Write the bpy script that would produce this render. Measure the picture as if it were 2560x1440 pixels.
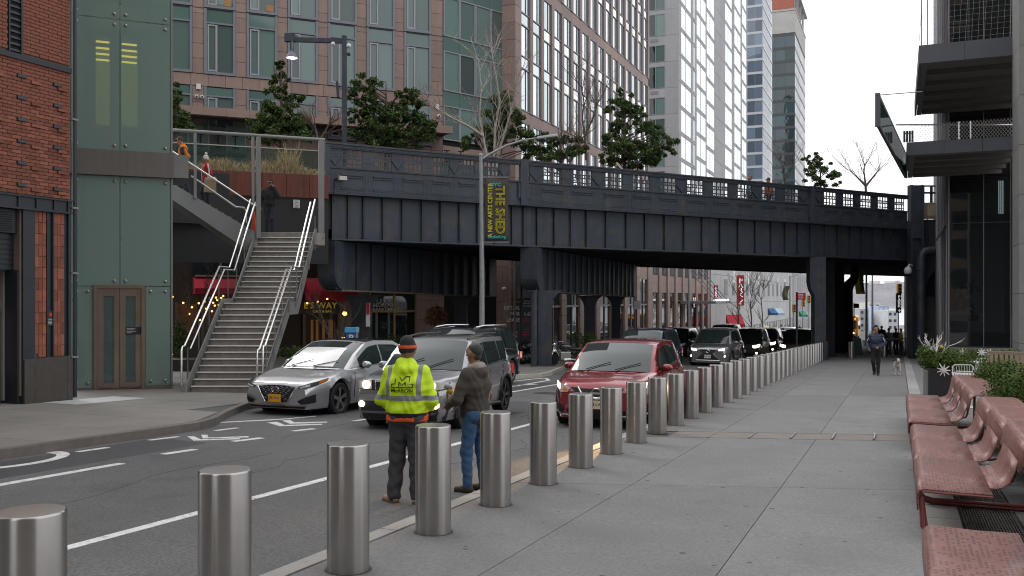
import bpy, math, random
import numpy as np
from math import sin, cos, tan, pi, radians as R, sqrt, atan2, floor
from mathutils import Vector, Matrix
for o in list(bpy.data.objects): bpy.data.objects.remove(o)
SC = bpy.context.scene
COL = SC.collection
AZ = 0.398261; HZ = 746.0; EYE = 1.7777; SL = 0.0274636; FP = 2300.0
CA, SA = cos(AZ), sin(AZ)
cd = bpy.data.cameras.new('camera'); cam = bpy.data.objects.new('camera', cd); COL.objects.link(cam)
cam.location = (0, 0, EYE); cam.rotation_euler = (pi/2, 0, AZ)
cd.sensor_width = 36.0; cd.lens = 36.0*FP/2560.0; cd.shift_y = (HZ-720.0)/2560.0
cd.clip_start = 0.1; cd.clip_end = 6000
SC.camera = cam
W = bpy.data.worlds.new('World'); SC.world = W; W.use_nodes = True
nt = W.node_tree; bg = nt.nodes['Background']
sky = nt.nodes.new('ShaderNodeTexSky'); sky.sky_type = 'NISHITA'; sky.sun_disc = False
SUN_EL, SUN_AZ = R(38), R(-62)
sky.sun_elevation = SUN_EL; sky.sun_rotation = SUN_AZ; sky.air_density = 1.0; sky.dust_density = 6.0; sky.ozone_density = 1.0
hs = nt.nodes.new('ShaderNodeHueSaturation'); hs.inputs['Saturation'].default_value = 0.12
mx = nt.nodes.new('ShaderNodeMix'); mx.data_type = 'RGBA'; mx.inputs['Factor'].default_value = 0.72
mx.inputs['B'].default_value = (15.6, 15.8, 16.4, 1)
nt.links.new(sky.outputs[0], hs.inputs['Color']); nt.links.new(hs.outputs[0], mx.inputs['A'])
nt.links.new(mx.outputs['Result'], bg.inputs[0]); bg.inputs[1].default_value = 0.1
sd = bpy.data.lights.new('sun', 'SUN'); sd.energy = 0.7; sd.angle = R(25); sd.color = (1, .965, .92)
sun = bpy.data.objects.new('sun', sd); COL.objects.link(sun)
sun.rotation_euler = (pi/2-SUN_EL, 0, pi-SUN_AZ)
vs = SC.view_settings; vs.view_transform = 'Standard'; vs.look = 'None'; vs.exposure = 0.28; vs.gamma = 1.0; vs.use_curve_mapping = False
SC.render.engine = 'CYCLES'
cy = SC.cycles; cy.max_bounces = 6; cy.diffuse_bounces = 3; cy.glossy_bounces = 4; cy.transmission_bounces = 4; cy.transparent_max_bounces = 16
cy.caustics_reflective = False; cy.caustics_refractive = False; cy.use_denoising = True; cy.sample_clamp_indirect = 6
try: cy.denoiser = 'OPENIMAGEDENOISE'
except Exception: pass
cy.pixel_filter_type = 'BLACKMAN_HARRIS'; cy.filter_width = 1.1
rnd = random.Random(7)
def ray(u, v):
 k = (u-1280)/FP
 return -SA+k*CA, CA+k*SA, -(v-HZ)/FP
def gp(u, v, off=0.0):
 dx, dy, dz = ray(u, v); t = -(EYE-off)/(dz+SL*dy)
 return Vector((t*dx, t*dy, EYE+t*dz))
def at(u, v, d):
 dx, dy, dz = ray(u, v); return Vector((d*dx, d*dy, EYE+d*dz))
def gz(y): return -SL*y if y < 330 else -SL*330
RD = -0.13
INV = {}
class MB:
 def __init__(s, M=None): s.v = []; s.f = []; s.M = M
 def add(s, vs, fs):
  o = len(s.v); s.v.extend(Vector(p) for p in vs); s.f.extend(tuple(i+o for i in f) for f in fs); return s
 def box(s, x0, x1, y0, y1, z0, z1):
  return s.add([(x0,y0,z0),(x1,y0,z0),(x1,y1,z0),(x0,y1,z0),(x0,y0,z1),(x1,y0,z1),(x1,y1,z1),(x0,y1,z1)],
                     [(3,2,1,0),(4,5,6,7),(0,1,5,4),(1,2,6,5),(2,3,7,6),(3,0,4,7)])
 def obox(s, c, a, b, d):
  c, a, b, d = Vector(c), Vector(a), Vector(b), Vector(d)
  if a.cross(b).dot(d) < 0: a = -a
  P = [c-a-b-d, c+a-b-d, c+a+b-d, c-a+b-d, c-a-b+d, c+a-b+d, c+a+b+d, c-a+b+d]
  return s.add(P, [(3,2,1,0),(4,5,6,7),(0,1,5,4),(1,2,6,5),(2,3,7,6),(3,0,4,7)])
 def bar(s, p, q, w, h, up=(0,0,1)):
  p, q = Vector(p), Vector(q); t = (q-p); L = t.length
  if L < 1e-6: return s
  t /= L; sd_ = t.cross(Vector(up))
  if sd_.length < 1e-4: sd_ = t.cross(Vector((0,1,0)))
  sd_.normalize(); n = sd_.cross(t)
  return s.obox((p+q)/2, t*L/2, sd_*w/2, n*h/2)
 def tube(s, pts, r, n=8, closed=False, cap=True):
  pts = [Vector(p) for p in pts]; m = len(pts)
  rs = r if isinstance(r, (list, tuple)) else [r]*m
  rings = []; prev = None
  for i, p in enumerate(pts):
   if closed: t = pts[(i+1) % m]-pts[i-1]
   else: t = pts[min(i+1, m-1)]-pts[max(i-1, 0)]
   if t.length < 1e-9: t = Vector((0,0,1))
   t.normalize()
   if prev is None:
    a = Vector((0,0,1)) if abs(t.z) < .9 else Vector((1,0,0))
    x = t.cross(a).normalized()
   else:
    x = prev-t*prev.dot(t)
    x = x.normalized() if x.length > 1e-6 else t.orthogonal().normalized()
   prev = x; y = t.cross(x)
   rings.append([p+(x*cos(2*pi*j/n)+y*sin(2*pi*j/n))*rs[i] for j in range(n)])
  o = len(s.v)
  for g in rings: s.v.extend(g)
  for i in range(m if closed else m-1):
   a, b = o+i*n, o+((i+1) % m)*n
   for j in range(n):
    k = (j+1) % n; s.f.append((a+j, a+k, b+k, b+j))
  if cap and not closed:
   s.f.append(tuple(o+j for j in reversed(range(n)))); s.f.append(tuple(o+(m-1)*n+j for j in range(n)))
  return s
 def lathe(s, prof, n=24, c=(0,0,0), ax=(0,0,1), cap=True):
  c = Vector(c); ax = Vector(ax).normalized(); x = ax.orthogonal().normalized(); y = ax.cross(x); o = len(s.v)
  for r, z in prof: s.v.extend(c+ax*z+(x*cos(2*pi*j/n)+y*sin(2*pi*j/n))*r for j in range(n))
  for i in range(len(prof)-1):
   a, b = o+i*n, o+(i+1)*n
   for j in range(n):
    k = (j+1) % n; s.f.append((a+j, a+k, b+k, b+j))
  if cap:
   if prof[0][0] > 1e-5: s.f.append(tuple(o+j for j in reversed(range(n))))
   if prof[-1][0] > 1e-5: s.f.append(tuple(o+(len(prof)-1)*n+j for j in range(n)))
  return s
 def prism(s, poly, ext):
  poly = [Vector(p) for p in poly]; e = Vector(ext); n = len(poly)
  nn = Vector((0,0,0))
  for i in range(n): nn += (poly[i]-poly[0]).cross(poly[(i+1) % n]-poly[0])
  if nn.dot(e) > 0: poly = poly[::-1]
  return s.add(poly+[p+e for p in poly], [tuple(range(n)), tuple(range(2*n-1, n-1, -1))]+[(i, i+n, (i+1) % n+n, (i+1) % n) for i in range(n)])
 def quad(s, *p): return s.add(p, [tuple(range(len(p)))])
 def grid(s, rows):
  n = len(rows[0]); o = len(s.v)
  for r in rows: s.v.extend(Vector(p) for p in r)
  for i in range(len(rows)-1):
   for j in range(n-1): s.f.append((o+i*n+j, o+i*n+j+1, o+(i+1)*n+j+1, o+(i+1)*n+j))
  return s
 def ball(s, c, r, n=10, m=6):
  c = Vector(c); r = Vector(r) if hasattr(r, '__len__') else Vector((r, r, r)); o = len(s.v)
  s.v.append(c+Vector((0,0,r.z)))
  for i in range(1, m):
   t = pi*i/m
   for j in range(n): s.v.append(c+Vector((r.x*sin(t)*cos(2*pi*j/n), r.y*sin(t)*sin(2*pi*j/n), r.z*cos(t))))
  s.v.append(c-Vector((0,0,r.z))); last = len(s.v)-1
  for j in range(n):
   k = (j+1) % n; s.f.append((o, o+1+j, o+1+k)); s.f.append((last, o+1+(m-2)*n+k, o+1+(m-2)*n+j))
   for i in range(m-2): a = o+1+i*n; s.f.append((a+j, a+n+j, a+n+k, a+k))
  return s
 def mesh(s, name, mat, T=None, smooth=False):
  me = bpy.data.meshes.new(name)
  vs = s.v
  if s.M is not None: vs = [s.M @ p for p in vs]
  if T is not None: vs = [T @ p for p in vs]
  me.from_pydata([tuple(p) for p in vs], [], s.f)
  if mat is not None: me.materials.append(mat)
  if smooth: smooth_mesh(me, smooth if isinstance(smooth, float) else 40.0)
  me.update(); return me
 def build(s, name, mat, parent=None, smooth=False, local=False, bevel=0, **pr):
  T = None
  if parent is not None and not local: T = INV.get(parent.name)
  ob = bpy.data.objects.new(name, s.mesh(name, mat, T, smooth)); COL.objects.link(ob)
  if parent is not None: ob.parent = parent; INV[ob.name] = INV.get(parent.name)
  for k, v in pr.items(): ob[k] = v
  if bevel:
   b = ob.modifiers.new('bevel', 'BEVEL'); b.width = bevel; b.segments = 2; b.limit_method = 'ANGLE'; b.angle_limit = R(40)
  return ob
def smooth_mesh(me, ang=40.0):
 me.polygons.foreach_set('use_smooth', [True]*len(me.polygons))
 try: me.set_sharp_from_angle(angle=R(ang))
 except Exception: pass
def thing(name, label, cat, group=None, loc=(0,0,0), rz=0.0):
 o = bpy.data.objects.new(name, None); COL.objects.link(o); o.empty_display_size = .2
 o.location = loc; o.rotation_euler = (0, 0, rz); o['label'] = label; o['category'] = cat
 if group: o['group'] = group
 INV[o.name] = (Matrix.Translation(Vector(loc)) @ Matrix.Rotation(rz, 4, 'Z')).inverted()
 return o
def tag(o, label=None, cat=None, group=None, kind=None):
 if label: o['label'] = label
 if cat: o['category'] = cat
 if group: o['group'] = group
 if kind: o['kind'] = kind
 return o
def dup(o, loc=None, rz=None, parent=None, label=None, dz=None):
 kids = list(o.children); c = o.copy(); COL.objects.link(c)
 if parent is not None: c.parent = parent
 if loc is not None: c.location = loc
 if rz is not None: c.rotation_euler = (0, 0, rz)
 if label: c['label'] = label
 for k in kids: dup(k, parent=c)
 return c
UNIT = {}
def piece(name, mat, parent, c, h, rot=None, **pr):
 me = UNIT.get(mat.name)
 if me is None:
  me = MB().box(-1,1,-1,1,-1,1).mesh('block', mat); UNIT[mat.name] = me
 ob = bpy.data.objects.new(name, me); COL.objects.link(ob)
 M = Matrix.Translation(Vector(c)) @ (rot.to_4x4() if rot is not None else Matrix.Identity(4)) @ Matrix.Diagonal((h[0], h[1], h[2], 1))
 ob.parent = parent
 T = INV.get(parent.name) if parent is not None else None
 ob.matrix_local = (T @ M) if T is not None else M
 if parent is not None: INV[ob.name] = INV.get(parent.name)
 for k, v in pr.items(): ob[k] = v
 return ob
def frame(o, ang):
 return Matrix.Translation(Vector(o)) @ Matrix.Rotation(ang, 4, 'Z')
MAT = {}
def M(name, col, rough=.6, metal=0.0, spec=.5, var=.12, vs=3.0, rand=0.0, bump=0.0, bs=40.0, coat=0.0, fine=0.0, fs=60.0, streak=0.0, emis=0.0, aniso=0.0, dirt=None):
 if name in MAT: return MAT[name]
 m = bpy.data.materials.new(name); m.use_nodes = True; n = m.node_tree.nodes; L = m.node_tree.links
 b = n['Principled BSDF']; col = tuple(col)[:3]
 b.inputs['Roughness'].default_value = rough; b.inputs['Metallic'].default_value = metal
 b.inputs['Specular IOR Level'].default_value = spec; b.inputs['Coat Weight'].default_value = coat; b.inputs['Coat Roughness'].default_value = .04
 g = n.new('ShaderNodeNewGeometry'); cur = None
 def mul(colsock, fac_sock, lo, hi):
  mr = n.new('ShaderNodeMapRange'); mr.inputs['From Min'].default_value = .25; mr.inputs['From Max'].default_value = .75
  mr.inputs['To Min'].default_value = lo; mr.inputs['To Max'].default_value = hi; L.new(fac_sock, mr.inputs['Value'])
  x = n.new('ShaderNodeVectorMath'); x.operation = 'SCALE'
  if colsock is None: x.inputs[0].default_value = col
  else: L.new(colsock, x.inputs[0])
  L.new(mr.outputs[0], x.inputs['Scale']); return x.outputs[0]
 if var:
  t = n.new('ShaderNodeTexNoise'); t.inputs['Scale'].default_value = vs; t.inputs['Detail'].default_value = 6; t.inputs['Roughness'].default_value = .65
  L.new(g.outputs['Position'], t.inputs['Vector']); cur = mul(cur, t.outputs['Fac'], 1-var, 1+var)
  mr = n.new('ShaderNodeMapRange'); mr.inputs['To Min'].default_value = max(0.02, rough*(1-var)); mr.inputs['To Max'].default_value = min(1, rough*(1+var))
  L.new(t.outputs['Fac'], mr.inputs['Value']); L.new(mr.outputs[0], b.inputs['Roughness'])
 if fine:
  t = n.new('ShaderNodeTexNoise'); t.inputs['Scale'].default_value = fs; t.inputs['Detail'].default_value = 3
  L.new(g.outputs['Position'], t.inputs['Vector']); cur = mul(cur, t.outputs['Fac'], 1-fine, 1+fine)
 if streak:
  mp = n.new('ShaderNodeMapping'); mp.inputs['Scale'].default_value = (5, 5, .35); L.new(g.outputs['Position'], mp.inputs['Vector'])
  t = n.new('ShaderNodeTexNoise'); t.inputs['Scale'].default_value = 1.6; t.inputs['Detail'].default_value = 5
  L.new(mp.outputs[0], t.inputs['Vector']); cur = mul(cur, t.outputs['Fac'], 1-streak, 1+streak)
 if rand:
  oi = n.new('ShaderNodeObjectInfo'); mr = n.new('ShaderNodeMapRange'); mr.inputs['To Min'].default_value = .25; mr.inputs['To Max'].default_value = .75
  L.new(oi.outputs['Random'], mr.inputs['Value']); cur = mul(cur, mr.outputs[0], 1-rand, 1+rand)
 if dirt:
  t = n.new('ShaderNodeTexNoise'); t.inputs['Scale'].default_value = dirt[2]; t.inputs['Detail'].default_value = 8; t.inputs['Roughness'].default_value = .7
  L.new(g.outputs['Position'], t.inputs['Vector'])
  mr = n.new('ShaderNodeMapRange'); mr.inputs['From Min'].default_value = .52; mr.inputs['From Max'].default_value = .72; mr.inputs['To Max'].default_value = dirt[1]
  L.new(t.outputs['Fac'], mr.inputs['Value'])
  x = n.new('ShaderNodeMix'); x.data_type = 'RGBA'; L.new(mr.outputs[0], x.inputs['Factor'])
  if cur is None: x.inputs['A'].default_value = (*col, 1)
  else: L.new(cur, x.inputs['A'])
  x.inputs['B'].default_value = (*dirt[0], 1); cur = x.outputs['Result']
 if cur is None: b.inputs['Base Color'].default_value = (*col, 1)
 else: L.new(cur, b.inputs['Base Color'])
 if bump:
  t = n.new('ShaderNodeTexNoise'); t.inputs['Scale'].default_value = bs; t.inputs['Detail'].default_value = 5
  L.new(g.outputs['Position'], t.inputs['Vector']); bp = n.new('ShaderNodeBump'); bp.inputs['Strength'].default_value = bump; bp.inputs['Distance'].default_value = .02
  L.new(t.outputs['Fac'], bp.inputs['Height']); L.new(bp.outputs[0], b.inputs['Normal'])
 if emis:
  b.inputs['Emission Color'].default_value = (*col, 1); b.inputs['Emission Strength'].default_value = emis
 if aniso: b.inputs['Anisotropic'].default_value = aniso; b.inputs['Anisotropic Rotation'].default_value = .25
 MAT[name] = m; return m
def glass(name, tint, ior=1.45, rough=.02, gloss=1.0, keep=0.0, kcol=(.2,.3,.28), wave=0.0):
 if name in MAT: return MAT[name]
 m = bpy.data.materials.new(name); m.use_nodes = True; n = m.node_tree.nodes; L = m.node_tree.links
 n.remove(n['Principled BSDF']); out = n['Material Output']
 tr = n.new('ShaderNodeBsdfTransparent'); tr.inputs[0].default_value = (*tint, 1)
 gl = n.new('ShaderNodeBsdfGlossy'); gl.inputs['Roughness'].default_value = rough; gl.inputs['Color'].default_value = (gloss, gloss, gloss, 1)
 fr = n.new('ShaderNodeFresnel'); fr.inputs['IOR'].default_value = ior
 base = tr.outputs[0]
 if keep:
  df = n.new('ShaderNodeBsdfDiffuse'); df.inputs[0].default_value = (*kcol, 1)
  k = n.new('ShaderNodeMixShader'); k.inputs[0].default_value = keep; L.new(tr.outputs[0], k.inputs[1]); L.new(df.outputs[0], k.inputs[2]); base = k.outputs[0]
 if wave:
  g = n.new('ShaderNodeNewGeometry'); t = n.new('ShaderNodeTexNoise'); t.inputs['Scale'].default_value = .7; t.inputs['Detail'].default_value = 1
  L.new(g.outputs['Position'], t.inputs['Vector']); bp = n.new('ShaderNodeBump'); bp.inputs['Strength'].default_value = wave; bp.inputs['Distance'].default_value = .05
  L.new(t.outputs['Fac'], bp.inputs['Height']); L.new(bp.outputs[0], gl.inputs['Normal']); L.new(bp.outputs[0], fr.inputs['Normal'])
 x = n.new('ShaderNodeMixShader'); L.new(fr.outputs[0], x.inputs[0]); L.new(base, x.inputs[1]); L.new(gl.outputs[0], x.inputs[2]); L.new(x.outputs[0], out.inputs[0])
 MAT[name] = m; return m
def pane_mat(name, col, rough=.03, ior=1.6, rand=.5, wave=.15):
 if name in MAT: return MAT[name]
 m = M(name, col, rough=rough, var=0, rand=rand); n = m.node_tree.nodes; L = m.node_tree.links; b = n['Principled BSDF']
 b.inputs['IOR'].default_value = ior; b.inputs['Specular IOR Level'].default_value = .5
 g = n.new('ShaderNodeNewGeometry'); t = n.new('ShaderNodeTexNoise'); t.inputs['Scale'].default_value = .6; t.inputs['Detail'].default_value = 1
 L.new(g.outputs['Position'], t.inputs['Vector']); bp = n.new('ShaderNodeBump'); bp.inputs['Strength'].default_value = wave; bp.inputs['Distance'].default_value = .06
 L.new(t.outputs['Fac'], bp.inputs['Height']); L.new(bp.outputs[0], b.inputs['Normal'])
 return m
def text(body, size, mat, parent, pos, xdir, ydir, extrude=.004, align='CENTER', outline=0.0, name='lettering', sx=1.0):
 cu = bpy.data.curves.new(name, 'FONT'); cu.body = body; cu.size = size; cu.extrude = extrude; cu.align_x = align; cu.align_y = 'CENTER'
 if outline: cu.fill_mode = 'NONE'; cu.bevel_depth = outline; cu.bevel_resolution = 0
 else: cu.offset = size*.012
 cu.resolution_u = 2; cu.materials.append(mat)
 x = Vector(xdir).normalized(); y = Vector(ydir).normalized(); z = x.cross(y)
 Mx = Matrix(((x.x, y.x, z.x, pos[0]), (x.y, y.y, z.y, pos[1]), (x.z, y.z, z.z, pos[2]), (0,0,0,1))) @ Matrix.Diagonal((sx, 1, 1, 1))
 ob = bpy.data.objects.new(name, cu); COL.objects.link(ob)
 T = INV.get(parent.name) if parent is not None else None
 if parent is not None: ob.parent = parent
 ob.matrix_local = (T @ Mx) if T is not None else Mx
 TEXTS.append((ob, name, parent)); return ob
TEXTS = []
def finish_texts():
 bpy.context.view_layer.update(); dg = bpy.context.evaluated_depsgraph_get(); done = []
 for tt in TEXTS: done.append((*tt[:3], bpy.data.meshes.new_from_object(tt[0].evaluated_get(dg)), tt[0].matrix_local.copy(), tt[3] if len(tt) > 3 else None))
 for ob, name, parent, me, ml, wrap in done:
  bpy.data.objects.remove(ob); o = bpy.data.objects.new(name, me); COL.objects.link(o)
  if parent is not None: o.parent = parent
  o.matrix_local = ml
  if wrap is not None:
   f = wrap(ml)
   for v in me.vertices: v.co = f(v.co)
 TEXTS.clear()
# ========================= GROUND
m_asph = M('asphalt', (.106,.105,.103), .8, var=.30, vs=.45, fine=.42, fs=42, bump=.35, bs=160, dirt=((.050,.050,.052), .75, .6))
m_pave = M('concrete paving', (.166,.164,.160), .85, var=.15, vs=1.1, fine=.22, fs=34, rand=.10, bump=.12, bs=120, dirt=((.120,.117,.112), .6, .9))
m_pave2 = M('old concrete paving', (.20,.188,.170), .85, var=.14, vs=.9, fine=.12, fs=45, rand=.07, bump=.15, bs=90, dirt=((.15,.142,.13), .6, .6))
m_joint = M('paving joint', (.09,.087,.082), .9, var=.1)
m_kerb = M('granite kerb', (.30,.285,.265), .8, var=.15, vs=3, fine=.15, fs=70, rand=.08)
m_skerb = M('steel faced kerb', (.165,.145,.132), .6, metal=.3, var=.2, vs=5, rand=.1)
m_paint = M('white road paint', (.66,.65,.62), .7, var=.15, vs=6, fine=.2, fs=60, dirt=((.13,.13,.13), .95, 9.0))
m_steel = M('brushed steel', (.41,.396,.378), .30, metal=1.0, var=.05, vs=8, aniso=.8)
m_dark = M('dark void', (.012,.012,.013), .9, var=0)
def ground_strip(name, xs, y0, y1, off, mat, n=24, **pr):
 ys = [y0+(y1-y0)*i/n for i in range(n+1)]
 return MB().grid([[(x, y, gz(y)+off) for x in xs] for y in ys]).build(name, mat, kind='structure', **pr)
ys = [-60, -20, 0, 20, 60, 120, 200, 330, 420]
MB().grid([[(x, y, gz(y)-.40) for x in (-500, -60, 0, 60, 500)] for y in ys]).build('ground', M('earth', (.16,.155,.15), .9, var=.2, vs=.05), kind='structure')
MB().grid([[(x, y, gz(y)+RD) for x in (-13.2, -9.5, -6.3, -4.05)] for y in [-25+i*7.5 for i in range(48)]]).build('road', m_asph, kind='structure')
LK = [(-11.0,-20),(-11.0,12.4),(-11.25,13.1),(-11.9,14.2),(-12.6,15.6),(-12.95,17.5),(-12.95,25.4),(-12.5,26.6),(-11.75,28.2),(-11.35,29.6),(-11.5,31.0),(-12.2,34.0),(-12.9,37.5),(-12.95,40),(-12.95,330)]
def lkx(y):
 for (xa, ya), (xb, yb) in zip(LK, LK[1:]):
  if ya <= y <= yb: return xa+(xb-xa)*(y-ya)/(yb-ya)
 return LK[-1][0]
lk = MB()
for (xa, ya), (xb, yb) in zip(LK, LK[1:]):
 n = max(1, int((yb-ya)/3))
ROWY = [-20+i*.6 for i in range(140)]+[64+i*7 for i in range(39)]
MB().grid([[(-70, y, gz(y)-.014), (-30, y, gz(y)-.014), (lkx(y)-.14, y, gz(y)-.014)] for y in ROWY]).build('pavement', m_joint, kind='structure', label='old concrete pavement on the far side of the road')
pvL = bpy.data.objects['pavement']; INV[pvL.name] = Matrix.Identity(4)
MB().grid([[(x, y, gz(y)-.014) for x in (-3.92, 0, 14, 60)] for y in [-20+i*5 for i in range(71)]]).build('pavement', m_joint, kind='structure', label='wide smooth concrete pavement beside the bollards')
pvR = bpy.data.objects['pavement.001']; INV[pvR.name] = Matrix.Identity(4)
def slab(parent, mat, poly, name='slab', th=.05):
 return MB().prism([(x, y, gz(y)-th) for x, y in poly], (0, 0, th)).build(name, mat, parent)
SK = tan(R(20))
def skew(x, y0): return y0+(x+3.45)*SK
XS = [-3.90, -2.71, -1.19, .22]
YS = [-6.8, -2.4, 1.0, 5.25, 9.57, 14.15, 15.02, 19.4, 23.8, 28.2, 32.6, 37.0, 41.4, 45.8]
g = .0038
for i in range(len(YS)-1):
 if YS[i] == 14.15: continue
 for j in range(3):
  a, b, y0, y1 = XS[j]+g, XS[j+1]-g, YS[i]+g, YS[i+1]-g
  slab(pvR, m_pave, [(a, skew(a, y0)), (b, skew(b, y0)), (b, skew(b, y1)), (a, skew(a, y1))])
rest = MB()
for y0 in [45.8+i*4.4 for i in range(50)]:
 for j in range(3):
  a, b = XS[j]+g, XS[j+1]-g
  rest.prism([(a, skew(a, y0+g), gz(y0)-.05), (b, skew(b, y0+g), gz(skew(b,y0))-.05), (b, skew(b, y0+4.4-g), gz(skew(b,y0)+4.4)-.05), (a, skew(a, y0+4.4-g), gz(y0+4.4)-.05)], (0,0,.05))
rest.build('slab', m_pave, pvR, kind='stuff')
m_cover = M('worn cover concrete', (.175,.158,.142), .85, var=.2, vs=4, fine=.2, fs=50, dirt=((.13,.10,.08), .6, 2))
for k in range(6):
 a, b = -3.36+k*.6+.012, -3.36+(k+1)*.6-.012
 slab(pvR, m_cover, [(a, skew(a, 14.18)), (b, skew(b, 14.18)), (b, skew(b, 14.99)), (a, skew(a, 14.99))], 'utility_cover')
 if k:
  x = -3.36+k*.6
  MB().bar((x, skew(x, 14.2), gz(14.4)+.002), (x, skew(x, 14.97), gz(15.2)+.002), .02, .012).build('cover_strip', M('strip steel', (.5,.48,.44), .35, metal=1, var=.1), pvR)
for k in range(34):
 y0 = 3+k*1.6
 slab(pvR, M('edge stone', (.31,.30,.285), .8, var=.1, vs=3, fine=.15, rand=.1), [(.24, y0+.006), (.52, y0+.006), (.52, y0+1.594), (.24, y0+1.594)], 'edge_stone')
for k in range(16):
 for j, (a, b) in enumerate([(1.02, 2.3), (2.3, 3.6)]):
  y0 = 2.0+k*1.5
  slab(pvR, m_pave, [(a+.005, y0+.005), (b-.005, y0+.005), (b-.005, y0+1.495), (a+.005, y0+1.495)], 'paving_tile')
slab(pvR, m_pave, [(.52,24.6),(.52,60),(3.6,60),(3.6,26.0),(1.03,26.0),(1.03,24.6)], 'terrace_slab')
slab(pvR, m_pave, [(3.605,0),(14,0),(14,60),(3.605,60)], 'terrace_slab')
gr = MB()
for x in [.555+i*.024 for i in range(19)]: gr.box(x-.005, x+.005, 0, 1, -.03, -.002)
for y in [i*.10 for i in range(10)]: gr.box(.545, .995, y+.0, y+.012, -.028, -.004)
gm = gr.mesh('drain_grate', M('grate steel', (.19,.175,.16), .5, metal=.8, var=.2))
for k in range(21):
 o = bpy.data.objects.new('drain_grate', gm); COL.objects.link(o); o.parent = pvR
 y = 3.5+k*1.0; o.matrix_local = Matrix.Translation((0, y, gz(y)+.0)) @ Matrix.Shear('XY', 4, (0, 0)) ; o.rotation_euler = (-SL, 0, 0)
MB().grid([[(x, y, gz(y)-.03) for x in (.53, 1.0)] for y in (3, 12, 25)]).build('drain_channel', m_dark, pvR)
for i in range(23):
 y0 = 2+i*1.5
 for j in range(7):
  b = -11.25-j*1.5; a = b-1.5
  kx = min(lkx(y0), lkx(y0+1.5), lkx(y0+.75))-.17
  if a > kx: continue
  bb = [min(b, lkx(y0)-.17), min(b, lkx(y0+1.5)-.17)]
  if j == 0: bb = [lkx(y0)-.17, lkx(y0+1.5)-.17]
  if bb[0]-a < .1 or bb[1]-a < .1: continue
  dj = .005
  slab(pvL, m_pave2, [(a+dj, y0+dj), (bb[0]-dj, y0+dj), (bb[1]-dj, y0+1.5-dj), (a+dj, y0+1.5-dj)])
slab(pvL, m_pave2, [(-70,-20),(-21.76,-20),(-21.76,330),(-70,330)], 'paving_field')
slab(pvL, m_pave2, [(-21.75,36.51),(-13.12,38.0),(-13.12,330),(-21.75,330)], 'paving_field')
m_new = M('pale new concrete', (.42,.42,.41), .8, var=.08, vs=4)
MB().prism([(-16.3,13.75,gz(13.7)+.001),(-15.35,13.75,gz(13.7)+.001),(-15.3,15.6,gz(15.6)+.001),(-16.3,15.6,gz(15.6)+.001)], (0,0,.004)).build('concrete_patch', m_new, pvL)
kR = thing('kerb', 'straight granite kerb along the bollards', 'kerb', loc=(-4,0,0)); del kR['category']; kR['kind'] = 'structure'
for k in range(60):
 y0 = -4+k*1.8
 MB().prism([(-4.08, y0+.006, gz(y0)-.3), (-3.92, y0+.006, gz(y0)-.3), (-3.92, y0+1.794, gz(y0+1.8)-.3), (-4.08, y0+1.794, gz(y0+1.8)-.3)], (0,0,.303)).build('kerb_stone', m_kerb, kR)
kL = thing('kerb', 'kerb with two bulges on the far side of the road', 'kerb', loc=(-12,0,0)); del kL['category']; kL['kind'] = 'structure'
for (xa, ya), (xb, yb) in zip(LK, LK[1:]):
 n = max(1, round((yb-ya)/(2.4 if ya < 60 and yb < 60 else 20)))
 for i in range(n):
  p = (xa+(xb-xa)*i/n, ya+(yb-ya)*i/n); q = (xa+(xb-xa)*(i+1)/n, ya+(yb-ya)*(i+1)/n)
  mm = m_skerb if ya < 17 else M('pale kerb', (.42,.40,.33), .8, var=.2, vs=3, dirt=((.2,.19,.17), .6, 2))
  MB().prism([(p[0], p[1], gz(p[1])-.3), (q[0], q[1], gz(q[1])-.3), (q[0]-.15, q[1], gz(q[1])-.3), (p[0]-.15, p[1], gz(p[1])-.3)], (0,0,.303)).build('kerb_stone', mm, kL)
def rp(x, y): return (x, y, gz(y)+RD)
def mark(poly, name='road_marking', label=None):
 o = MB().prism([(x, y, gz(y)+RD+.001) for x, y in poly], (0,0,.004)).build(name, m_paint, kind='structure')
 if label: o['label'] = label
 return o
def stripe(x0, y0, x1, y1, w=.11, label=None):
 d = Vector((x1-x0, y1-y0, 0)).normalized(); n = Vector((-d.y, d.x, 0))*w/2
 return mark([(x0+n.x, y0+n.y), (x0-n.x, y0-n.y), (x1-n.x, y1-n.y), (x1+n.x, y1+n.y)], label=label)
for i in range(24): stripe(-6.33, -6+i*5, -6.33, -1.01+i*5, .12, 'solid white lane line nearest the bollards')
stripe(-9.40, -4, -9.36, 9.1, .13, 'solid white line of the cycle lane')
for (a, b) in [((407,1136),(488,1124)), ((582,1104),(655,1095)), ((733,1078),(785,1072)), ((885,1053),(930,1046))]:
 p, q = gp(*a, RD), gp(*b, RD); stripe(p.x, p.y, q.x, q.y, .13, 'white dash of the cycle lane')
for (a, b) in [((193,1130),(270,1119)), ((373,1101),(446,1092)), ((538,1077),(594,1070))]:
 p, q = gp(*a, RD), gp(*b, RD); stripe(p.x, p.y, q.x, q.y, .10, 'white dash nearer the far kerb')
def pix_mark(pts): mark([tuple(gp(u, v, RD))[:2] for u, v in pts], 'lane_arrow', 'white turn arrow painted on the cycle lane')
pix_mark([(468,1091.5),(485,1091.5),(502,1099),(598,1096),(600,1098.5),(484,1102)])
pix_mark([(503,1087.5),(519,1087.5),(521,1094.5),(621,1091),(622,1094),(507,1096.5)])
pix_mark([(668,1057),(692,1055),(712,1063),(805,1060),(806,1062.5),(700,1066)])
pix_mark([(705,1052),(725,1050),(735,1056.5),(818,1054.5),(818,1057),(725,1060)])
pix_mark([(545,1056),(600,1053),(700,1048),(790,1040),(790,1041.5),(700,1050),(600,1055),(546,1057.5)])
ring = []
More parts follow.
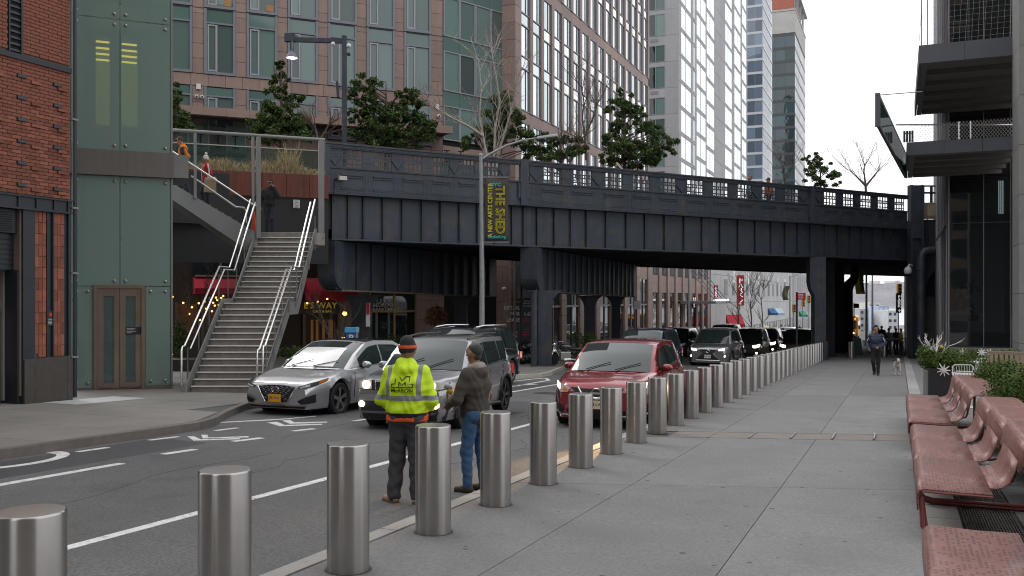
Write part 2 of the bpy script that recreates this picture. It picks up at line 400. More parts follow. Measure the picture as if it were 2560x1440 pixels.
for k in range(30):
 t = -2.2+k*4.4/29; ring.append((.62*cos(t), .95*sin(t)))
c0 = gp(2, 1152, RD)
mb = MB()
for k in range(29):
 (a, b), (e, f) = ring[k], ring[k+1]; s_ = .8
 mb.prism([(c0.x+x*q, c0.y+y*q, gz(c0.y+y*q)+RD+.001) for x, y, q in ((a,b,1),(e,f,1),(e,f,s_),(a,b,s_))], (0,0,.004))
mb.build('road_marking', m_paint, kind='structure', label='white painted loop at the edge of the cycle lane')
for pts in ([(1250,985),(1400,960)], [(1400,960),(1560,935)]):
 p, q = gp(*pts[0], RD), gp(*pts[1], RD); stripe(p.x, p.y, q.x, q.y, .12)
lp = [gp(u, v, RD) for u, v in [(1250,972),(1372,951),(1366,946),(1340,947),(1250,957)]]
for a, b in zip(lp, lp[1:]): stripe(a.x, a.y, b.x, b.y, .12, 'white hooked line by the second bulge')
stripe(*gp(1262,966.5,RD)[:2], *gp(1295,965,RD)[:2], .25); stripe(*gp(1300,963,RD)[:2], *gp(1340,960.5,RD)[:2], .2)
p = gp(1365, 984, RD); MB().lathe([(.36,0),(.36,.006)], 28, (p.x, p.y, p.z+.0)).build('manhole_cover', M('cast iron', (.05,.045,.04), .6, metal=.5, var=.3), kind='structure')
m_pat = M('asphalt patch', (.060,.060,.062), .75, var=.25, vs=1.2, fine=.3, fs=90, bump=.3, bs=160)
for P in ([(-10.9,3.5),(-9.7,3.4),(-9.75,11.2),(-10.85,11.3)], [(-8.6,16.5),(-7.3,16.4),(-7.2,20.5),(-8.5,20.4)], [(-10.5,22),(-9.6,22),(-9.6,27),(-10.6,27)]):
 MB().prism([(x, y, gz(y)+RD-.02) for x, y in P], (0,0,.0215)).build('road_patch', m_pat, kind='structure', label='darker patch of newer asphalt')
rc = random.Random(8); cr = MB()
for (x, y, n_) in ((-8.2,4,16), (-7.4,9,14), (-9.0,12,12), (-5.3,9.5,10), (-7.0,17,14)):
 P = [(x, y, gz(y)+RD)]
 for i in range(n_): x += rc.gauss(-.05,.10); y += .42; P.append((x, y, gz(y)+RD-.0005))
 cr.tube(P, .0045, 4)
cr.build('road_crack', M('tar crack', (.03,.03,.031), .6), kind='structure')
MB().grid([[(x, y, -9.4-(y-330)*.002) for x in (-1500, 0, 1500)] for y in (331, 900, 1500)]).build('river', M('river water', (.30,.33,.36), .25, var=.1, vs=.02), kind='structure')
m_hill = M('winter woods', (.205,.20,.215), .95, var=.25, vs=.03, fine=.15, fs=.25)
rows = []
for i in range(9):
 t = i/8; row = []
 for j in range(60):
  x = -900+j*32; h = (-10+34*min(1, t*1.6)+(3.0*sin(x*.021)+2.2*sin(x*.057+1)+rnd.uniform(-1.2,1.2))*t) if t < 1 else -10
  row.append((x, 1350+t*160, h))
 rows.append(row)
MB().grid(rows).build('hill', m_hill, kind='structure', smooth=True)
m_sp = M('dark stain', (.055,.053,.05), .7, var=.2); sp_s = MB(); sp_r = MB()
for k in range(150):
 x, y = rc.uniform(-3.8, .2), 3.5+26*rc.random()**1.5; r_ = rc.choice((.012,.015,.02,.03)); sp_s.lathe([(r_*rc.uniform(.8,1.3),0),(r_*.7,.0012)], 7, (x, y, gz(y)+.0003))
sp_s.build('pavement_stain', m_sp, pvR, kind='stuff')
m_hb = [M('far block '+n, c, .8, var=.1, vs=.1, rand=.2) for n, c in (('white', (.66,.66,.68)), ('grey', (.48,.48,.51)), ('tan', (.55,.5,.46)))]
for k in range(46):
 x = -250+k*13+rnd.uniform(-4,4); w = rnd.uniform(4,9); h = rnd.uniform(5,13); y = 1465+rnd.uniform(-12,6)
 z = 20
 t = thing('far_building', 'tiny pale block on the wooded ridge across the river', 'building', 'buildings on the far ridge', (x, y, z))
 MB().box(x-w, x+w, y-6, y+6, z-6, z+h*.62).build('wall', m_hb[k % 3], t)
# ========================= BOLLARDS
def bollard_mesh():
 mb = MB().lathe([(.150,0),(.150,.893),(.1485,.9005),(.144,.905)], 48, cap=False); me = mb.mesh('post', m_steel, None, 35.0)
 cp = MB().lathe([(.1438,.9048),(.10,.906),(.05,.9065),(.0,.9067)], 48, cap=False).mesh('cap', M('turned steel', (.52,.505,.48), .3, metal=1, var=.04, vs=60), None, 50.0)
 return me, cp
bm_, bc_ = bollard_mesh(); br_ = MB().lathe([(.1505,.0),(.1505,.010),(.166,.008),(.168,.0)], 36, cap=False).mesh('base_ring', M('dark foot ring', (.045,.043,.04), .8, var=.3, vs=20))  # thin dark ring where each bollard meets the paving
def bollard(x, y, label, group='steel bollards lining the kerb'):
 t = thing('bollard', label, 'bollard', group, (x, y, gz(y)-.004))
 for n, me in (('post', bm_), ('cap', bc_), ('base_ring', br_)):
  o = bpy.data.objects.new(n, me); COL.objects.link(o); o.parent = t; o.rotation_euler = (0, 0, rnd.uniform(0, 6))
ORD = 'first second third fourth fifth sixth seventh eighth ninth tenth eleventh twelfth'.split()
for n in range(-3, 36):
 y = 6.8818+1.29834*n
 if n == -3: lb = 'brushed steel bollard cut off by the bottom left corner of the photo'
 elif n == -2: lb = 'second steel bollard from the left edge, its foot cut off by the photo'
 elif n == -1: lb = 'largest fully drawn steel bollard, left of the man in the yellow jacket'
 elif n == 0: lb = 'steel bollard hiding the legs of the man in the yellow jacket'
 elif n == 1: lb = 'steel bollard hiding one leg of the man in blue jeans'
 elif n == 2: lb = 'steel bollard just past the man in blue jeans, beside the red car front wheel'
 elif n == 3: lb = 'steel bollard before the badge side of the red car'
 elif n == 4: lb = 'steel bollard before the licence plate and lit right lamp of the red car'
 elif n < 16: lb = 'steel bollard, %s beyond the one hiding the red car plate' % ORD[n-5]
 else: lb = 'small distant steel bollard in the tightly packed far end of the row'
 bollard(-3.615, y, lb)
bollard(*gp(2129, 897)[:2], 'lone steel bollard under the viaduct, left of the man walking a dog')
bollard(*gp(2212, 893)[:2], 'lone steel bollard under the viaduct, partly behind the man walking a dog')
# ========================= VIADUCT
m_iron = M('dark blue-grey painted iron', (.036,.046,.063), .5, var=.28, vs=1.2, streak=.25, bump=.12, bs=14, dirt=((.14,.10,.065), .55, 1.6))
m_iron2 = M('dark shaded iron', (.020,.021,.023), .75, var=.2, vs=1.5)  # near-black tone carries the shade under the deck; also plain dark parts
m_rust = M('rust stained edge', (.16,.12,.085), .8, var=.4, vs=4)
VA = R(54.2); VO = Vector((-18.89, 27.75, 0)); VM = frame(VO, VA)
VD = Vector((cos(VA), sin(VA), 0)); VN = Vector((-VD.y, VD.x, 0))
def vx(u, off=0.0):
 dx, dy, _ = ray(u, 746); o = VO+VN*off
 det = dx*(-VD.y)+VD.x*dy; t = (o.x*(-VD.y)+VD.x*o.y)/det
 return (t*dx-o.x)*VD.x+(t*dy-o.y)*VD.y
ZB, ZF, ZL0, ZL1, ZT = 3.89, 5.58, 6.53, 7.17, 7.38
vd = thing('viaduct', 'dark riveted iron railway viaduct crossing above the street', 'viaduct', loc=(VO.x, VO.y, 0), rz=VA)
GY = .34
XE = vx(2268)
MB(VM).box(.35, XE+4, GY+.0, GY+.06, ZB+.06, ZF).build('girder_web', m_iron, vd)
MB(VM).box(.3, XE+4, GY-.16, GY+.5, ZB, ZB+.06).build('bottom_flange', m_iron, vd)
MB(VM).box(-.05, XE, -.02, GY+.5, ZF-.05, ZF).build('frieze_soffit', m_iron, vd)
MB(VM).box(-.02, XE, 0, .04, ZF, ZL0-.06).build('frieze_plate', m_iron, vd)
MB(VM).box(-.04, XE, -.05, .10, ZL0-.07, ZL0).build('lower_rail', m_iron, vd)
MB(VM).box(-.04, XE, -.03, .07, ZF-.005, ZF+.09).build('frieze_flange', m_iron, vd)
mb = MB(VM); mb.box(-.05, XE, -.09, .14, ZT-.06, ZT); mb.box(-.05, XE, -.05, .10, ZL1, ZT-.065); mb.box(-.05, XE, -.07, .12, ZL1+.05, ZL1+.075)
mb.build('top_rail', m_iron, vd)
MB(VM).box(-.05, .14, -.06, .12, ZF, ZT-.07).build('end_post', m_iron, vd)
rv = MB(VM)
def rivet(x, y, z, r=.024):
 o = len(rv.v); rv.v.extend([Vector((x+r*cos(k*pi/3), y, z+r*sin(k*pi/3))) for k in range(6)]+[Vector((x, y-r*.8, z))])
 rv.f.extend((o+k, o+(k+1) % 6, o+6) for k in range(6))
def rrow(x0, x1, y, z, p=.095):
 n = max(1, int((x1-x0)/p))
 for i in range(n+1): rivet(x0+(x1-x0)*i/n, y, z)
def rcol(x, y, z0, z1, p=.095):
 n = max(1, int((z1-z0)/p))
 for i in range(n+1): rivet(x, y, z0+(z1-z0)*i/n)
ux = [vx(u, GY) for u in (869,907,955.5,1004,1053,1100,1147,1192,1236,1278)]+[vx(1300+q/2.56, GY) for q in (18,105,215,320,420,545,675,795,920,1045,1160,1275,1390,1500,1600,1690,1770)]
ux += [vx(u, GY) for u in (2023,2060,2092,2123,2152,2180,2208,2234)]
sm = MB().box(-.012, .012, -.095, 0, 0, 1).box(-.012, .10, -.014, 0, 0, 1).mesh('stiffener', m_iron)
hh = ZF-ZB-.13
for x in ux:
 o = bpy.data.objects.new('stiffener', sm); COL.objects.link(o); o.parent = vd; o.matrix_local = Matrix.Translation((x, GY, ZB+.062)) @ Matrix.Diagonal((1, 1, hh, 1));
 rcol(x+.06, GY-.014, ZB+.1, ZF-.08, .085); rcol(x-.07, GY, ZB+.1, ZF-.08, .085)
for z in (ZB+.12, ZB+.2): rrow(.4, XE, GY, z, .12)
for x in (vx(1322, GY), vx(2035, GY)):
 MB(VM).box(x-.25, x+.25, GY-.03, GY-.002, ZB+.064, ZF-.052).build('splice_plate', m_iron, vd)
 for q in (-.2, -.12, .12, .2): rcol(x+q, GY-.03, ZB+.12, ZF-.1, .085)
spans = [([838,'V'], [883,'L'], [921,'P'], [956,'L'], [995,'V'], [1034,'L'], [1070,'P'], [1103,'L'], [1137,'V'], [1167,'L'], [1199,'P'], [1227,'L'], [1262,'V']),
         ([1341,'V'], [1383,'L'], [1420,'P'], [1454,'L'], [1497,'V'], [1536,'L'], [1570,'P'], [1603,'L'], [1638,'P'], [1670,'L'], [1704,'V'], [1739,'L'], [1771,'P'], [1802,'L'], [1833,'P'], [1862,'L'], [1892,'V'], [1923,'L'], [1952,'P'], [1979,'L'], [2008,'V']),
         ([2049,'V'], [2077,'L'], [2100,'P'], [2121,'L'], [2143,'V'], [2165,'L'], [2187,'P'], [2207,'L'], [2229,'V'], [2249,'L'])]
for sp in spans:
 xs = [vx(u) for u, _ in sp]
 for i, (u, k) in enumerate(sp):
  d0 = xs[i]-xs[i-1] if i else xs[1]-xs[0]; d1 = xs[i+1]-xs[i] if i+1 < len(xs) else d0
  wl = {'L': .60, 'P': .40, 'V': .40}[k]
  a, b = xs[i]-d0*wl, xs[i]+d1*wl
  if k == 'L':
   mb = MB(VM); n = 4; w = (b-a)/n
   for q in range(n+1): mb.box(a+w*q-.026, a+w*q+.026, .02, .05, ZL0, ZL1)
   for z in (ZL0+.11, ZL0+.31, ZL1-.20): mb.box(a, b, .012, .03, z-.024, z+.024)
   for q in range(n):
    xm = a+w*(q+.5)
    mb.box(xm-.018, xm+.018, .02, .045, ZL0+.31, ZL0+.42); mb.box(xm-.018, xm+.018, .02, .045, ZL0, ZL0+.05)
   mb.build('lattice_panel', m_iron, vd)
   mb = MB(VM); zt = ZL0-.30; zb = ZF+.24
   mb.box(a-.02, b+.02, -.045, 0, zt, zt+.05); mb.box(a, b, -.03, 0, zt-.09, zt-.05)
   mb.build('frieze_moulding', m_iron, vd)
   rrow(a, b, -.03, zt-.07, .08)
   MB(VM).box(a, b, -.012, -.001, zb-.13, zb-.03).build('frieze_strap', m_iron, vd)
   rrow(a, b, -.012, zb-.055, .075); rrow(a, b, -.012, zb-.105, .075)
  else:
   MB(VM).box(a, b, .0, .05, ZL0, ZL1).build('solid_panel', m_iron, vd)
   if k == 'V':
    c = (a+b)/2; h = (b-a)/2
    mb = MB(VM); mb.bar((a, -.012, ZL0+.36), (c, -.012, ZL0+.04), .03, .05, (0,1,0)); mb.bar((c, -.012, ZL0+.04), (b, -.012, ZL0+.36), .03, .05, (0,1,0))
    mb.build('chevron', m_iron, vd)
    for z in (ZL1-.08, ZL1-.18, ZL1-.28): rrow(a+.06, b-.06, 0, z, .1)
   else:
    MB(VM).box(a, b, -.012, -.001, ZL0+.2, ZL0+.24).build('cross_strap', m_iron, vd)
   for z in (ZL0-.32, ZL0-.25, ZL0-.42, ZL0-.5, ZF+.22, ZF+.14): rrow(a+.02, b-.02, 0, z, .085)
   for q in (.15, .5, .85): rcol(a+(b-a)*q, 0, ZF+.14, ZL0-.2, .085)
rrow(.2, XE, -.03, ZF+.05, .09); rrow(.2, XE, -.05, ZL0-.03, .1); rrow(.2, XE, -.05, ZL1+.025, .1); rrow(.2, XE, -.05, ZL1+.1, .1)
for u in (1309, 2029):
 x = vx(u); MB(VM).box(x-.17, x+.17, -.09, .1, ZF-.02, ZT+.02).build('pilaster', m_iron, vd)
 for q in (-.1, .1): rcol(x+q, -.09, ZF+.1, ZT-.1, .09)
 MB(VM).box(x-.28, x+.28, -.06, -.002, ZF+.25, ZL0-.1).build('pilaster_plate', m_iron, vd)
rv.build('rivet', m_iron, vd, kind='stuff')
def pt2(u, d): p = at(u, 746, d); return (p.x, p.y)
FL = VM @ Vector((-11, GY+.07, 0)); FR = VM @ Vector((XE+9, GY+.07, 0))
REAR = [pt2(2330, 92), pt2(2265, 86), pt2(1900, 71), pt2(1580, 59), pt2(1228, 48.6), pt2(800, 43.0), pt2(430, 38.5)]
poly = [(FL.x, FL.y), (FR.x, FR.y)]+REAR
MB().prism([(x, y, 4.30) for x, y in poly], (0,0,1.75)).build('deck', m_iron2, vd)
mb = MB()
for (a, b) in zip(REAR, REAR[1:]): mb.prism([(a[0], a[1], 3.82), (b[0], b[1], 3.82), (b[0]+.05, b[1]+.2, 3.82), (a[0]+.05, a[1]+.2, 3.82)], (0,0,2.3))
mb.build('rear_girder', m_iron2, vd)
def clip(y):
 P = [VM.inverted() @ Vector((p[0], p[1], 0)) for p in poly]; xs = []
 for i in range(len(P)):
  a, b = P[i], P[(i+1) % len(P)]
  if (a.y-y)*(b.y-y) < 0: xs.append(a.x+(b.x-a.x)*(y-a.y)/(b.y-a.y))
 return (min(xs), max(xs)) if len(xs) > 1 else None
y = GY+1.0
while y < 40:
 c = clip(y)
 if c and c[1]-c[0] > 1:
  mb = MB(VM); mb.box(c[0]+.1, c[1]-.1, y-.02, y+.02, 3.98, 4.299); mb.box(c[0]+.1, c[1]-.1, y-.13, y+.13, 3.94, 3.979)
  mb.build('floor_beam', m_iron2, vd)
 y += 1.05
def cross_girder(p, q, zt, zb0, zb1, label):
 p, q = Vector((p[0], p[1], 0)), Vector((q[0], q[1], 0)); L = (q-p).length; an = atan2(q.y-p.y, q.x-p.x); T = frame(p, an)
 t = thing('cross_girder', label, 'girder', 'cross girders under the viaduct', (p.x, p.y, 0), an)
 z = lambda x: zb0+(zb1-zb0)*x/L
 def side(y0, y1, x0, x1):
  return MB(T).prism([(x0, y0, z(x0)), (x1, y0, z(x1)), (x1, y0, zt), (x0, y0, zt)], (0, y1-y0, 0))
 side(-.28, -.24, .25, L-.05).build('web', m_iron, t); side(.24, .28, .25, L-.05).build('web', m_iron, t)
 MB(T).prism([(0.5, -.36, z(.5)-.05), (L, -.36, z(L)-.05), (L, -.36, z(L)), (.5, -.36, z(.5))], (0, .72, 0)).build('bottom_flange', m_rust, t)
 pr = [(-.0, -.36, zt), (-.0, -.36, zb0+.65)]
 for k in range(7):
  a = k*pi/12; pr.append((.6-.6*cos(a), -.36, zb0+.65-.65*sin(a)))
 pr += [(.62, -.36, zb0+.06), (.62, -.36, zt)]
 MB(T).prism(pr, (0, .72, 0)).build('end_plate', m_iron, t)
 n = int(L/1.15)
 for i in range(1, n):
  x = .5+i*(L-.5)/n
  MB(T).box(x-.012, x+.012, -.36, -.285, z(x)+.005, zt-.02).build('stiffener', m_iron, t)
 return t, T, L
p1 = pt2(815, 33.2); q1 = pt2(1228, 48.3)
G1 = cross_girder(p1, q1, 3.86, 2.10, 1.90, 'dark cross girder on the stair side, carried above the parked cars')
p2 = pt2(1322, 37.6); q2 = pt2(1579, 58)
G2 = cross_girder(p2, q2, 3.86, 2.09, 1.90, 'dark cross girder running back from the middle column')
p3 = pt2(2043, 46.8); q3 = pt2(2105, 66)
def column(x, y, an, ztop, w, dpt, label, base=None, flare=True):
 z0 = gz(y) if base is None else base
 t = thing('viaduct_column', label, 'column', 'iron columns of the viaduct', (x, y, z0), an); T = frame((x, y, 0), an)
 for s_ in (-1, 1):
  MB(T).box(-w/2, w/2, s_*dpt/2-.02, s_*dpt/2+.02, z0, ztop).build('plate', m_iron, t)
  MB(T).box(s_*w/2-.02*s_-.02, s_*w/2-.02*s_+.02, -dpt/2+.021, dpt/2-.021, z0+1.6, ztop).build('channel', m_iron, t)
 mb = MB(T); n = 5
 for i in range(n):
  za = z0+.25+i*.27
  for s_ in (-1, 1): mb.bar((s_*(w/2-.03), -dpt/2+.05, za), (s_*(w/2-.03), dpt/2-.05, za+.24), .05, .012, (1,0,0))
 mb.build('lacing', m_iron, t)
 MB(T).box(-w/2-.12, w/2+.12, -dpt/2-.1, dpt/2+.1, z0-.02, z0+.06).build('base_plate', m_iron, t)
 if flare:
  for s_ in (-1, 1):
   pr = [(s_*w/2, -dpt/2+.03, ztop), (s_*(w/2+.55), -dpt/2+.03, ztop)]+[(s_*(w/2+.55*(1-sin(k*pi/12))), -dpt/2+.03, ztop-.7*(1-cos(k*pi/12))) for k in range(1, 7)]
   MB(T).prism(pr, (0, dpt-.06, 0)).build('knee_bracket', m_iron, t)
 return t, T
e = gp(1362, 915); column(e.x, e.y, AZ, 2.10, .56, .5, 'middle iron column standing on the kerb bulge beside a drain pipe')
for (u, d, lb, w) in [(905, 37.0, 'wide iron column behind the silver saloon, carrying a small red and white sign', .75), (1152, 45.5, 'iron column seen over the roof of the black parked car', .62),
                   (1474, 50, 'iron column behind the red car, next to a dark shrub', .55), (1540, 56, 'iron column farthest back on the middle cross girder', .5)]:
 x, y = pt2(u, d); column(x, y, AZ, 1.92, w, .5, lb)
x, y = pt2(2046, 46.9)
t, T = column(x, y, AZ-.03, ZB, .56, .62, 'tall iron column at the far end of the bollard row', flare=False)
MB(T).prism([(-.28,-.34,1.9),(-.28,-.34,ZB-.01),(-.52,-.34,ZB-.01),(-.52,-.34,2.6),(-.45,-.34,2.25)], (0,.66,0)).build('bracket', m_iron, t)
for (u, d, lb, w) in [(2066, 52, 'second dark iron column right behind the tall one by the bollards', .75), (2093, 60, 'third dark iron column of the row, beside the bent pipe', .72)]:
 x, y = pt2(u, d); column(x, y, AZ, 3.92, w, .6, lb, flare=False)
x, y = pt2(2118, 62); t = thing('drain_pipe', 'thick black pipe bending at the top beside the dark column row', 'pipe', loc=(x, y, gz(y)))
MB().tube([Vector((x, y, gz(y))), Vector((x, y, 2.2)), Vector((x+.03, y, 2.45)), Vector((x+.15, y, 2.75)), Vector((x+.33, y, 2.95)), Vector((x+.45, y, 3.2)), Vector((x+.48, y, 3.95))], [.38,.36,.35,.33,.3,.27,.25], 12).build('pipe', m_iron2, t, smooth=True)
p = gp(1335, 916); t = thing('drain_pipe', 'round iron drain pipe left of the middle column', 'pipe', loc=p)
MB().tube([p, (p.x, p.y, 2.1)], .13, 14).build('pipe', m_iron, t, smooth=True)
MB().lathe([(.15,0),(.15,.12)], 14, (p.x, p.y, p.z+.6)).build('collar', m_iron, t)
x = vx(843); t = thing('flood_lamp', 'small white flood lamp fixed to the left end of the viaduct frieze', 'lamp', loc=VM @ Vector((x, -.1, 6.05)), rz=VA)
MB(VM).box(x-.02, x+.26, -.30, -.12, 6.02, 6.16).build('lamp_head', M('pale lamp casing', (.6,.58,.52), .5), t)
MB(VM).bar((x+.1, -.12, 6.12), (x+.1, -.001, 6.2), .04, .04).build('bracket', m_iron, t)
MB(VM).tube([(x-.03,-.2,6.1),(x-.13,-.06,6.0),(x-.14,-.03,5.2)], .012, 6).build('cable', m_dark, t)
rp_ = thing('viaduct_post', 'tall iron post closing the right end of the viaduct parapet', 'post', loc=VM @ Vector((vx(2284), 0, gz(40))), rz=VA)
x0 = vx(2270)
pm = frame(VM @ Vector((x0, -.2, 0)), AZ)
MB(pm).box(0, .10, 0, .5, -1.9, 7.95).build('flange', m_iron, rp_); MB(pm).box(.58, .68, 0, .5, -1.9, 7.95).build('flange', m_iron, rp_)
MB(pm).box(.10, .58, .2, .26, -1.9, 7.94).build('web', m_iron, rp_)
MB(pm).box(.11, .57, .02, .05, 5.35, 7.93).build('cover_plate', m_iron, rp_)
MB(pm).box(.11, .57, .0, .03, 5.05, 5.34).build('batten', m_iron, rp_)
rb = thing('abutment', 'dark iron abutment with an arched recess right of the viaduct post', 'abutment', loc=pm @ Vector((1, .3, gz(45))), rz=AZ)
MB(pm).box(.69, 4.4, .35, .75, 4.2, 6.1).build('girder', m_iron, rb)
for x in (1.0, 1.8, 2.6, 3.4): MB(pm).box(x-.015, x+.015, .22, .35, 4.2, 6.1).build('stiffener', m_iron, rb)
pr = [(.69,.4,-1.9),(.95,.4,-1.9),(.95,.4,2.0)]+[(.95+1.5*(1-cos(k*pi/16)), .4, 2.0+1.75*sin(k*pi/16)) for k in range(9)]+[(4.4,.4,3.75),(4.4,.4,4.2),(.69,.4,4.2)]
MB(pm).prism(pr, (0,.3,0)).build('arch_plate', m_iron, rb)
MB(pm).box(.95, 4.4, 1.6, 1.7, -1.9, 3.9).build('recess', M('recess grey', (.16,.16,.15), .8), rb)
MB(pm).box(.9, 4.4, 1.2, 1.3, 1.9, 3.9).build('shutter', m_iron2, rb)
MB(pm).box(.70, 2.2, .15, .34, 6.11, 7.0).build('timber_box', M('tan boarding', (.27,.21,.13), .8, var=.2, streak=.2), rb)
MB(pm).box(.95, 2.1, .12, .149, 6.25, 6.85).build('timber_panel', M('tan panel', (.35,.29,.2), .8, var=.2), rb)
mb = MB(pm)
for x in (.8, 1.25, 2.0): mb.box(x-.06, x+.06, .3, .42, 7.0, 7.95)
mb.box(.7, 2.3, .3, .4, 7.5, 7.6); mb.box(.7, 2.3, .3, .4, 7.88, 7.96); mb.build('rail', m_iron, rb)
dp = thing('drain_pipe', 'grey drain pipe with a bend at its top, in front of the right viaduct post', 'pipe', loc=pm @ Vector((.5, -.2, gz(45))), rz=AZ)
MB(pm).tube([(.42,-.25,-1.95),(.42,-.25,3.9),(.47,-.25,4.15),(.62,-.25,4.32),(.85,-.25,4.38),(2.6,-.25,4.40)], .21, 14).build('pipe', m_iron, dp, smooth=True)
for z in (.4, 3.3): MB(pm).lathe([(.24,0),(.24,.14)], 14, (.42,-.25,z)).build('collar', m_iron, dp)
cc = thing('security_camera', 'white dome camera under the right end of the viaduct', 'camera', loc=pm @ Vector((-.1, -.2, 3.3)), rz=AZ)
m_white = M('white plastic', (.72,.72,.72), .35, var=.03)
MB(pm).tube([(.0,-.1,3.55),(-.2,-.25,3.6),(-.3,-.3,3.5)], .05, 8).build('bracket', m_white, cc)
MB(pm).lathe([(.0,.30),(.14,.24),(.2,.1),(.2,-.02),(.16,-.1),(.05,-.17),(0,-.18)], 16, (-.32,-.32,3.22), cap=False).build('housing', m_white, cc, smooth=True)
MB(pm).ball((-.32,-.32,3.08), .13).build('dome', M('black dome', (.01,.01,.01), .1), cc, smooth=True)
# ========================= STAIR, PLATFORM, LIFT
CM = frame((0,0,0), AZ)
m_galv = M('grey painted steel', (.21,.212,.203), .5, metal=.2, var=.08, vs=2)
m_rail = M('stainless rail', (.78,.77,.74), .22, metal=1, var=.04)
m_tread = M('weathered steel tread', (.27,.245,.215), .6, metal=.25, var=.2, vs=3, streak=.15)
m_nose = M('bright tread nosing', (.80,.79,.76), .35, metal=.5, var=.1, vs=9)
m_net = glass('woven steel net', (.85,.85,.85), ior=1.02, keep=.10, kcol=(.12,.12,.115))
st = thing('staircase', 'long steel staircase with bright handrails climbing to the viaduct platform', 'staircase', loc=CM @ Vector((-6.9, 22.2, gz(17.8))), rz=AZ)
Z0 = gz(17.7); RL, RR = -7.74, -6.08; rise = (3.80-Z0)/28
steps = []; d = 22.2; z = Z0
for i in range(28):
 z += rise; nd = d+(.198 if i != 13 else .93); steps.append((d, nd, z)); d = nd
rotC = Matrix.Rotation(AZ, 3, 'Z')
for i, (a, b, z) in enumerate(steps):
 if i == 27: b = a+.25
 piece('tread', m_tread, st, CM @ Vector(((RL+RR)/2, (a+b)/2+.02, z-.02)), ((RR-RL)/2, (b-a)/2+.02, .02), rotC)
 piece('riser', m_tread, st, CM @ Vector(((RL+RR)/2, a+.03, z-.04-rise/2+.02)), ((RR-RL)/2, .008, rise/2-.02), rotC)
 piece('nosing', m_nose, st, CM @ Vector(((RL+RR)/2, a-.012, z-.012)), ((RR-RL)/2, .012, .014), rotC)
def prof(dd):
 for (a, b, z) in steps:
  if dd < b: return z
 return steps[-1][2]
LB, LE = steps[13][0], steps[13][1]
def rail_line(R_, h): return [(R_, 22.15, Z0+rise+h), (R_, LB, steps[13][2]+h), (R_, LE-.05, steps[13][2]+h), (R_, 27.75, 3.78+h)]
for (x, s_) in ((RL-.05, -1), (RR+.05, 1)):
 pr = [(x, 22.0, Z0-.02), (x, 22.1, Z0+.26), (x, LB-.02, steps[13][2]+.12), (x, LE, steps[13][2]+.12), (x, 28.1, 3.92), (x, 28.3, 3.92), (x, 28.3, 3.45), (x, 27.9, 3.42), (x, LE+.12, steps[13][2]-.32), (x, LB+.05, steps[13][2]-.32), (x, 22.35, Z0-.02)]
 MB(CM).prism(pr, (.03*s_, 0, 0)).build('stringer', m_galv, st)
 for (off, h) in ((.10, .98), (-.05, .90)):
  pts = rail_line(x+off*s_*.9, h)
  lo = pts[0]; pts = [(lo[0], 21.95, lo[2]-.95), (lo[0], 21.93, lo[2]-.12), (lo[0], 21.98, lo[2]-.03)]+pts if off > 0 or s_ > 0 else pts
  MB(CM).tube(pts, .024, 10).build('handrail', m_rail, st, smooth=True)
 for k in range(8):
  dd = 22.3+k*.79; zz = prof(dd)
  MB(CM).bar((x+.07*s_, dd, zz-.1), (x+.07*s_, dd, zz+.93), .05, .014, (1,0,0)).build('baluster', m_galv, st)
 mb = MB(CM)
 P = rail_line(x+.06*s_, .9)
 for a, b in zip(P, P[1:]): mb.quad(a, b, (b[0], b[1], b[2]-.86), (a[0], a[1], a[2]-.86))
 mb.build('net', m_net, st)
EA = AZ+atan2(2300, 5985)
def fp(u, off=0.0):
 d0 = 28.5*(7285-800)/(7285-u); p = at(u, 746, d0); n = Vector((-sin(EA), cos(EA), 0)); return Vector((p.x, p.y, 0))+n*off
def zat(u, v): d0 = 28.5*(7285-800)/(7285-u); return EYE+(HZ-v)/FP*d0
fr = thing('stair_frame', 'grey steel frame with posts and net guarding the upper flight', 'railing', loc=(*fp(640)[:2], 3.8), rz=EA)
def post(u, v0, v1, w, name='post'):
 p = fp(u); n = Vector((cos(EA), sin(EA), 0)); q = Vector((-sin(EA), cos(EA), 0))
 return MB().obox((p.x, p.y, (zat(u, v0)+zat(u, v1))/2), n*w/2, q*.07, Vector((0,0,(zat(u,v0)-zat(u,v1))/2))).build(name, m_galv, fr)
post(488, 333, 497, .075); post(632.5, 342, 515, .07); post(646, 342, 596, .13); post(803, 348, 596, .17)
a, b = fp(400), fp(812)
MB().tube([(a.x, a.y, zat(400, 323.5)), (b.x, b.y, zat(812, 350))], .055, 12).build('top_tube', m_galv, fr, smooth=True)
def fpz(u, v, off=0): p = fp(u, off); return Vector((p.x, p.y, zat(u, v)))
for (v0, v1, o) in ((368, 512, -.05), (452, 516, .18)):
 if o < 0: pts = [fpz(405, 362, o), fpz(632, 512, o), fpz(640, 514, o)]
 else: pts = [fpz(478, 438, o), fpz(590, 515.5, o), fpz(612, 518, o), fpz(617, 530, o), fpz(617, 556, o)]
 MB().tube(pts, .027, 10).build('handrail', m_rail, fr, smooth=True)
MB().quad(fpz(410, 372, .02), fpz(632, 372, .02), fpz(632, 578, .02), fpz(410, 460, .02)).build('net', m_net, fr)
MB().quad(fpz(652, 372, .9), fpz(796, 372, .9), fpz(796, 585, .9), fpz(652, 585, .9)).build('net', m_net, fr)
uf = thing('upper_flight', 'upper steel flight rising left behind the lift tower', 'stair flight', loc=(*fp(600)[:2], 3.8), rz=EA)
pa = [fpz(400, 440), fpz(632, 577), fpz(645, 577), fpz(645, 640), fpz(632, 634), fpz(400, 478)]
n2 = Vector((-sin(EA), cos(EA), 0))
MB().prism(pa, n2*.06).build('stringer', m_galv, uf)
MB().prism([p+n2*1.62 for p in pa], n2*.06).build('stringer', m_galv, uf)
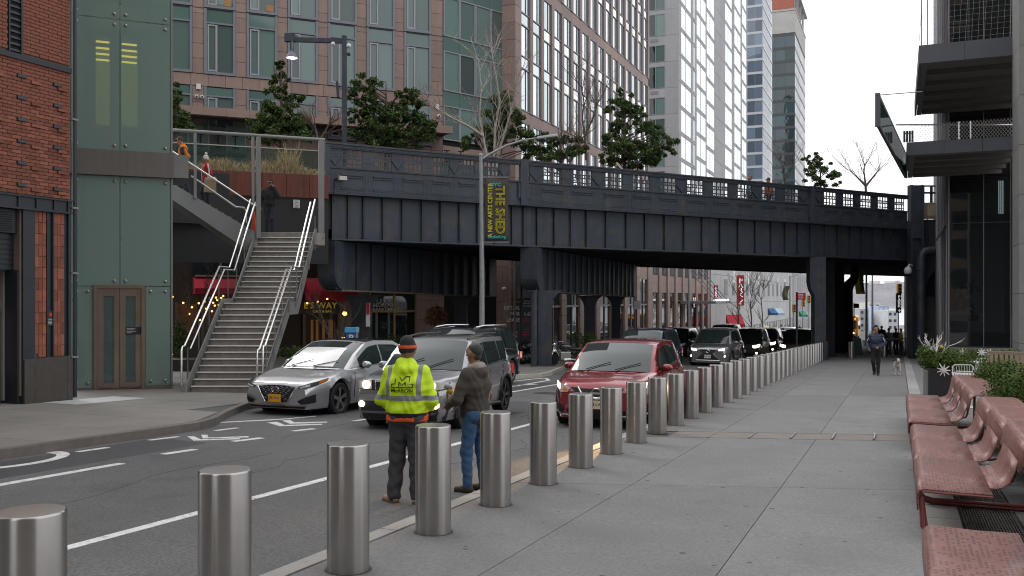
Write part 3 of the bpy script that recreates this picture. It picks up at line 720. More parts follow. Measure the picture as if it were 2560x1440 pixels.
for k in range(14):
 u = 628-k*17; v = 571-k*10.0
 p = fpz(u, v); q = fpz(u-17, v)
 MB().prism([p+n2*.07, q+n2*.07, q+n2*1.6, p+n2*1.6], (0,0,-.04)).build('tread', m_tread, uf)
 MB().prism([q+n2*.07, q+n2*1.6, q+n2*1.6+Vector((0,0,.13)), q+n2*.07+Vector((0,0,.13))], Vector((cos(EA),sin(EA),0))*.01).build('riser', m_tread, uf)
pf = thing('platform', 'steel landing platform at the head of the staircase', 'platform', loc=CM @ Vector((-6.8, 29, 3.8)), rz=AZ)
q0, q1 = fp(632, .07), fp(812, -.0)
MB().prism([(q0.x, q0.y, 3.42), tuple(CM @ Vector((-7.8, 28.25, 3.42))), tuple(CM @ Vector((-6.0, 28.25, 3.42))), (q1.x, q1.y, 3.42), tuple((q1+n2*3.2)[:2])+(3.42,), tuple((q0+n2*3.2)[:2])+(3.42,)], (0,0,.375)).build('floor', m_tread, pf)
m_cort = M('corten steel', (.155,.038,.022), .7, var=.25, vs=1.2, streak=.35)
pl = thing('planter', 'long rust red steel planter of dry grass above the platform', 'planter', loc=(*fp(650, 4.3)[:2], 5.0), rz=EA)
def cp(u, off=0): d0 = 32.6*(7285-793)/(7285-u); p = at(u, 746, d0); return Vector((p.x, p.y, 0))+n2*off
def cz(u, v): return EYE+(HZ-v)/FP*32.6*(7285-793)/(7285-u)
for (ua, ub) in ((380,470),(470,562),(562,655),(655,716),(716,774),(774,822)):
 a, b = cp(ua+.6), cp(ub-.6)
 MB().prism([(a.x, a.y, 5.33), (b.x, b.y, 5.33), (b.x, b.y, 6.15), (a.x, a.y, 6.15)], n2*.06).build('panel', m_cort, pl)
a, b = cp(380, .07), cp(822, .07); MB().prism([(a.x,a.y,5.3),(b.x,b.y,5.3),*[tuple((p+n2*1.0)[:2])+(5.3,) for p in (b,a)]], (0,0,.8)).build('soil', M('soil', (.05,.04,.03), .95), pl)
MB().prism([(a.x, a.y, 3.0), (b.x, b.y, 3.0), (b.x, b.y, 5.3), (a.x, a.y, 5.3)], n2*.1).build('back_wall', m_iron2, pl)
sg = thing('notice', 'small white notice with a round emblem on the dark wall behind the platform', 'sign', loc=(*cp(741, -.1)[:2], cz(741, 510)), rz=EA)
c = cp(741, -.03); x_ = Vector((cos(EA), sin(EA), 0))
MB().obox((c.x, c.y, cz(741,510)), x_*.11, n2*.01, Vector((0,0,.145))).build('board', m_white, sg)
mr = M('black print', (.02,.02,.022), .6, var=0)
o = c-n2*.014
MB().tube([Vector((o.x, o.y, cz(741,510)))+x_*.055*cos(t*pi/8)+Vector((0,0,.055*sin(t*pi/8))) for t in range(16)], .008, 4, closed=True).build('emblem', mr, sg)
for dz in (.105, -.10, -.12): MB().obox((o.x, o.y, cz(741,510)+dz), x_*.07, n2*.002, Vector((0,0,.006))).build('print_line', mr, sg)
m_bal = glass('greenish balustrade glass', (.68,.80,.76), ior=1.35, keep=.10, kcol=(.10,.17,.15))
gb = thing('glass_balustrade', 'greenish glass balustrade above the rust red planter', 'balustrade', loc=(*cp(650, 1.2)[:2], 6.1), rz=EA)
for (ua, ub) in ((380,440),(441,545),(546,655),(656,720),(721,822)):
 a, b = cp(ua, .85), cp(ub, .85); MB().prism([(a.x,a.y,5.9),(b.x,b.y,5.9),(b.x,b.y,7.12),(a.x,a.y,7.12)], n2*.015).build('pane', m_bal, gb)
a, b = cp(375, .82), cp(826, .82); MB().bar((a.x,a.y,7.14), (b.x,b.y,7.14), .04, .03).build('cap_rail', M('pale cap rail', (.45,.44,.40), .4, metal=.4), gb)
m_straw = M('dry straw grass', (.40,.32,.17), .8, var=.35, vs=6)
mb = MB(); r2 = random.Random(3)
for k in range(2600):
 u = r2.uniform(455, 815); o = r2.uniform(.12, .8); p = cp(u, o); h = .18+.22*r2.random()+.22*max(0, sin(u*.035+1.3))
 for uc, hh_, w in ((725, .95, 16), (660, .45, 30), (590, .2, 40)):
  h += hh_*math.exp(-((u-uc)/w)**2)*r2.random()
 lean = Vector((r2.gauss(0,.22), r2.gauss(0,.22), 1)); w = .008+.006*r2.random(); s_ = x_*w
 b0 = Vector((p.x, p.y, 6.08)); m_ = b0+lean*h*.6; t = b0+lean*h+Vector((r2.gauss(0,.1), r2.gauss(0,.1), -.03))
 mb.add([b0-s_, b0+s_, m_+s_*.8, t, m_-s_*.8], [(0,1,2,4),(4,2,3)])
mb.build('grass', m_straw, None, kind='stuff', label='pale dry ornamental grass in the rust red planter')
cn = thing('traffic_cone', 'small orange traffic cone on the platform beside the frame post', 'cone', loc=CM @ Vector((-7.82, 27.9, 3.42)))
c = CM @ Vector((-7.86, 28.0, 3.8)); MB().lathe([(.10,.02),(.03,.62),(.025,.64)], 14, c).build('cone_body', M('orange plastic', (.85,.09,.02), .5), cn, smooth=True)
MB().box(c.x-.15, c.x+.15, c.y-.15, c.y+.15, 3.8, 3.82).build('base', M('orange plastic', (.85,.09,.02), .5), cn)
A_ = gp(176, 976); B_ = gp(427, 971.5); LA = atan2(B_.y-A_.y, B_.x-A_.x); LW = sqrt((B_.x-A_.x)**2+(B_.y-A_.y)**2); LZ = min(A_.z, B_.z)
LM = frame((A_.x, A_.y, 0), LA)
lt = thing('lift_tower', 'greenish glass lift tower with steel double doors', 'lift', loc=(A_.x, A_.y, LZ), rz=LA)
m_lg = glass('lift tower glass', (.70,.84,.79), ior=1.6, keep=.47, kcol=(.34,.475,.43), rough=.03, wave=.12)
m_bronze = M('brushed bronze steel', (.32,.262,.215), .3, metal=.9, var=.12, vs=2, streak=.1)
m_bolt = M('glass fixing', (.35,.35,.34), .3, metal=1, var=.1)
def lx(u):
 dx, dy, _ = ray(u, 746); D_ = Vector((cos(LA), sin(LA), 0)); o = Vector((A_.x, A_.y, 0))
 det = dx*(-D_.y)+D_.x*dy; t = (o.x*(-D_.y)+D_.x*o.y)/det; return (t*dx-o.x)*D_.x+(t*dy-o.y)*D_.y
XM = lx(300); DL, DR = lx(234), lx(363); G0 = LZ+.08
def gpane(x0, x1, z0, z1):
 p = MB(LM).box(x0+.008, x1-.008, 0, .02, z0+.008, z1-.008).build('glass_pane', m_lg, lt)
 mb = MB(LM)
 for x in (x0+.13, x1-.13):
  for z in (z0+.13, z1-.13):
   if z1-z0 > .5: mb.lathe([(.035,0),(.035,.03),(.02,.04)], 10, (x, 0, z), (0,-1,0))
 mb.build('fixing', m_bolt, p)
for (x0, x1) in ((0, DL), (DR, LW)): gpane(x0, x1, G0, 2.08)
for (x0, x1) in ((0, XM), (XM, LW)):
 gpane(x0, x1, 2.08, 4.80); gpane(x0, x1, 5.42, 8.66); gpane(x0, x1, 8.66, 11.2); gpane(x0, x1, 11.2, 13.6)
for x0, x1, nm in ((-.04, -.005, 'edge_profile'), (LW+.005, LW+.045, 'edge_profile')):
 MB(LM).box(x0, x1, -.02, .1, LZ, 13.7).build(nm, m_galv, lt)
MB(LM).box(-.08, LW+.06, -.10, .3, 4.80, 5.42).build('belt_beam', M('brown grey beam', (.13,.118,.108), .55, metal=.1, var=.12, vs=2, streak=.1), lt)
MB(LM).box(LW+.062, LW+.42, -.06, 1.6, 4.82, 5.40).build('side_beam', M('grey beam end', (.17,.165,.158), .55, var=.1), lt)
MB(LM).box(-.0, LW, .0, .06, LZ-.1, G0).build('plinth', m_bronze, lt)
dz1 = 2.03
dr = MB(LM); dr.box(DL, DL+.09, -.06, .06, LZ, dz1+.08); dr.box(DR-.09, DR, -.06, .06, LZ, dz1+.08); dr.box(DL+.09, DR-.09, -.06, .06, dz1, dz1+.08); dr.build('door_frame', m_bronze, lt)
m_dg = glass('door glass', (.5,.62,.6), ior=1.5, keep=.45, kcol=(.14,.22,.21))
xm = (DL+DR)/2
for (x0, x1) in ((DL+.095, xm-.006), (xm+.006, DR-.095)):
 d_ = MB(LM); d_.box(x0, x0+.13, 0, .05, LZ+.02, dz1-.005); d_.box(x1-.13, x1, 0, .05, LZ+.02, dz1-.005); d_.box(x0+.13, x1-.13, 0, .05, LZ+.02, LZ+.2); d_.box(x0+.13, x1-.13, 0, .05, dz1-.2, dz1-.005)
 dd = d_.build('door', m_bronze, lt); MB(LM).box(x0+.13, x1-.13, .02, .03, LZ+.2, dz1-.2).build('pane', m_dg, dd)
pn = MB(LM).box(xm+.13, xm+.13+.44, -.004, .018, .88, 1.07).build('notice', mr, lt)
for i in range(4): MB(LM).box(xm+.16, xm+.16+(.2,.16,.22,.12)[i], -.006, -.0045, 1.03-i*.035, 1.037-i*.035).build('print_line', m_white, pn)
m_in = M('shaft lining', (.50,.57,.54), .6, var=.15)
MB(LM).box(-.03, LW+.03, 2.4, 2.5, LZ, 13.7).build('back_lining', m_in, lt)
MB(LM).box(-.04, .0, .1, 2.4, LZ, 13.7).build('side_lining', m_in, lt)
MB(LM).box(LW+.01, LW+.03, .1, 2.4, LZ, 13.7).build('side_glass', m_lg, lt)
for x in (.28, LW-.55, LW-.2): MB(LM).box(x, x+.1, .9, 1.0, LZ, 13.7).build('guide_rail', M('guide rail', (.14,.18,.19), .5, metal=.3), lt)
for z in (3.2, 6.0, 9.2): MB(LM).box(.03, LW-.03, .5, .6, z, z+.12).build('cross_tie', m_galv, lt)
MB(LM).box(.03, LW-.03, .3, 2.3, 5.3, 5.38).build('landing', m_in, lt)
m_cab = M('lift cab wall', (.17,.22,.24), .5, var=.08)
cb = MB(LM); cb.box(lx(222), lx(237), .7, .74, 6.1, 8.6); cb.box(lx(274), lx(304), .7, .74, 6.1, 8.6); cb.box(lx(346), lx(362), .7, .74, 6.1, 8.6); cb.box(lx(237), lx(274), .7, .74, 8.35, 8.6); cb.box(lx(304), lx(346), .7, .74, 8.35, 8.6)
cb.box(lx(222), lx(362), .7, .74, 5.4, 6.09); cb.build('cab_front', m_cab, lt)
m_yl = M('yellow lit cab lining', (.60,.55,.10), .6, var=.25, emis=.22)
MB(LM).box(lx(236), lx(350), 1.9, 1.95, 6.1, 8.4).build('cab_lining', m_yl, lt)
m_tube = M('warm lamp strip', (1.0,.62,.08), .5, var=0, emis=2.5)
for i, z in enumerate((8.28, 8.12, 7.97, 7.82)):
 for (ua, ub) in ((238, 273), (305, 344)): MB(LM).box(lx(ua), lx(ub), .8, .86, z-.018, z+.018).build('lamp_strip', m_tube, lt)
BX = -16.40
m_brick = M('red brick', (.235,.080,.049), .85, var=.22, vs=5, rand=.32, fine=.18, fs=40)
m_brickd = M('dark glazed brick', (.035,.037,.045), .4, var=.15)
m_mort = M('mortar', (.16,.12,.10), .9, var=.15)
m_blk = M('blue black steel', (.022,.027,.034), .45, metal=.2, var=.15)
bk = thing('brick_building', 'red brick building with protruding bricks and black steel bands beside the lift', 'building', loc=(BX, 13, gz(13)))
MB().box(BX-6, BX-.02, 13.31, 14.50, -.2, 14).build('wall', m_mort, bk)
MB().box(BX-6, BX-.02, 5.0, 13.309, 3.6, 14).build('wall', m_mort, bk)
MB().box(BX-6, BX-.02, 5.0, 6.0, -.2, 3.59).build('wall', m_mort, bk)
nb = 0; restb = MB(); ch = .0735
r4 = random.Random(11)
order = []
for i in range(60):
 z = 3.90+i*ch
 if z+.06 > 9.45: break
 if 6.60 < z+.03 < 6.74: continue
 for j in range(30):
  y1 = 14.505-(j*.215)-(.107 if i % 2 else 0); y0 = y1-.205
  if i % 2 and j == 0: order.append((14.505-.097, 14.505, z, 0))
  if y1 < 8.3: continue
  if z > 6.7 and y0 < 13.36 and y1 > 13.02:
   if y0 < 13.02-.05: y1 = 13.02
   elif y1 > 13.36+.05: y0 = 13.365
   else: continue
  pro = 0
  if z < 6.5 and i % 6 == 2 and j in (1, 5, 9, 13): pro = 1
  if z < 6.5 and i % 6 == 1 and j in (0, 3, 7, 11): pro = 2
  order.append((y0, y1, z, pro))
for (y0, y1, z, pro) in order:
 o = r4.uniform(-.004, .004)
 if pro: o = .032
 if (pro or nb < 215) and y1 > 12.75:
  piece('brick', m_brickd if pro == 1 else m_brick, bk, (BX-.03+o, (y0+y1)/2, z+.031), (.04, (y1-y0)/2, .031)); nb += 1
 else: restb.box(BX-.07+o, BX+.01+o, y0, y1, z, z+.062)
restb.build('brick', m_brick, bk, kind='stuff')
for (ya, yb) in ((13.64, 13.91), (14.10, 14.36)):
 n = 13; hgt = (3.58-.56)/n
 for i in range(n):
  for q in range(3):
   w = (yb-ya)/3
   piece('brick', m_brick, bk, (BX-.03+r4.uniform(-.004,.004), ya+w*(q+.5), .56+hgt*(i+.5)), (.045, w/2-.004, hgt/2-.005))
def kbox(y0, y1, z0, z1, x1, m, name, x0=BX-.1): return MB().box(x0, x1, y0, y1, z0, z1).build(name, m, bk)
kbox(13.35, 13.63, gz(13.4), 3.58, BX+.03, m_blk, 'jamb'); kbox(13.915, 14.095, .56, 3.58, BX-.01, m_blk, 'channel')
for y in (13.93, 14.07): kbox(y-.012, y+.012, .56, 3.58, BX+.03, m_blk, 'channel_lip', BX-.0095)
kbox(14.365, 14.51, .56, 3.58, BX-.0, m_blk, 'channel'); kbox(14.44, 14.47, .56, 3.6, BX+.05, m_blk, 'channel_lip', BX+.001)
kbox(5.0, 14.52, 3.60, 3.86, BX+.05, m_blk, 'band_beam'); kbox(5.0, 14.53, 3.58, 3.62, BX+.09, m_blk, 'band_lip', BX+.051); kbox(5.0, 14.53, 3.84, 3.875, BX+.09, m_blk, 'band_lip', BX+.051)
for y in (13.2, 13.62, 14.05, 14.4): kbox(y, y+.02, 3.62, 3.84, BX+.085, m_blk, 'web_plate', BX+.051)
kbox(5.0, 14.53, 6.60, 6.71, BX+.05, m_blk, 'band_beam')
MB().tube([(BX+.05, 14.60, gz(14.6)+.05), (BX+.05, 14.60, 9.4)], .045, 8).build('corner_pipe', m_blk, bk, smooth=True)
for z in (.5, 2.3, 3.7, 5.6): MB().box(BX-.02, BX+.1, 14.5, 14.66, z, z+.04).build('pipe_clip', m_galv, bk)
m_gran = M('dark flecked granite', (.060,.052,.045), .45, var=.2, vs=6, fine=.55, fs=130)
kbox(13.36, 13.62, gz(13.4)-.02, .54, BX+.06, m_gran, 'plinth_stone', BX-.3); kbox(13.625, 14.40, gz(13.9)-.03, .54, BX+.06, m_gran, 'plinth_stone', BX-.3); kbox(14.405, 14.54, gz(14.4)-.04, .54, BX+.06, m_gran, 'plinth_stone', BX-.3)
kbox(13.03, 13.06, 6.71, 9.5, BX+.03, m_blk, 'louvre_frame'); kbox(13.31, 13.35, 6.71, 9.5, BX+.03, m_blk, 'louvre_frame')
MB().box(BX-.3, BX-.018, 13.06, 13.31, 6.72, 9.4).build('louvre_back', m_dark, bk)
for i in range(13): MB().prism([(BX+.02, 13.06, 6.75+i*.125), (BX-.0, 13.06, 6.80+i*.125), (BX-.016, 13.06, 6.80+i*.125), (BX-.016, 13.06, 6.75+i*.125)], (0,.25,0)).build('louvre_slat', m_blk, bk)
piece('sign_plate', mr, bk, (BX+.005, 14.01, 1.36), (.012, .085, .16))
MB().lathe([(.04,0),(.04,.004)], 14, (BX+.0175, 14.01, 1.44), (1,0,0)).build('red_mark', M('red print', (.5,.02,.03), .5), bk)
text('NO SMOKING', .028, m_white, bk, (BX+.0175, 14.01, 1.34), (0,1,0), (0,0,1), .001)
for i in range(3): MB().box(BX+.0172, BX+.0182, 13.95, 14.07, 1.30-i*.03, 1.308-i*.03).build('print_line', m_white, bk)
kbox(12.0, 13.345, 3.1, 3.58, BX-.1, m_blk, 'louvre_box', BX-.4)
for i in range(9): kbox(12.0, 13.2, 3.14+i*.045, 3.155+i*.045, BX-.07, m_iron2, 'louvre_slat', BX-.099)
kbox(12.0, 13.345, 2.35, 3.09, BX-.2, m_blk, 'roller_shutter', BX-.4)
for i in range(7): kbox(12.0, 13.345, 2.37+i*.1, 2.385+i*.1, BX-.18, m_iron2, 'shutter_rib', BX-.199)
kbox(13.28, 13.345, gz(13)-.0, 2.35, BX-.05, m_blk, 'shutter_guide', BX-.4)
MB().box(BX-6, BX-.5, 6, 13.3, gz(13)-.03, gz(13)+.01).build('bay_floor', M('bay floor', (.08,.075,.06), .8), bk)
MB().box(BX-6.1, BX-5.9, 6, 13.3, -.3, 3.6).build('bay_wall', M('bay wall', (.25,.24,.22), .9), bk)
MB().box(BX-5.9, BX-.42, 13.25, 13.3, -.3, 3.6).build('bay_wall', M('bay wall', (.25,.24,.22), .9), bk)
hr = thing('hose_reel', 'round mirror like drum with cables hanging in the open bay at the left edge', 'hose reel', loc=(BX-.75, 12.75, 1.9))
MB().lathe([(.0,.0),(.25,.02),(.30,.08),(.30,.14),(.26,.16)], 24, (BX-.75, 12.86, 1.95), (.7,-.7,0)).build('drum', M('drum', (.35,.36,.3), .25, metal=.5), hr, smooth=True)
for i in range(5): MB().tube([(BX-.7+.03*i, 12.80+.04*i, 2.2), (BX-.62, 12.78+.05*i, 1.9-.1*i), (BX-.6+.02*i, 12.95, 1.45), (BX-.6, 13.0+.02*i, .7)], .014, 6).build('cable', m_dark, hr)
rp2 = thing('standpipe', 'red standpipe inside the open bay at the left edge', 'pipe', loc=(BX-.6, 13.02, gz(13)))
MB().tube([(BX-.6,13.02,gz(13)),(BX-.6,13.02,1.5),(BX-.75,13.0,1.65)], .04, 10).build('pipe', M('red paint', (.45,.02,.03), .4), rp2)
for z in (.0, .35): MB().ball((BX-.56,13.0,z), .06).build('valve', M('red paint', (.45,.02,.03), .4), rp2)
wp = thing('storage_panel', 'white panel with a blue base standing in the open bay', 'panel', loc=(BX-.8, 13.17, gz(13)))
MB().box(BX-.95, BX-.45, 13.14, 13.2, .22, 1.55).build('panel', m_white, wp); MB().box(BX-.95, BX-.45, 13.14, 13.2, .0, .215).build('blue_base', M('blue paint', (.02,.14,.55), .5), wp); MB().box(BX-.95, BX-.45, 13.14, 13.2, gz(13), -.005).build('dark_base', m_dark, wp)
p = gp(82, 1007); t = thing('guard_post', 'black steel guard post standing before the brick pier', 'post', loc=p)
MB().lathe([(.105,0),(.105,1.0),(.10,1.02),(0,1.025)], 20, p, cap=False).build('post', m_blk, t, smooth=True)
# ========================= BUILDINGS
m_pink = M('pink granite panel', (.30,.205,.172), .6, var=.12, vs=1.5, rand=.10, fine=.12, fs=30, streak=.08)
m_pinkj = M('pink panel joint', (.10,.07,.06), .9, var=.1)
m_surr = M('grey blue window surround', (.19,.20,.225), .45, metal=.2, var=.06)
m_case = M('pale casement frame', (.33,.33,.36), .4, metal=.3, var=.05)
m_pane = pane_mat('teal window pane', (.115,.18,.165), rand=.5)
m_paned = pane_mat('dark window pane', (.03,.045,.045), rand=.5)
m_span = pane_mat('teal spandrel glass', (.10,.175,.158), rough=.06, rand=.12, wave=.08)
m_sky = pane_mat('street wing pane', (.62,.70,.70), rough=.03, ior=1.9, rand=.25, wave=.25); m_sky.node_tree.nodes['Principled BSDF'].inputs['Metallic'].default_value = .72
WC = {}
def win(parent, T, x, z, w, h, style, name='window'):
 key = (round(w, 3), round(h, 3), style); R_ = T.to_3x3().to_4x4()
 if key not in WC:
  f = MB(); P = []
  if style == 'left':
   s = .13
   f.box(0,s,-.05,.10,0,h); f.box(w-s,w,-.05,.10,0,h); f.box(s,w-s,-.05,.10,0,s); f.box(s,w-s,-.05,.10,h-s*.6,h)
   c = MB(); a, b = s+.03, s+.03+(w-2*s)*.36; t = .07
   c.box(a,a+t,-.03,.06,s+.02,h-s*.6-.03); c.box(b-t,b,-.03,.06,s+.02,h-s*.6-.03); c.box(a+t,b-t,-.03,.06,s+.02,s+.02+t); c.box(a+t,b-t,-.03,.06,h-s*.6-.03-t,h-s*.6-.03)
   f.box(b+.005,b+.045,-.01,.06,s+.001,h-s*.6-.001)
   P = [('casement', c.mesh('casement', m_case)), ('pane', MB().box(a+t,b-t,.02,.04,s+.02+t,h-s*.6-.03-t).mesh('pane', m_pane)), ('pane', MB().box(b+.046,w-s-.001,.03,.05,s+.001,h-s*.6-.001).mesh('pane', m_pane))]
   fm = f.mesh('frame', m_surr)
  elif style == 'street':
   s = .07
   f.box(0,s,-.02,.12,0,h); f.box(w-s,w,-.02,.12,0,h); f.box(s,w-s,-.02,.12,0,s); f.box(s,w-s,-.02,.12,h-s,h); f.box(w*.62,w*.62+.05,.0,.10,s+.001,h-s-.001)
   P = [('pane', MB().box(s+.001,w*.62-.001,.04,.06,s+.001,h-s-.001).mesh('pane', m_sky)), ('pane', MB().box(w*.62+.051,w-s-.001,.04,.06,s+.001,h-s-.001).mesh('pane', m_sky))]
   fm = f.mesh('frame', m_surr)
  elif style == 'bay':
   s = .06
   f.box(0,s,-.02,.1,0,h); f.box(w-s,w,-.02,.1,0,h); f.box(s,w-s,-.02,.1,0,s); f.box(s,w-s,-.02,.1,h-s,h)
   P = [('pane', MB().box(s+.001,w-s-.001,.03,.05,s+.001,h-s-.001).mesh('pane', m_pane))]; fm = f.mesh('frame', m_case)
  elif style == 'tower':
   s = .06
   f.box(0,s,-.02,.1,0,h); f.box(w-s,w,-.02,.1,0,h); f.box(s,w-s,-.02,.1,0,s); f.box(s,w-s,-.02,.1,h-s,h); f.box(w/2-.04,w/2+.04,-.02,.1,s+.001,h-s-.001)
   P = [('pane', MB().box(s+.001,w/2-.041,.03,.05,s+.001,h-s-.001).mesh('pane', m_paned)), ('pane', MB().box(w/2+.041,w-s-.001,.03,.05,s+.001,h-s-.001).mesh('pane', m_pane))]; fm = f.mesh('frame', M('grey window frame', (.26,.27,.28), .4, var=.05))
  elif style == 'side':
   s = .05
   f.box(0,s,-.0,.1,0,h); f.box(w-s,w,-.0,.1,0,h); f.box(s,w-s,-.0,.1,0,s); f.box(s,w-s,-.0,.1,h-s,h); f.box(w*.42,w*.42+.05,.0,.1,s+.001,h-s-.001)
   P = [('pane', MB().box(s+.001,w*.42-.001,.02,.04,s+.001,h-s-.001).mesh('pane', m_sky)), ('pane', MB().box(w*.42+.051,w-s-.001,.02,.04,s+.001,h-s-.001).mesh('pane', m_sky))]; fm = f.mesh('frame', M('grey window frame', (.26,.27,.28), .4, var=.05))
  elif style == 'cw':
   f.box(0,.05,-.04,.02,0,h); f.box(0.05,w,-.04,.02,0,.05)
   P = [('pane', MB().box(.05,w,.0,.02,.05,h).mesh('pane', m_cw))]; fm = f.mesh('frame', m_mull)
  elif style == 'cwd':
   f.box(0,.06,-.04,.02,0,h); f.box(0.06,w,-.04,.02,0,.3)
   P = [('pane', MB().box(.06,w,.0,.02,.3,h).mesh('pane', m_cwd))]; fm = f.mesh('frame', m_mulld)
  WC[key] = (fm, P)
 fm, P = WC[key]
 def put(nm, me, par, Ml):
  o = bpy.data.objects.new(nm, me); COL.objects.link(o); o.parent = par; o.matrix_local = Ml; return o
 Ti = INV[parent.name]; Mw = T @ Matrix.Translation((x, 0, z))
 fo = put(name, fm, parent, Ti @ Mw)
 for nm, me in P: put(nm, me, fo, Matrix.Identity(4))
 return fo
m_cw = pane_mat('pale blue curtain glass', (.12,.16,.21), rand=.4, ior=1.7, wave=.5); m_mull = M('silver mullion', (.42,.43,.45), .35, metal=.4, var=.05)
m_cwd = pane_mat('dark curtain glass', (.035,.06,.07), rand=.4, wave=.5); m_mulld = M('dark mullion', (.045,.05,.055), .4, var=.05)
def wallpanels(parent, T, x0, x1, z0, z1, pw, ph, mat, off=0.0, th=.06, name='stone_panel', j=.008):
 nx = max(1, round((x1-x0)/pw)); nz = max(1, round((z1-z0)/ph)); w = (x1-x0)/nx; h = (z1-z0)/nz; rot = T.to_3x3()
 for i in range(nx):
  for k in range(nz):
   piece(name, mat, parent, T @ Vector((x0+w*(i+.5), off+th/2, z0+h*(k+.5))), (w/2-j, th/2, h/2-j), rot)
EB = AZ+atan2(2300, 5320)
S0 = at(1107, 746, 49.3); PM = frame((S0.x, S0.y, 0), EB)
def bx(u):
 k = (u-1280)/FP; D_ = Vector((cos(EB), sin(EB), 0)); dx, dy, _ = ray(u, 746); o = S0
 det = dx*(-D_.y)+D_.x*dy; t = (o.x*(-D_.y)+D_.x*o.y)/det; return (t*dx-o.x)*D_.x+(t*dy-o.y)*D_.y
pk = thing('apartment_building', 'pink granite apartment house behind the viaduct, wing with tall green tinted windows', 'building', loc=(S0.x, S0.y, gz(46)), rz=EB)
XL = bx(330)
MB(PM).box(XL, 0, .10, 14, -2, 26).build('wall', m_pinkj, pk)
cols = [(388,481),(510,589),(616,694),(719,795),(820,892),(916,987),(1010,1078)]
X = [(bx(a), bx(b)) for a, b in cols]
piers = [(XL, X[0][0])]+[(X[i][1], X[i+1][0]) for i in range(6)]+[(X[6][1], 0)]
BAND = [(12.05, 12.62), (19.2, 19.8)]
for (a, b) in piers[1:]:
 wallpanels(pk, PM, a+.005, b-.005, 12.64, 19.18, 2, .73, m_pink); wallpanels(pk, PM, a+.005, b-.005, 5.0, 12.03, 2, .78, m_pink)
for (z0, z1) in BAND[:1]: wallpanels(pk, PM, X[0][0], 0, z0, z1, .78, .57, m_pink)
for (a, b) in X:
 w = b-a
 win(pk, PM, a, 12.64, w, 2.52, 'left'); win(pk, PM, a, 15.86, w, 2.52, 'left')
 win(pk, PM, a, 9.9, w, 1.72, 'left')
 for z0, z1 in ((15.17, 15.78), (11.63, 12.0), (18.4, 19.1)):
  MB(PM).box(a+.12, b-.12, .02, .05, z0, z1).build('spandrel', m_span, pk)
  MB(PM).box(a, a+.118, -.04, .09, z0-.01, z1+.03).build('surround', m_surr, pk); MB(PM).box(b-.118, b, -.04, .09, z0-.01, z1+.03).build('surround', m_surr, pk)
 MB(PM).box(a-.01, b+.01, -.02, .09, 15.785, 15.855).build('shadow_joint', M('dark joint', (.03,.03,.035), .7, var=0), pk)
MB(PM).box(XL, 0, -.012, .02, 15.80, 15.83).build('shadow_joint', M('dark joint', (.03,.03,.035), .7, var=0), pk)
for (a, b) in X[2:]: wallpanels(pk, PM, a, b, 6.6, 9.85, .8, .8, m_pink, off=.03)
cz0, cz1 = 10.35, 10.74
nC = 15
for i in range(nC):
 a = XL+(0-XL)*i/nC; b = XL+(0-XL)*(i+1)/nC
 MB(PM).box(a+.006, b-.006, -1.6, -1.3, cz0, cz1).build('canopy_stone', m_pink, pk)
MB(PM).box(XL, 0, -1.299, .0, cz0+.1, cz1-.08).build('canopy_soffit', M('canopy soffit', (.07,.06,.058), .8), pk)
for (ua, ub) in ((428,470),(472,520),(522,566),(568,612)):
 MB(PM).box(bx(ua), bx(ub), -.05, -.02, 6.0, 10.2).build('glazing', m_pane, pk)
MB(PM).box(bx(425), bx(614), -.12, -.03, 8.72, 8.84).build('transom', m_iron, pk)
for u in (470.5, 521, 567, 613): MB(PM).box(bx(u)-.04, bx(u)+.04, -.10, .0, 6.0, 10.3).build('mullion', m_surr, pk)
for u in (500, 544, 586, 1111, 1146):
 mb = MB(PM); x = bx(u); mb.box(x-.03, x+.03, -.4, -.36, 9.1, 9.62); mb.box(x-.16, x+.16, -.41, -.35, 9.05, 9.1); mb.box(x-.16, x+.16, -.41, -.35, 9.62, 9.67); mb.build('canopy_bracket', m_dark, pk)
wallpanels(pk, PM, bx(620), bx(770), 6.0, 10.3, .8, .8, m_pink, off=.0)
for u, v in ((496, 217), (1093, 268)):
 d_ = 49.3*(6600-1107)/(6600-u); z = EYE+(HZ-v)/FP*d_; x = bx(u)
 MB(PM).box(x-.1, x+.1, -.1, 0, z-.13, z+.13).build('sensor_box', m_white, pk)
 for dx_ in ((-.09, .16) if u < 600 else (.05,)):
  MB(PM).ball((x+dx_, -.12, z-.5), .10).build('camera_dome', m_white, pk, smooth=True); MB(PM).ball((x+dx_, -.19, z-.5), .05).build('camera_lens', mr, pk)
m_warm = M('warm lit room', (.35,.18,.08), .8, var=.2, emis=.10)
for i, z in ((1, 15.93), (2, 15.93)): MB(PM).box(X[i][0]+.95, X[i][1]-.2, .005, .028, z+.1, z+.42).build('lit_sill', m_warm, pk)
gpk = gz(47)
wallpanels(pk, PM, bx(640), bx(672), gpk, 4.6, 2, .95, m_pink, off=-.05);
for (ua, ub) in ((830,868),(1038,1088),(1070,1107)):
 wallpanels(pk, PM, bx(ua), bx(ub), gpk, 4.6, 2.2, .95, m_pink, off=-.25, th=.3)
m_shop = pane_mat('dark shop glass', (.022,.026,.026), rand=.3); m_gold = M('bronze gold frame', (.30,.20,.07), .35, metal=.7, var=.1)
for (ua, ub) in ((925,982),(985,1036),(1090,1105)):
 MB(PM).box(bx(ua), bx(ub), -.10, -.05, gpk+.1, 4.5).build('shop_pane', m_shop, pk)
for u in (924, 984, 1037): MB(PM).box(bx(u)-.05, bx(u)+.05, -.18, -.11, gpk, 4.5).build('shop_mullion', m_gold, pk)
MB(PM).box(bx(924), bx(1037), -.17, -.105, 1.05, 1.17).build('shop_transom', m_gold, pk)
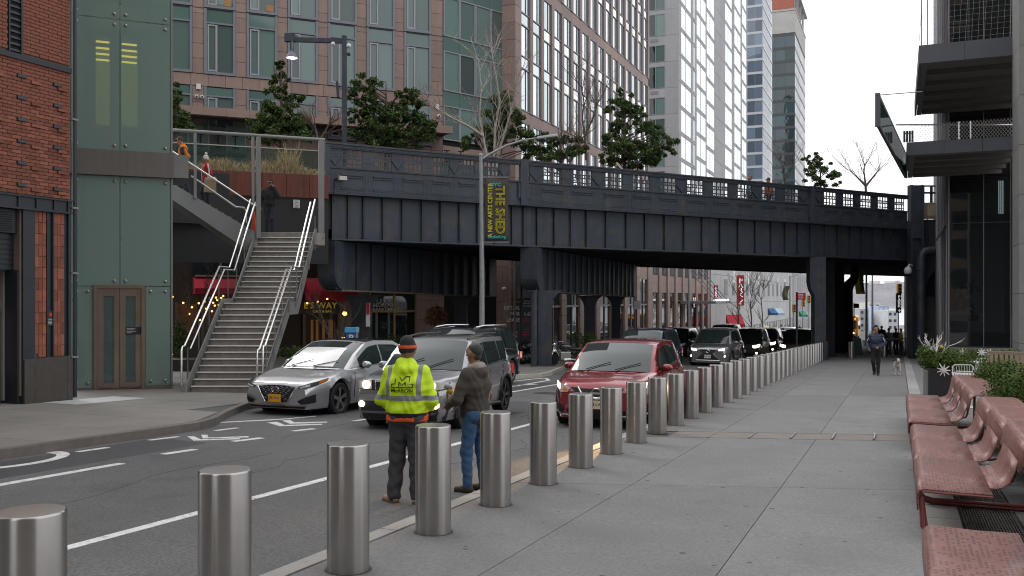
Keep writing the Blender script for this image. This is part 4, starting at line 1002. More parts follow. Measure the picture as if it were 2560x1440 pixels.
dg = MB(PM).box(bx(937), bx(943), -.14, -.101, gpk, 1.05).build('door_stile', M('grey door', (.2,.2,.2), .5), pk)
MB(PM).box(bx(968), bx(973), -.14, -.101, gpk, 1.05).build('door_stile', M('grey door', (.2,.2,.2), .5), pk)
def ptext(s, u, v, size, m=None, align='LEFT', **k):
 d_ = 49.3*(6600-1107)/(6600-u); z = EYE+(HZ-v)/FP*d_; p = PM @ Vector((bx(u), -.115, z)); xd = PM.to_3x3() @ Vector((1,0,0))
 return text(s, size, m or m_ltr, pk, p, xd, (0,0,1), .003, align, **k)
m_ltr = M('pale window lettering', (.50,.50,.48), .6, var=0)
ptext('1,2 & 3', 938, 752, .27); ptext('BEDROOM', 931, 763, .25, sx=1.05); ptext('APARTMENTS', 929, 774, .25, sx=1.05)
S1 = at(1265, 746, 52.5); BA = atan2(S1.y-S0.y, S1.x-S0.x); BL = (S1-S0).length; BM_ = frame((S0.x, S0.y, 0), BA)
MB(BM_).box(.02, BL+.3, .12, 3, -2, 26).build('wall', m_dark, pk)
for r_ in range(4):
 z0 = 10.0+r_*2.94 if r_ else 10.3
 for q in range(4):
  wq = (BL-.1)/4; h = 2.15 if r_ else 1.85
  win(pk, BM_, .05+q*wq, 10.0+r_*2.94+(.3 if not r_ else 0), wq*.98, h, 'bay')
  MB(BM_).box(.05+q*wq, .03+(q+1)*wq, .03, .05, 10.0+r_*2.94+2.17, 10.0+r_*2.94+2.92).build('spandrel', m_span, pk)
wallpanels(pk, BM_, .0, BL, 9.1, 10.0, .9, .9, m_pink); MB(BM_).box(.0, BL, .03, .06, 6.2, 9.08).build('glazing', m_pane, pk)
for q in range(5): MB(BM_).box(BL*q/4-.03, BL*q/4+.03, -.02, .025, 6.2, 9.08).build('mullion', m_surr, pk)
CX = -20.1; C0 = S1
SY0 = C0.y+.55; NB = 16; BW = 1.84
SM_ = Matrix(((0,-1,0,CX),(1,0,0,SY0),(0,0,1,0),(0,0,0,1)))
MB(SM_).box(-.2, NB*BW+.2, .13, 10, -2.5, 36).build('wall', m_pinkj, pk)
cpm = MB(); r3 = SM_
for k in range(22):
 z = -1.2+k*.98
 piece('corner_stone', m_pink, pk, (CX-.30, SY0-.42, z+.49), (.42, .40, .48))
SB = [(5.4, 6.1), (12.05, 12.65), (20.2, 20.85), (28.4, 29.05)]
for (z0, z1) in SB: wallpanels(pk, SM_, 0, NB*BW, z0, z1, 1.84, .65, m_pink)
levels = [(6.1, 12.05, 2), (12.65, 20.2, 3), (20.85, 28.4, 3)]
for i in range(NB+1):
 for (z0, z1, n) in levels:
  wallpanels(pk, SM_, i*BW-.24, i*BW+.24, z0+.005, z1-.005, 2, 2.6, m_pink, off=-.06, th=.14)
for i in range(NB):
 for (z0, z1, n) in levels:
  h = (z1-z0)/n
  for k in range(n):
   zb = z0+k*h
   if zb > 22+i*.5: continue
   win(pk, SM_, i*BW+.25, zb+(.62 if k else .02), BW-.5, h-.64 if k else h-.04-.0, 'street')
   if k: MB(SM_).box(i*BW+.25, i*BW+BW-.25, .03, .05, zb+.02, zb+.6).build('spandrel', m_sky, pk)
zs = gz(60)
wallpanels(pk, frame((S1.x, S1.y, 0), AZ), bx(0)*0-.75, .32, gpk-.1, 4.6, .55, .95, m_pink, off=-.35, th=.3)
for i in range(0, 17, 2): wallpanels(pk, SM_, i*BW-.45, i*BW+.45, zs-.5, 5.4, .9, .98, m_pink, off=-.14, th=.2)
for i in range(0, 16, 2):
 MB(SM_).box(i*BW+.46, i*BW+3.2, .02, .05, zs-.6, 4.9).build('shop_pane', m_shop, pk)
 MB(SM_).box(i*BW+1.8, i*BW+1.9, -.05, .015, zs-.6, 4.9).build('shop_mullion', m_gold if i % 4 else m_surr, pk)
 MB(SM_).box(i*BW+.46, i*BW+3.2, -.06, .015, 1.2, 1.32).build('shop_transom', m_surr, pk)
 wallpanels(pk, SM_, i*BW+.46, i*BW+3.2, 3.4, 5.4, 1.35, 1.0, m_pink, off=-.05, th=.1)
pm0 = at(1279, 746, 52.0); POM = frame((pm0.x, pm0.y, 0), AZ+.25)
po = thing('poster', 'tall black letting poster with white and red print beside the pink corner pier', 'poster', loc=(pm0.x, pm0.y, gpk), rz=AZ+.25)
def pz(v): return EYE+(HZ-v)/FP*52
def px(u): return (u-1279)/FP*52.0
MB(POM).box(px(1279), px(1329), 0, .05, pz(881), pz(746)).build('black_panel', M('poster black', (.018,.018,.022), .4, var=0), po)
MB(POM).box(px(1279), px(1329), 0, .05, pz(745), 4.3).build('photo_panel', M('printed view', (.17,.18,.21), .5, var=.7, vs=1.6), po)
MB(POM).box(px(1302), px(1306), -.03, -.002, pz(881), 4.2).build('mullion', m_blk, po)
xd = POM.to_3x3() @ Vector((1,0,0)); m_red = M('red print', (.5,.02,.03), .5)
def pt_(s, u, v, size, m, align='LEFT'): return text(s, size, m, po, POM @ Vector((px(u), -.006, pz(v))), xd, (0,0,1), .002, align)
pt_('CONDOMINIUMS', 1280, 754.5, .07, m_white)
for s_, v in (('RETAIL', 770), ('FOR', 785), ('LEASE', 800)): pt_(s_, 1300.5, v, .30, m_white, 'RIGHT')
pt_('1,637', 1310, 785, .30, m_white); pt_('THE NEXT', 1311, 753, .11, m_white); pt_('OPPORTUNITY', 1308, 759, .11, m_white); pt_('IN HUDSON', 1309, 765.5, .11, m_white)
for v in (797, 803, 824, 831, 837): MB(POM).box(px(1309), px(1324), -.004, -.001, pz(v)-.04, pz(v)+.03).build('red_line', m_red, po)
MB(POM).box(px(1280), px(1300), -.004, -.001, pz(814.5)-.008, pz(814.5)+.008).build('red_rule', m_red, po)
mb = MB(POM)
mb.bar((px(1284), -.003, pz(843)), (px(1293), -.003, pz(829)), .05, .004, (0,1,0)); mb.bar((px(1293), -.0045, pz(843)), (px(1284), -.0045, pz(829)), .05, .004, (0,1,0)); mb.build('cutlery_sign', m_white, po)
for u in (1286, 1293):
 MB(POM).box(px(u)-.07, px(u)+.07, -.004, -.001, pz(870), pz(856)).build('figure_sign', m_white, po); MB(POM).lathe([(.055,0),(.055,.003)], 12, (px(u), -.001, pz(853)), xd.cross(Vector((0,0,1)))).build('figure_sign', m_white, po)
sc_ = MB(); p = at(1260, 723, 51.2); MB().ball(p, .14).build('camera_dome', m_white, pk, smooth=True)
pd = thing('podium_building', 'pink stone street front with tall windows and a cable hung canopy, under the viaduct', 'building', loc=(CX, 78, gz(90)), rz=pi/2)
PY = SY0+NB*BW+.3; DM = Matrix(((0,-1,0,CX),(1,0,0,PY),(0,0,1,0),(0,0,0,1))); PLn = 28
zp = gz(92)
MB(DM).box(0, PLn, .12, 9, zp-.6, 9.5).build('wall', m_pinkj, pd)
for i in range(9):
 x = i*3.3; wallpanels(pd, DM, x, x+.85, zp-.3, 7, .85, 1.1, m_pink, off=-.12, th=.22)
 if i < 8:
  wallpanels(pd, DM, x+.86, x+3.29, 2.3, 3.9, 1.2, .8, m_pink)
  MB(DM).box(x+.9, x+3.25, .05, .1, 3.95, 7).build('pane', m_pane, pd)
  for q in range(4): MB(DM).box(x+1.3+q*.5, x+1.36+q*.5, -.02, .045, 3.95, 7).build('mullion', m_surr, pd)
  MB(DM).box(x+.9, x+3.25, .05, .1, zp-.5, 2.25).build('shop_pane', m_shop, pd)
  MB(DM).box(x+.9, x+1.5, .0, .045, zp-.5, 2.0).build('shop_door', M('timber door '+str(i % 3), [(.2,.09,.04),(.16,.17,.18),(.28,.2,.05)][i % 3], .5), pd)
MB(DM).box(12, 21, -3.6, -.13, 1.25, 1.5).build('canopy', m_surr, pd)
for x in (13, 15, 18, 20): MB(DM).tube([(x, -3.4, 1.5), (x, -.13, 5.5)], .05, 6).build('hanger_rod', m_surr, pd)
for i in range(5): MB(DM).box(13+i*1.6, 13.6+i*1.6, -3.5, -3.2, 1.51, 1.72).build('canopy_lamp', M('white lamp', (.9,.9,.85), .5, var=0, emis=1.2), pd)
m_wht = M('pale concrete facade', (.44,.44,.435), .8, var=.10, vs=.5, rand=.06, streak=.08)
wg = thing('garage_building', 'pale grey parking and shop building farther along the street', 'building', loc=(-20, 105, gz(110)), rz=pi/2)
GY0 = PY+PLn+.2; GM = Matrix(((0,-1,0,-20.0),(1,0,0,GY0),(0,0,1,0),(0,0,0,1))); zg = gz(130)
MB(GM).box(0, 88, .10, 20, zg-2, 11).build('wall', M('garage joint', (.2,.2,.2), .9), wg)
for i in range(30):
 for k in range(4):
  x = i*2.93; z = zg-2+k*3.4
  if k in (0,): continue
  piece('facade_panel', m_wht, wg, GM @ Vector((x+1.46, .05, z+1.7)), (1.44, .05, 1.68), GM.to_3x3())
for i in range(0, 30):
 x = i*2.93
 piece('pier', m_wht, wg, GM @ Vector((x+.4, .03, zg-.3)), (.42, .09, 1.8), GM.to_3x3())
 MB(GM).box(x+.86, x+2.88, .0, .08, zg-2.4, zg+1.3).build('shop_pane' if i % 3 else 'roller_shutter', m_shop if i % 3 else M('shutter grey', (.35,.35,.34), .6), wg)
for i in range(3, 28, 2):
 x = i*2.93;
 MB(GM).box(x, x+2.2, -.04, -.005, 2.2, 5.4 if i % 4 == 1 else 4.2).build('window', m_pane if i % 4 == 1 else M('louvre grey', (.22,.22,.22), .6), wg)
 if i % 4 == 1: MB(GM).box(x+1.05, x+1.15, -.07, -.041, 2.2, 5.4).build('mullion', m_surr, wg)
mb2 = [(30, 7, 11, 'white office block behind the garage building', m_wht)]
ob_ = thing('office_building', 'bright white framed office building at the far end of the street', 'building', loc=(-20, 200, gz(200)), rz=pi/2)
OM = Matrix(((0,-1,0,-19.5),(1,0,0,GY0+88.5),(0,0,1,0),(0,0,0,1)))
MB(OM).box(0, 90, .1, 20, -9, 17).build('wall', M('white facade', (.62,.62,.62), .7, var=.05), ob_)
for i in range(20):
 MB(OM).box(i*4.5, i*4.5+.6, -.3, .1, -9, 17).build('pier', M('white facade', (.62,.62,.62), .7, var=.05), ob_)
 for k in range(5): MB(OM).box(i*4.5+.7, i*4.5+4.4, .0, .09, -6+k*4.6, -2.6+k*4.6).build('window', m_cw if k else m_shop, ob_)
m_conc = M('tower concrete panel', (.36,.36,.365), .8, var=.10, vs=.25, rand=.07, fine=.06, fs=6, streak=.06)
TY = 99.2; TX = -22.1
tw = thing('concrete_tower', 'grey concrete apartment tower with paired windows, rising above the viaduct', 'building', loc=(TX, TY, gz(100)))
MB().box(TX-20, TX-.12, TY+.12, TY+49, -3, 62).build('wall', M('tower joint', (.16,.16,.165), .9), tw)
FM_ = frame((TX-8, TY, 0), 0)
def fz(v): return EYE+(HZ-v)/FP*100
fl = 2.87
x0, x1 = 8-4.0, 8-1.72
for k in range(13):
 zb = fz(85)-5.74*3+k*5.74/2
 z0 = zb; up = k % 2
 win(tw, FM_, x0+.42, z0+.02, 2.1, 2.4 if not up else 1.85, 'tower')
 MB(FM_).box(x0+.42, x0+2.52, .02, .09, z0-.0, z0+.0+.01).build('sill', m_surr, tw)
 if not up: piece('louvre', M('louvre grey', (.22,.22,.22), .6), tw, FM_ @ Vector((x0+1.3, -.01, z0+5.74-.42)), (.42, .02, .17))
 piece('concrete_panel', m_conc, tw, FM_ @ Vector((8-.78, .06, z0+1.43)), (.77, .06, 1.425)); piece('concrete_panel', m_conc, tw, FM_ @ Vector((x0-1.6, .06, z0+1.43)), (1.9, .06, 1.425))
 hb = (.45 if not up else 1.0)
 piece('concrete_panel', m_conc, tw, FM_ @ Vector((x0+1.47, .06, z0+fl-hb/2+.0)), (1.06, .055, hb/2-.01))
SDM = Matrix(((0,-1,0,TX),(1,0,0,TY),(0,0,1,0),(0,0,0,1)))
def sx(u):
 dx, dy, _ = ray(u, 746); return TX/dx*dy-TY
gcols = [(1703,1728),(1732.5,1737.5),(1741.5,1765),(1766.5,1786.5),(1813,1830),(1836,1852),(1855,1866.5)]
edges = [0]+[q for a, b in gcols for q in (sx(a), sx(b))]+[48.8]
for i in range(0, len(edges), 2):
 a, b = edges[i], edges[i+1]
 n = max(1, round((b-a)/4)); w = (b-a)/n
 for q in range(n):
  for k in range(16): piece('concrete_panel', m_conc, tw, SDM @ Vector((a+w*(q+.5), .06, 2.6+k*fl+fl/2)), (w/2-.02, .06, fl/2-.02), SDM.to_3x3())
bandm = MB(SDM)
for ci, (ua, ub) in enumerate(gcols):
 a, b = sx(ua), sx(ub)
 for k in range(16):
  z0 = 2.6+k*fl+(fl/2 if ci in (2, 5) else (fl*.25 if ci in (3, 6) else 0))
  win(tw, SDM, a+.02, z0+.32, b-a-.04, fl-.40, 'side')
  bandm.box(a, b, .01, .1, z0-.06, z0+.31)
  if k % 2 == ci % 2: MB(SDM).box(a+(b-a)*.35, a+(b-a)*.35+.55, -.012, .009, z0-.03, z0+.30).build('louvre', m_mulld, tw)
bandm.build('spandrel_band', m_conc, tw, kind='stuff')
def tower(name, label, cx_, cy_, wl, ws, zb, zt, fh, pw, style, slab_m):
 t = thing(name, label, 'building', loc=(cx_, cy_, gz(200)))
 MB().box(cx_-wl, cx_-.05, cy_+.05, cy_+ws, -4, zt).build('core', m_mulld, t)
 A = frame((cx_-wl, cy_, 0), 0); B = Matrix(((0,-1,0,cx_),(1,0,0,cy_),(0,0,1,0),(0,0,0,1)))
 nf = int((zt-zb)/fh)
 for T_, L_ in ((A, wl), (B, ws)):
  n = int(L_/pw)
  for f_ in range(nf):
   z0 = zb+f_*fh
   MB(T_).box(0, L_, -.06, .0, z0-.02, z0+.42).build('floor_edge', slab_m, t)
   for q in range(n): win(t, T_, q*L_/n, z0+.43, L_/n, fh-.46, style)
 return t
tower('glass_tower', 'slim pale blue glass tower right of the concrete tower', -25.3, 190, 9, 15, 20, 68, 2.7, 1.5, 'cw', M('silver slab edge', (.5,.51,.53), .5, var=.05))
t2 = tower('glass_tower', 'dark glass office tower with a bare concrete top still being built', -26.1, 260, 10, 30, 30, 74, 3.6, 2.5, 'cwd', m_mulld)
MB().box(-36, -26, 260, 290, 74.1, 80).build('concrete_storey', M('raw concrete', (.40,.39,.37), .9, var=.15, vs=.4), t2)
MB().box(-36, -25.9, 259.9, 290.1, 80.1, 80.6).build('floor_slab', M('raw concrete', (.40,.39,.37), .9, var=.15, vs=.4), t2)
MB().box(-35.5, -26.3, 260.2, 260.3, 80.6, 84).build('safety_net', M('orange netting', (.36,.12,.08), .8, var=.3), t2)
for x in (-34, -31, -28.5, -26.4): MB().box(x-.3, x+.3, 260.6, 261.2, 80.6, 86).build('concrete_column', M('raw concrete', (.40,.39,.37), .9, var=.15, vs=.4), t2)
MB().box(-36, -25.5, 259.5, 290.5, 86, 86.5).build('floor_slab', M('raw concrete', (.40,.39,.37), .9, var=.15, vs=.4), t2)
for y in (268, 276, 284): MB().box(-26.6, -26.0, y, y+.6, 80.6, 86).build('concrete_column', M('raw concrete', (.40,.39,.37), .9, var=.15, vs=.4), t2)
m_op = M('unseen brown block', (.16,.11,.085), .85, var=.2, vs=.3); m_opw = pane_mat('unseen block window', (.03,.04,.045), rand=.4)
for (x0, x1, y0, y1, h) in ((-70, -17.5, -60, -12, 34), (4.5, 60, -70, -24, 46)):  # unseen blocks added behind the camera to shape reflections and dim skylight
 b = MB().box(x0, x1, y0, y1, -1, h).build('building', m_op, kind='structure'); INV[b.name] = Matrix.Identity(4)
 w = MB()
 for f_ in range(int(h/3.4)-1):
  for q in range(int((x1-x0)/4)): w.box(x0+q*4+1, x0+q*4+3, y1, y1+.04, 3+f_*3.4, 5+f_*3.4)
 w.build('window', m_opw, b, kind='stuff')
# ========================= RIGHT HAND BUILDING, BENCHES, TERRACE
FY = 46.4
def onY(u, v, Y):
 dx, dy, dz = ray(u, v); t = Y/dy; return Vector((t*dx, Y, EYE+t*dz))
def onX(u, v, X_):
 dx, dy, dz = ray(u, v); t = X_/dx; return Vector((X_, t*dy, EYE+t*dz))
rbld = thing('glass_front_building', 'dark glass fronted building with corrugated metal fins at the right edge', 'building', loc=(2, FY, gz(FY)))
m_fin = M('pale metal fin', (.52,.50,.52), .4, metal=.35, var=.06)
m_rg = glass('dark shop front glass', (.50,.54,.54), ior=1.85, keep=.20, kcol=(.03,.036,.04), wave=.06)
xa, xb = onY(2341, 700, FY).x, onY(2373, 700, FY).x; xm_, xe = onY(2459, 700, FY).x, onY(2640, 700, FY).x
zsill, zmul, ztop = onY(2400, 866, FY).z, onY(2400, 558, FY).z, 60
n = 8
for i in range(n):
 x = xa+(xb-xa)*(i+.5)/n; w = (xb-xa)/n
 zb = 4.55+.11*i if i < 6 else zsill+.0
 MB().prism([(x-w*.42, FY-.02, zb), (x, FY-.16, zb), (x+w*.42, FY-.02, zb), (x, FY+.04, zb)], (0,0,30-zb)).build('fin', m_fin, rbld)
 if i >= 2: MB().prism([(x-w*.36, FY+.18, zsill-.1), (x, FY+.06, zsill-.1), (x+w*.36, FY+.18, zsill-.1), (x, FY+.24, zsill-.1)], (0,0,zb-zsill+.3)).build('fin', m_fin, rbld)
 if i < 6: MB().box(x-w*.45, x+w*.45, FY-.1, FY+.06, zb-.13, zb-.005).build('fin_shoe', m_blk, rbld)
MB().box(xa+.25, xb, FY+.25, FY+12, gz(FY)-.4, ztop).build('corner_wall', M('corner panel', (.30,.30,.31), .5, var=.06), rbld)
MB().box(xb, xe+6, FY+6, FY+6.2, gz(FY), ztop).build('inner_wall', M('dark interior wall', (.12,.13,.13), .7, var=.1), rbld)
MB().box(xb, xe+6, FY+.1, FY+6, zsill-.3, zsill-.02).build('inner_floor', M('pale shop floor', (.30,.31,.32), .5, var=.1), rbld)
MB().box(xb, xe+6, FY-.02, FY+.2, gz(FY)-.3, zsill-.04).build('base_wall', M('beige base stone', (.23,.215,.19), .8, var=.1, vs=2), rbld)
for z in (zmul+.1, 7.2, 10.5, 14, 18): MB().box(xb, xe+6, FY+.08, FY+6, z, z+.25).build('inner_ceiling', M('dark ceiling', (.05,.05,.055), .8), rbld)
for (x0, x1) in ((xb, xm_), (xm_, onY(2526, 700, FY).x), (onY(2526, 700, FY).x, xe)):
 for (z0, z1) in ((zsill, zmul), (zmul, 7.25), (7.25, 10.6), (10.6, 14.2), (14.2, 18.2)):
  MB().box(x0+.02, x1-.02, FY, FY+.03, z0+.02, z1-.02).build('glass_pane', m_rg, rbld)
for x in (xb, xm_, onY(2526, 700, FY).x): MB().box(x-.018, x+.018, FY-.04, FY+.05, zsill, 18.2).build('mullion', M('bronze grey mullion', (.14,.13,.135), .4, metal=.4, var=.05), rbld)
for z in (zsill, zmul): MB().box(xb, xe, FY-.03, FY+.045, z-.018, z+.018).build('transom', m_blk, rbld)
MB().box(xb+.02, xe, FY+.06, FY+.09, zsill+.02, zsill+.65).build('blind', M('blue grey blind', (.05,.055,.075), .6, var=.1), rbld)
MB().box(xm_+.9, xm_+1.15, FY+.5, FY+.7, zsill, 7.0).build('inner_column', M('lit column', (.20,.22,.24), .6), rbld)
for k in range(3): MB().box(onY(2496+k*5, 500, FY+.5).x, onY(2498.5+k*5, 500, FY+.5).x, FY+.5, FY+.52, 5.6, 7.1).build('strip_light', M('cool strip lamp', (.8,.9,.95), .5, var=0, emis=1.2), rbld)
m_or = M('orange red lacquer', (.55,.09,.03), .4); m_blkg = M('black gloss', (.015,.015,.018), .08, coat=.6, var=0)
for (u, v, r_, lb) in ((2398, 770, .62, 'black glossy sculpture on an orange round plinth, farther back in the window'), (2420, 786, .78, 'black glossy sculpture on an orange round plinth, nearer in the window')):
 yy = FY+(3.0 if r_ < .7 else 1.6); c = onY(u, v, yy); t = thing('sculpture', lb, 'sculpture', 'sculptures in the window', c)
 MB().lathe([(r_,-.28),(r_,0),(r_-.05,.0)], 24, c).build('plinth', m_blkg, t); MB().lathe([(r_-.03,.001),(r_-.03,.02)], 24, c).build('plinth_top', m_or, t)
 mb = MB(); s_ = r_/.78
 for (x, z, q) in ((-.2,.15,.13),(.2,.15,.13),(-.18,.4,.12),(.2,.4,.13),(0,.75,.2),(.12,1.05,.17),(-.3,.85,.14),(.45,1.2,.13),(.18,1.38,.2),(.3,1.6,.1)): mb.ball(c+Vector((x, 0, z))*s_, q*s_, 12, 8)
 mb.build('figure', m_blkg, t, smooth=True)
 MB().lathe([(.09*s_,0),(.05*s_,.015)], 12, c+Vector((-.05, -.22, .8))*s_, (0,-1,0)).build('white_spot', m_white, t)
m_stone = M('grey pillar stone', (.215,.215,.205), .75, var=.12, vs=2, fine=.15, fs=35, rand=.05)
c0 = at(2548, 746, 30.0); PX, PYY = c0.x, c0.y
pil = thing('stone_pillar', 'grey stone clad pillar at the right edge', 'pillar', loc=(PX, PYY, gz(PYY)))
MB().box(PX+.03, PX+2, PYY+.03, PYY+1.95, gz(PYY)-.3, 26).build('core', m_joint, pil)
for k in range(14):
 z = -1.3+k*1.62
 MB().box(PX, PX+1.4, PYY, PYY+.06, z, z+1.605).build('stone_slab', m_stone, pil); MB().box(PX, PX+.06, PYY+.065, PYY+1.95, z, z+1.605).build('stone_slab', m_stone, pil)
m_cz = M('slate grey canopy metal', (.085,.090,.102), .5, metal=.15, var=.08, vs=1)
m_cu = M('canopy soffit metal', (.15,.138,.13), .7, var=.1)
def canopy(label, xl, y0, y1, z, h, xr, nrib):
 t = thing('canopy', label, 'canopy', 'canopies over the terrace', (xl, y0, z))
 L = y1-y0; nf = 3
 for i in range(nf): MB().box(xl+(xr-xl)*i/nf+.006, xl+(xr-xl)*(i+1)/nf-.006, y0, y0+.08, z, z+h).build('fascia_panel', m_cz, t)
 MB().box(xl, xl+.08, y0+.081, y1, z-.0, z+h).build('side_fascia', m_cz, t)
 MB().box(xl+.09, xr, y0+.09, y1, z+h-.15, z+h-.02).build('roof_sheet', m_cu, t)
 MB().box(xl+.09, xl+.30, y0+.09, y1, z+.02, z+.05).build('edge_channel', m_cu, t)
 for i in range(nrib):
  y = y0+.25+(L-.4)*i/(nrib-1)
  MB().box(xl+.31, xr, y-.10, y+.10, z+.02, z+h-.16).build('rib', m_cu, t)
 for i in range(nrib-1):
  y = y0+.25+(L-.4)*(i+.5)/(nrib-1); MB().box(xl+.31, xr, y-.35*L/nrib, y+.35*L/nrib, z+.16, z+.19).build('soffit_panel', m_cu, t)
 return t
xr = PX-.02
q1, q2 = at(2297, 746, 33), at(2268, 746, 35.7)
canopy('upper slate grey canopy with a ribbed underside at the top right', .65, q1.y, FY-.06, 10.2, .65, PX+1.5, 6)
canopy('lower slate grey canopy with a ribbed underside, below the larger one', .27, q2.y, FY-.06, 7.33, .50, PX+.6, 5)
bal = thing('balcony_parapet', 'green glass balcony parapet jutting out toward the camera at the right', 'balustrade', loc=(-.3, 38, 7.4))
n0, n1 = at(2196, 746, 29.7), at(2264, 746, 42)
def bz(t_): return 7.36-.02*t_
a, b = Vector((n0.x, n0.y, 7.37)), Vector((n1.x, n1.y, 7.33))
MB().prism([a, b, b+Vector((0,0,1.0)), a+Vector((0,0,.95))], (.03,0,0)).build('glass_pane', glass('green parapet glass', (.45,.62,.55), ior=1.45, keep=.30, kcol=(.10,.22,.17)), bal)
MB().bar(a+Vector((0,0,.97)), b+Vector((0,0,1.02)), .07, .10).build('top_rail', m_galv, bal); MB().bar(a-Vector((0,0,.02)), b-Vector((0,0,.02)), .10, .08).build('bottom_rail', m_cz, bal)
MB().bar(a-Vector((0.02,0.06,.06)), a+Vector((-.02,-.06,1.02)), .16, .10, (0,1,0)).build('end_post', m_cz, bal)
MB().tube([a+Vector((0,0,.97)), a+Vector((1.3,0,.97))], .016, 6).build('wire_rail', m_galv, bal)
z8 = EYE+(746-312)/FP*35.7
MB().tube([at(2240, 312, 35.7), at(2540, 312, 35.7)], .03, 8).build('rail', m_rail, bal)
m_net2 = glass('pale rope net', (.88,.88,.88), ior=1.01, keep=.10, kcol=(.3,.3,.3))
nz = MB()
for i in range(34):
 x = .4+i*.115
 nz.tube([(x, q2.y+.05, 7.85), (x+.5, q2.y+.05, z8)], .006, 4); nz.tube([(x+.5, q2.y+.05, 7.85), (x, q2.y+.05, z8)], .006, 4)
nz.build('rope_net', M('rope', (.40,.39,.37), .6, var=0), bal, kind='stuff')
for x in (2.1, 2.5): MB().tube([(x, q2.y+.1, 7.85), (x, q2.y+.1, z8)], .025, 6).build('rail_post', m_rail, bal)
ns = thing('net_screen', 'tall net screen on thin poles above the upper canopy', 'screen', loc=(.7, q1.y, 10.8))
for u in (2304, 2319): p = at(u, 118, 33); MB().tube([p, (p.x, p.y, 16)], .022, 6).build('pole', m_galv, ns)
p = at(2297, 118, 33); MB().tube([p, (p.x+.1, p.y, 12.3), (p.x+.3, p.y, 16)], .008, 5).build('wire', m_blk, ns)
nz = MB()
for i in range(24):
 z = 10.9+i*.25; nz.tube([(1.3, FY-.8, z), (6, FY-.8, z+.02)], .004, 3)
for i in range(19): x = 1.35+i*.25; nz.tube([(x, FY-.8, 10.85), (x+.3, FY-.8, 17)], .0035, 3)
nz.build('mesh_net', M('rope', (.40,.39,.37), .6, var=0), ns, kind='stuff')
ch = thing('balcony_chair', 'small dark slatted chair on the balcony at the right', 'chair', loc=at(2270, 356, 37))
p = at(2258, 356, 37)
for i in range(4): MB().box(p.x+i*.10, p.x+i*.10+.085, p.y, p.y+.03, p.z+.0, p.z+.46).build('slat', m_blk, ch)
MB().box(p.x, p.x+.39, p.y+.031, p.y+.06, p.z+.34, p.z+.38).build('rail', m_blk, ch)
m_red_b = M('oxide red perforated metal', (.225,.105,.090), .42, metal=.1, var=.10, vs=4, rand=.05)
def perforate(m):
 n = m.node_tree.nodes; L = m.node_tree.links; b = n['Principled BSDF']
 tc = n.new('ShaderNodeTexCoord'); sp = n.new('ShaderNodeSeparateXYZ'); L.new(tc.outputs['UV'], sp.inputs[0])
 def cell(sock, k):
  a = n.new('ShaderNodeMath'); a.operation = 'MULTIPLY'; a.inputs[1].default_value = k; L.new(sock, a.inputs[0])
  f = n.new('ShaderNodeMath'); f.operation = 'FRACT'; L.new(a.outputs[0], f.inputs[0])
  fl = n.new('ShaderNodeMath'); fl.operation = 'FLOOR'; L.new(a.outputs[0], fl.inputs[0])
  lt_ = n.new('ShaderNodeMath'); lt_.operation = 'LESS_THAN'; lt_.inputs[1].default_value = .62; L.new(f.outputs[0], lt_.inputs[0]); return lt_.outputs[0], fl.outputs[0]
 a, fa = cell(sp.outputs[0], 34); c, fc = cell(sp.outputs[1], 21)
 cb = n.new('ShaderNodeCombineXYZ'); L.new(fa, cb.inputs[0]); L.new(fc, cb.inputs[1])
 wn = n.new('ShaderNodeTexWhiteNoise'); wn.noise_dimensions = '2D'; L.new(cb.outputs[0], wn.inputs['Vector'])
 gt = n.new('ShaderNodeMath'); gt.operation = 'GREATER_THAN'; gt.inputs[1].default_value = .42; L.new(wn.outputs['Value'], gt.inputs[0])
 m1 = n.new('ShaderNodeMath'); m1.operation = 'MULTIPLY'; L.new(a, m1.inputs[0]); L.new(c, m1.inputs[1])
 m2 = n.new('ShaderNodeMath'); m2.operation = 'MULTIPLY'; L.new(m1.outputs[0], m2.inputs[0]); L.new(gt.outputs[0], m2.inputs[1])
 mr = n.new('ShaderNodeMath'); mr.operation = 'MULTIPLY'; mr.inputs[1].default_value = .68; L.new(m2.outputs[0], mr.inputs[0])
 ol = b.inputs['Base Color'].links[0].from_socket
 x = n.new('ShaderNodeMix'); x.data_type = 'RGBA'; L.new(mr.outputs[0], x.inputs['Factor']); L.new(ol, x.inputs['A']); x.inputs['B'].default_value = (.055,.022,.020,1); L.new(x.outputs['Result'], b.inputs['Base Color'])
perforate(m_red_b)
m_red_p = M('oxide red tube', (.20,.055,.050), .38, metal=.1, var=.08)
def arc(cx_, cz_, r, a0, a1, n): return [(cx_+r*cos(a0+(a1-a0)*i/n), cz_+r*sin(a0+(a1-a0)*i/n)) for i in range(n+1)]
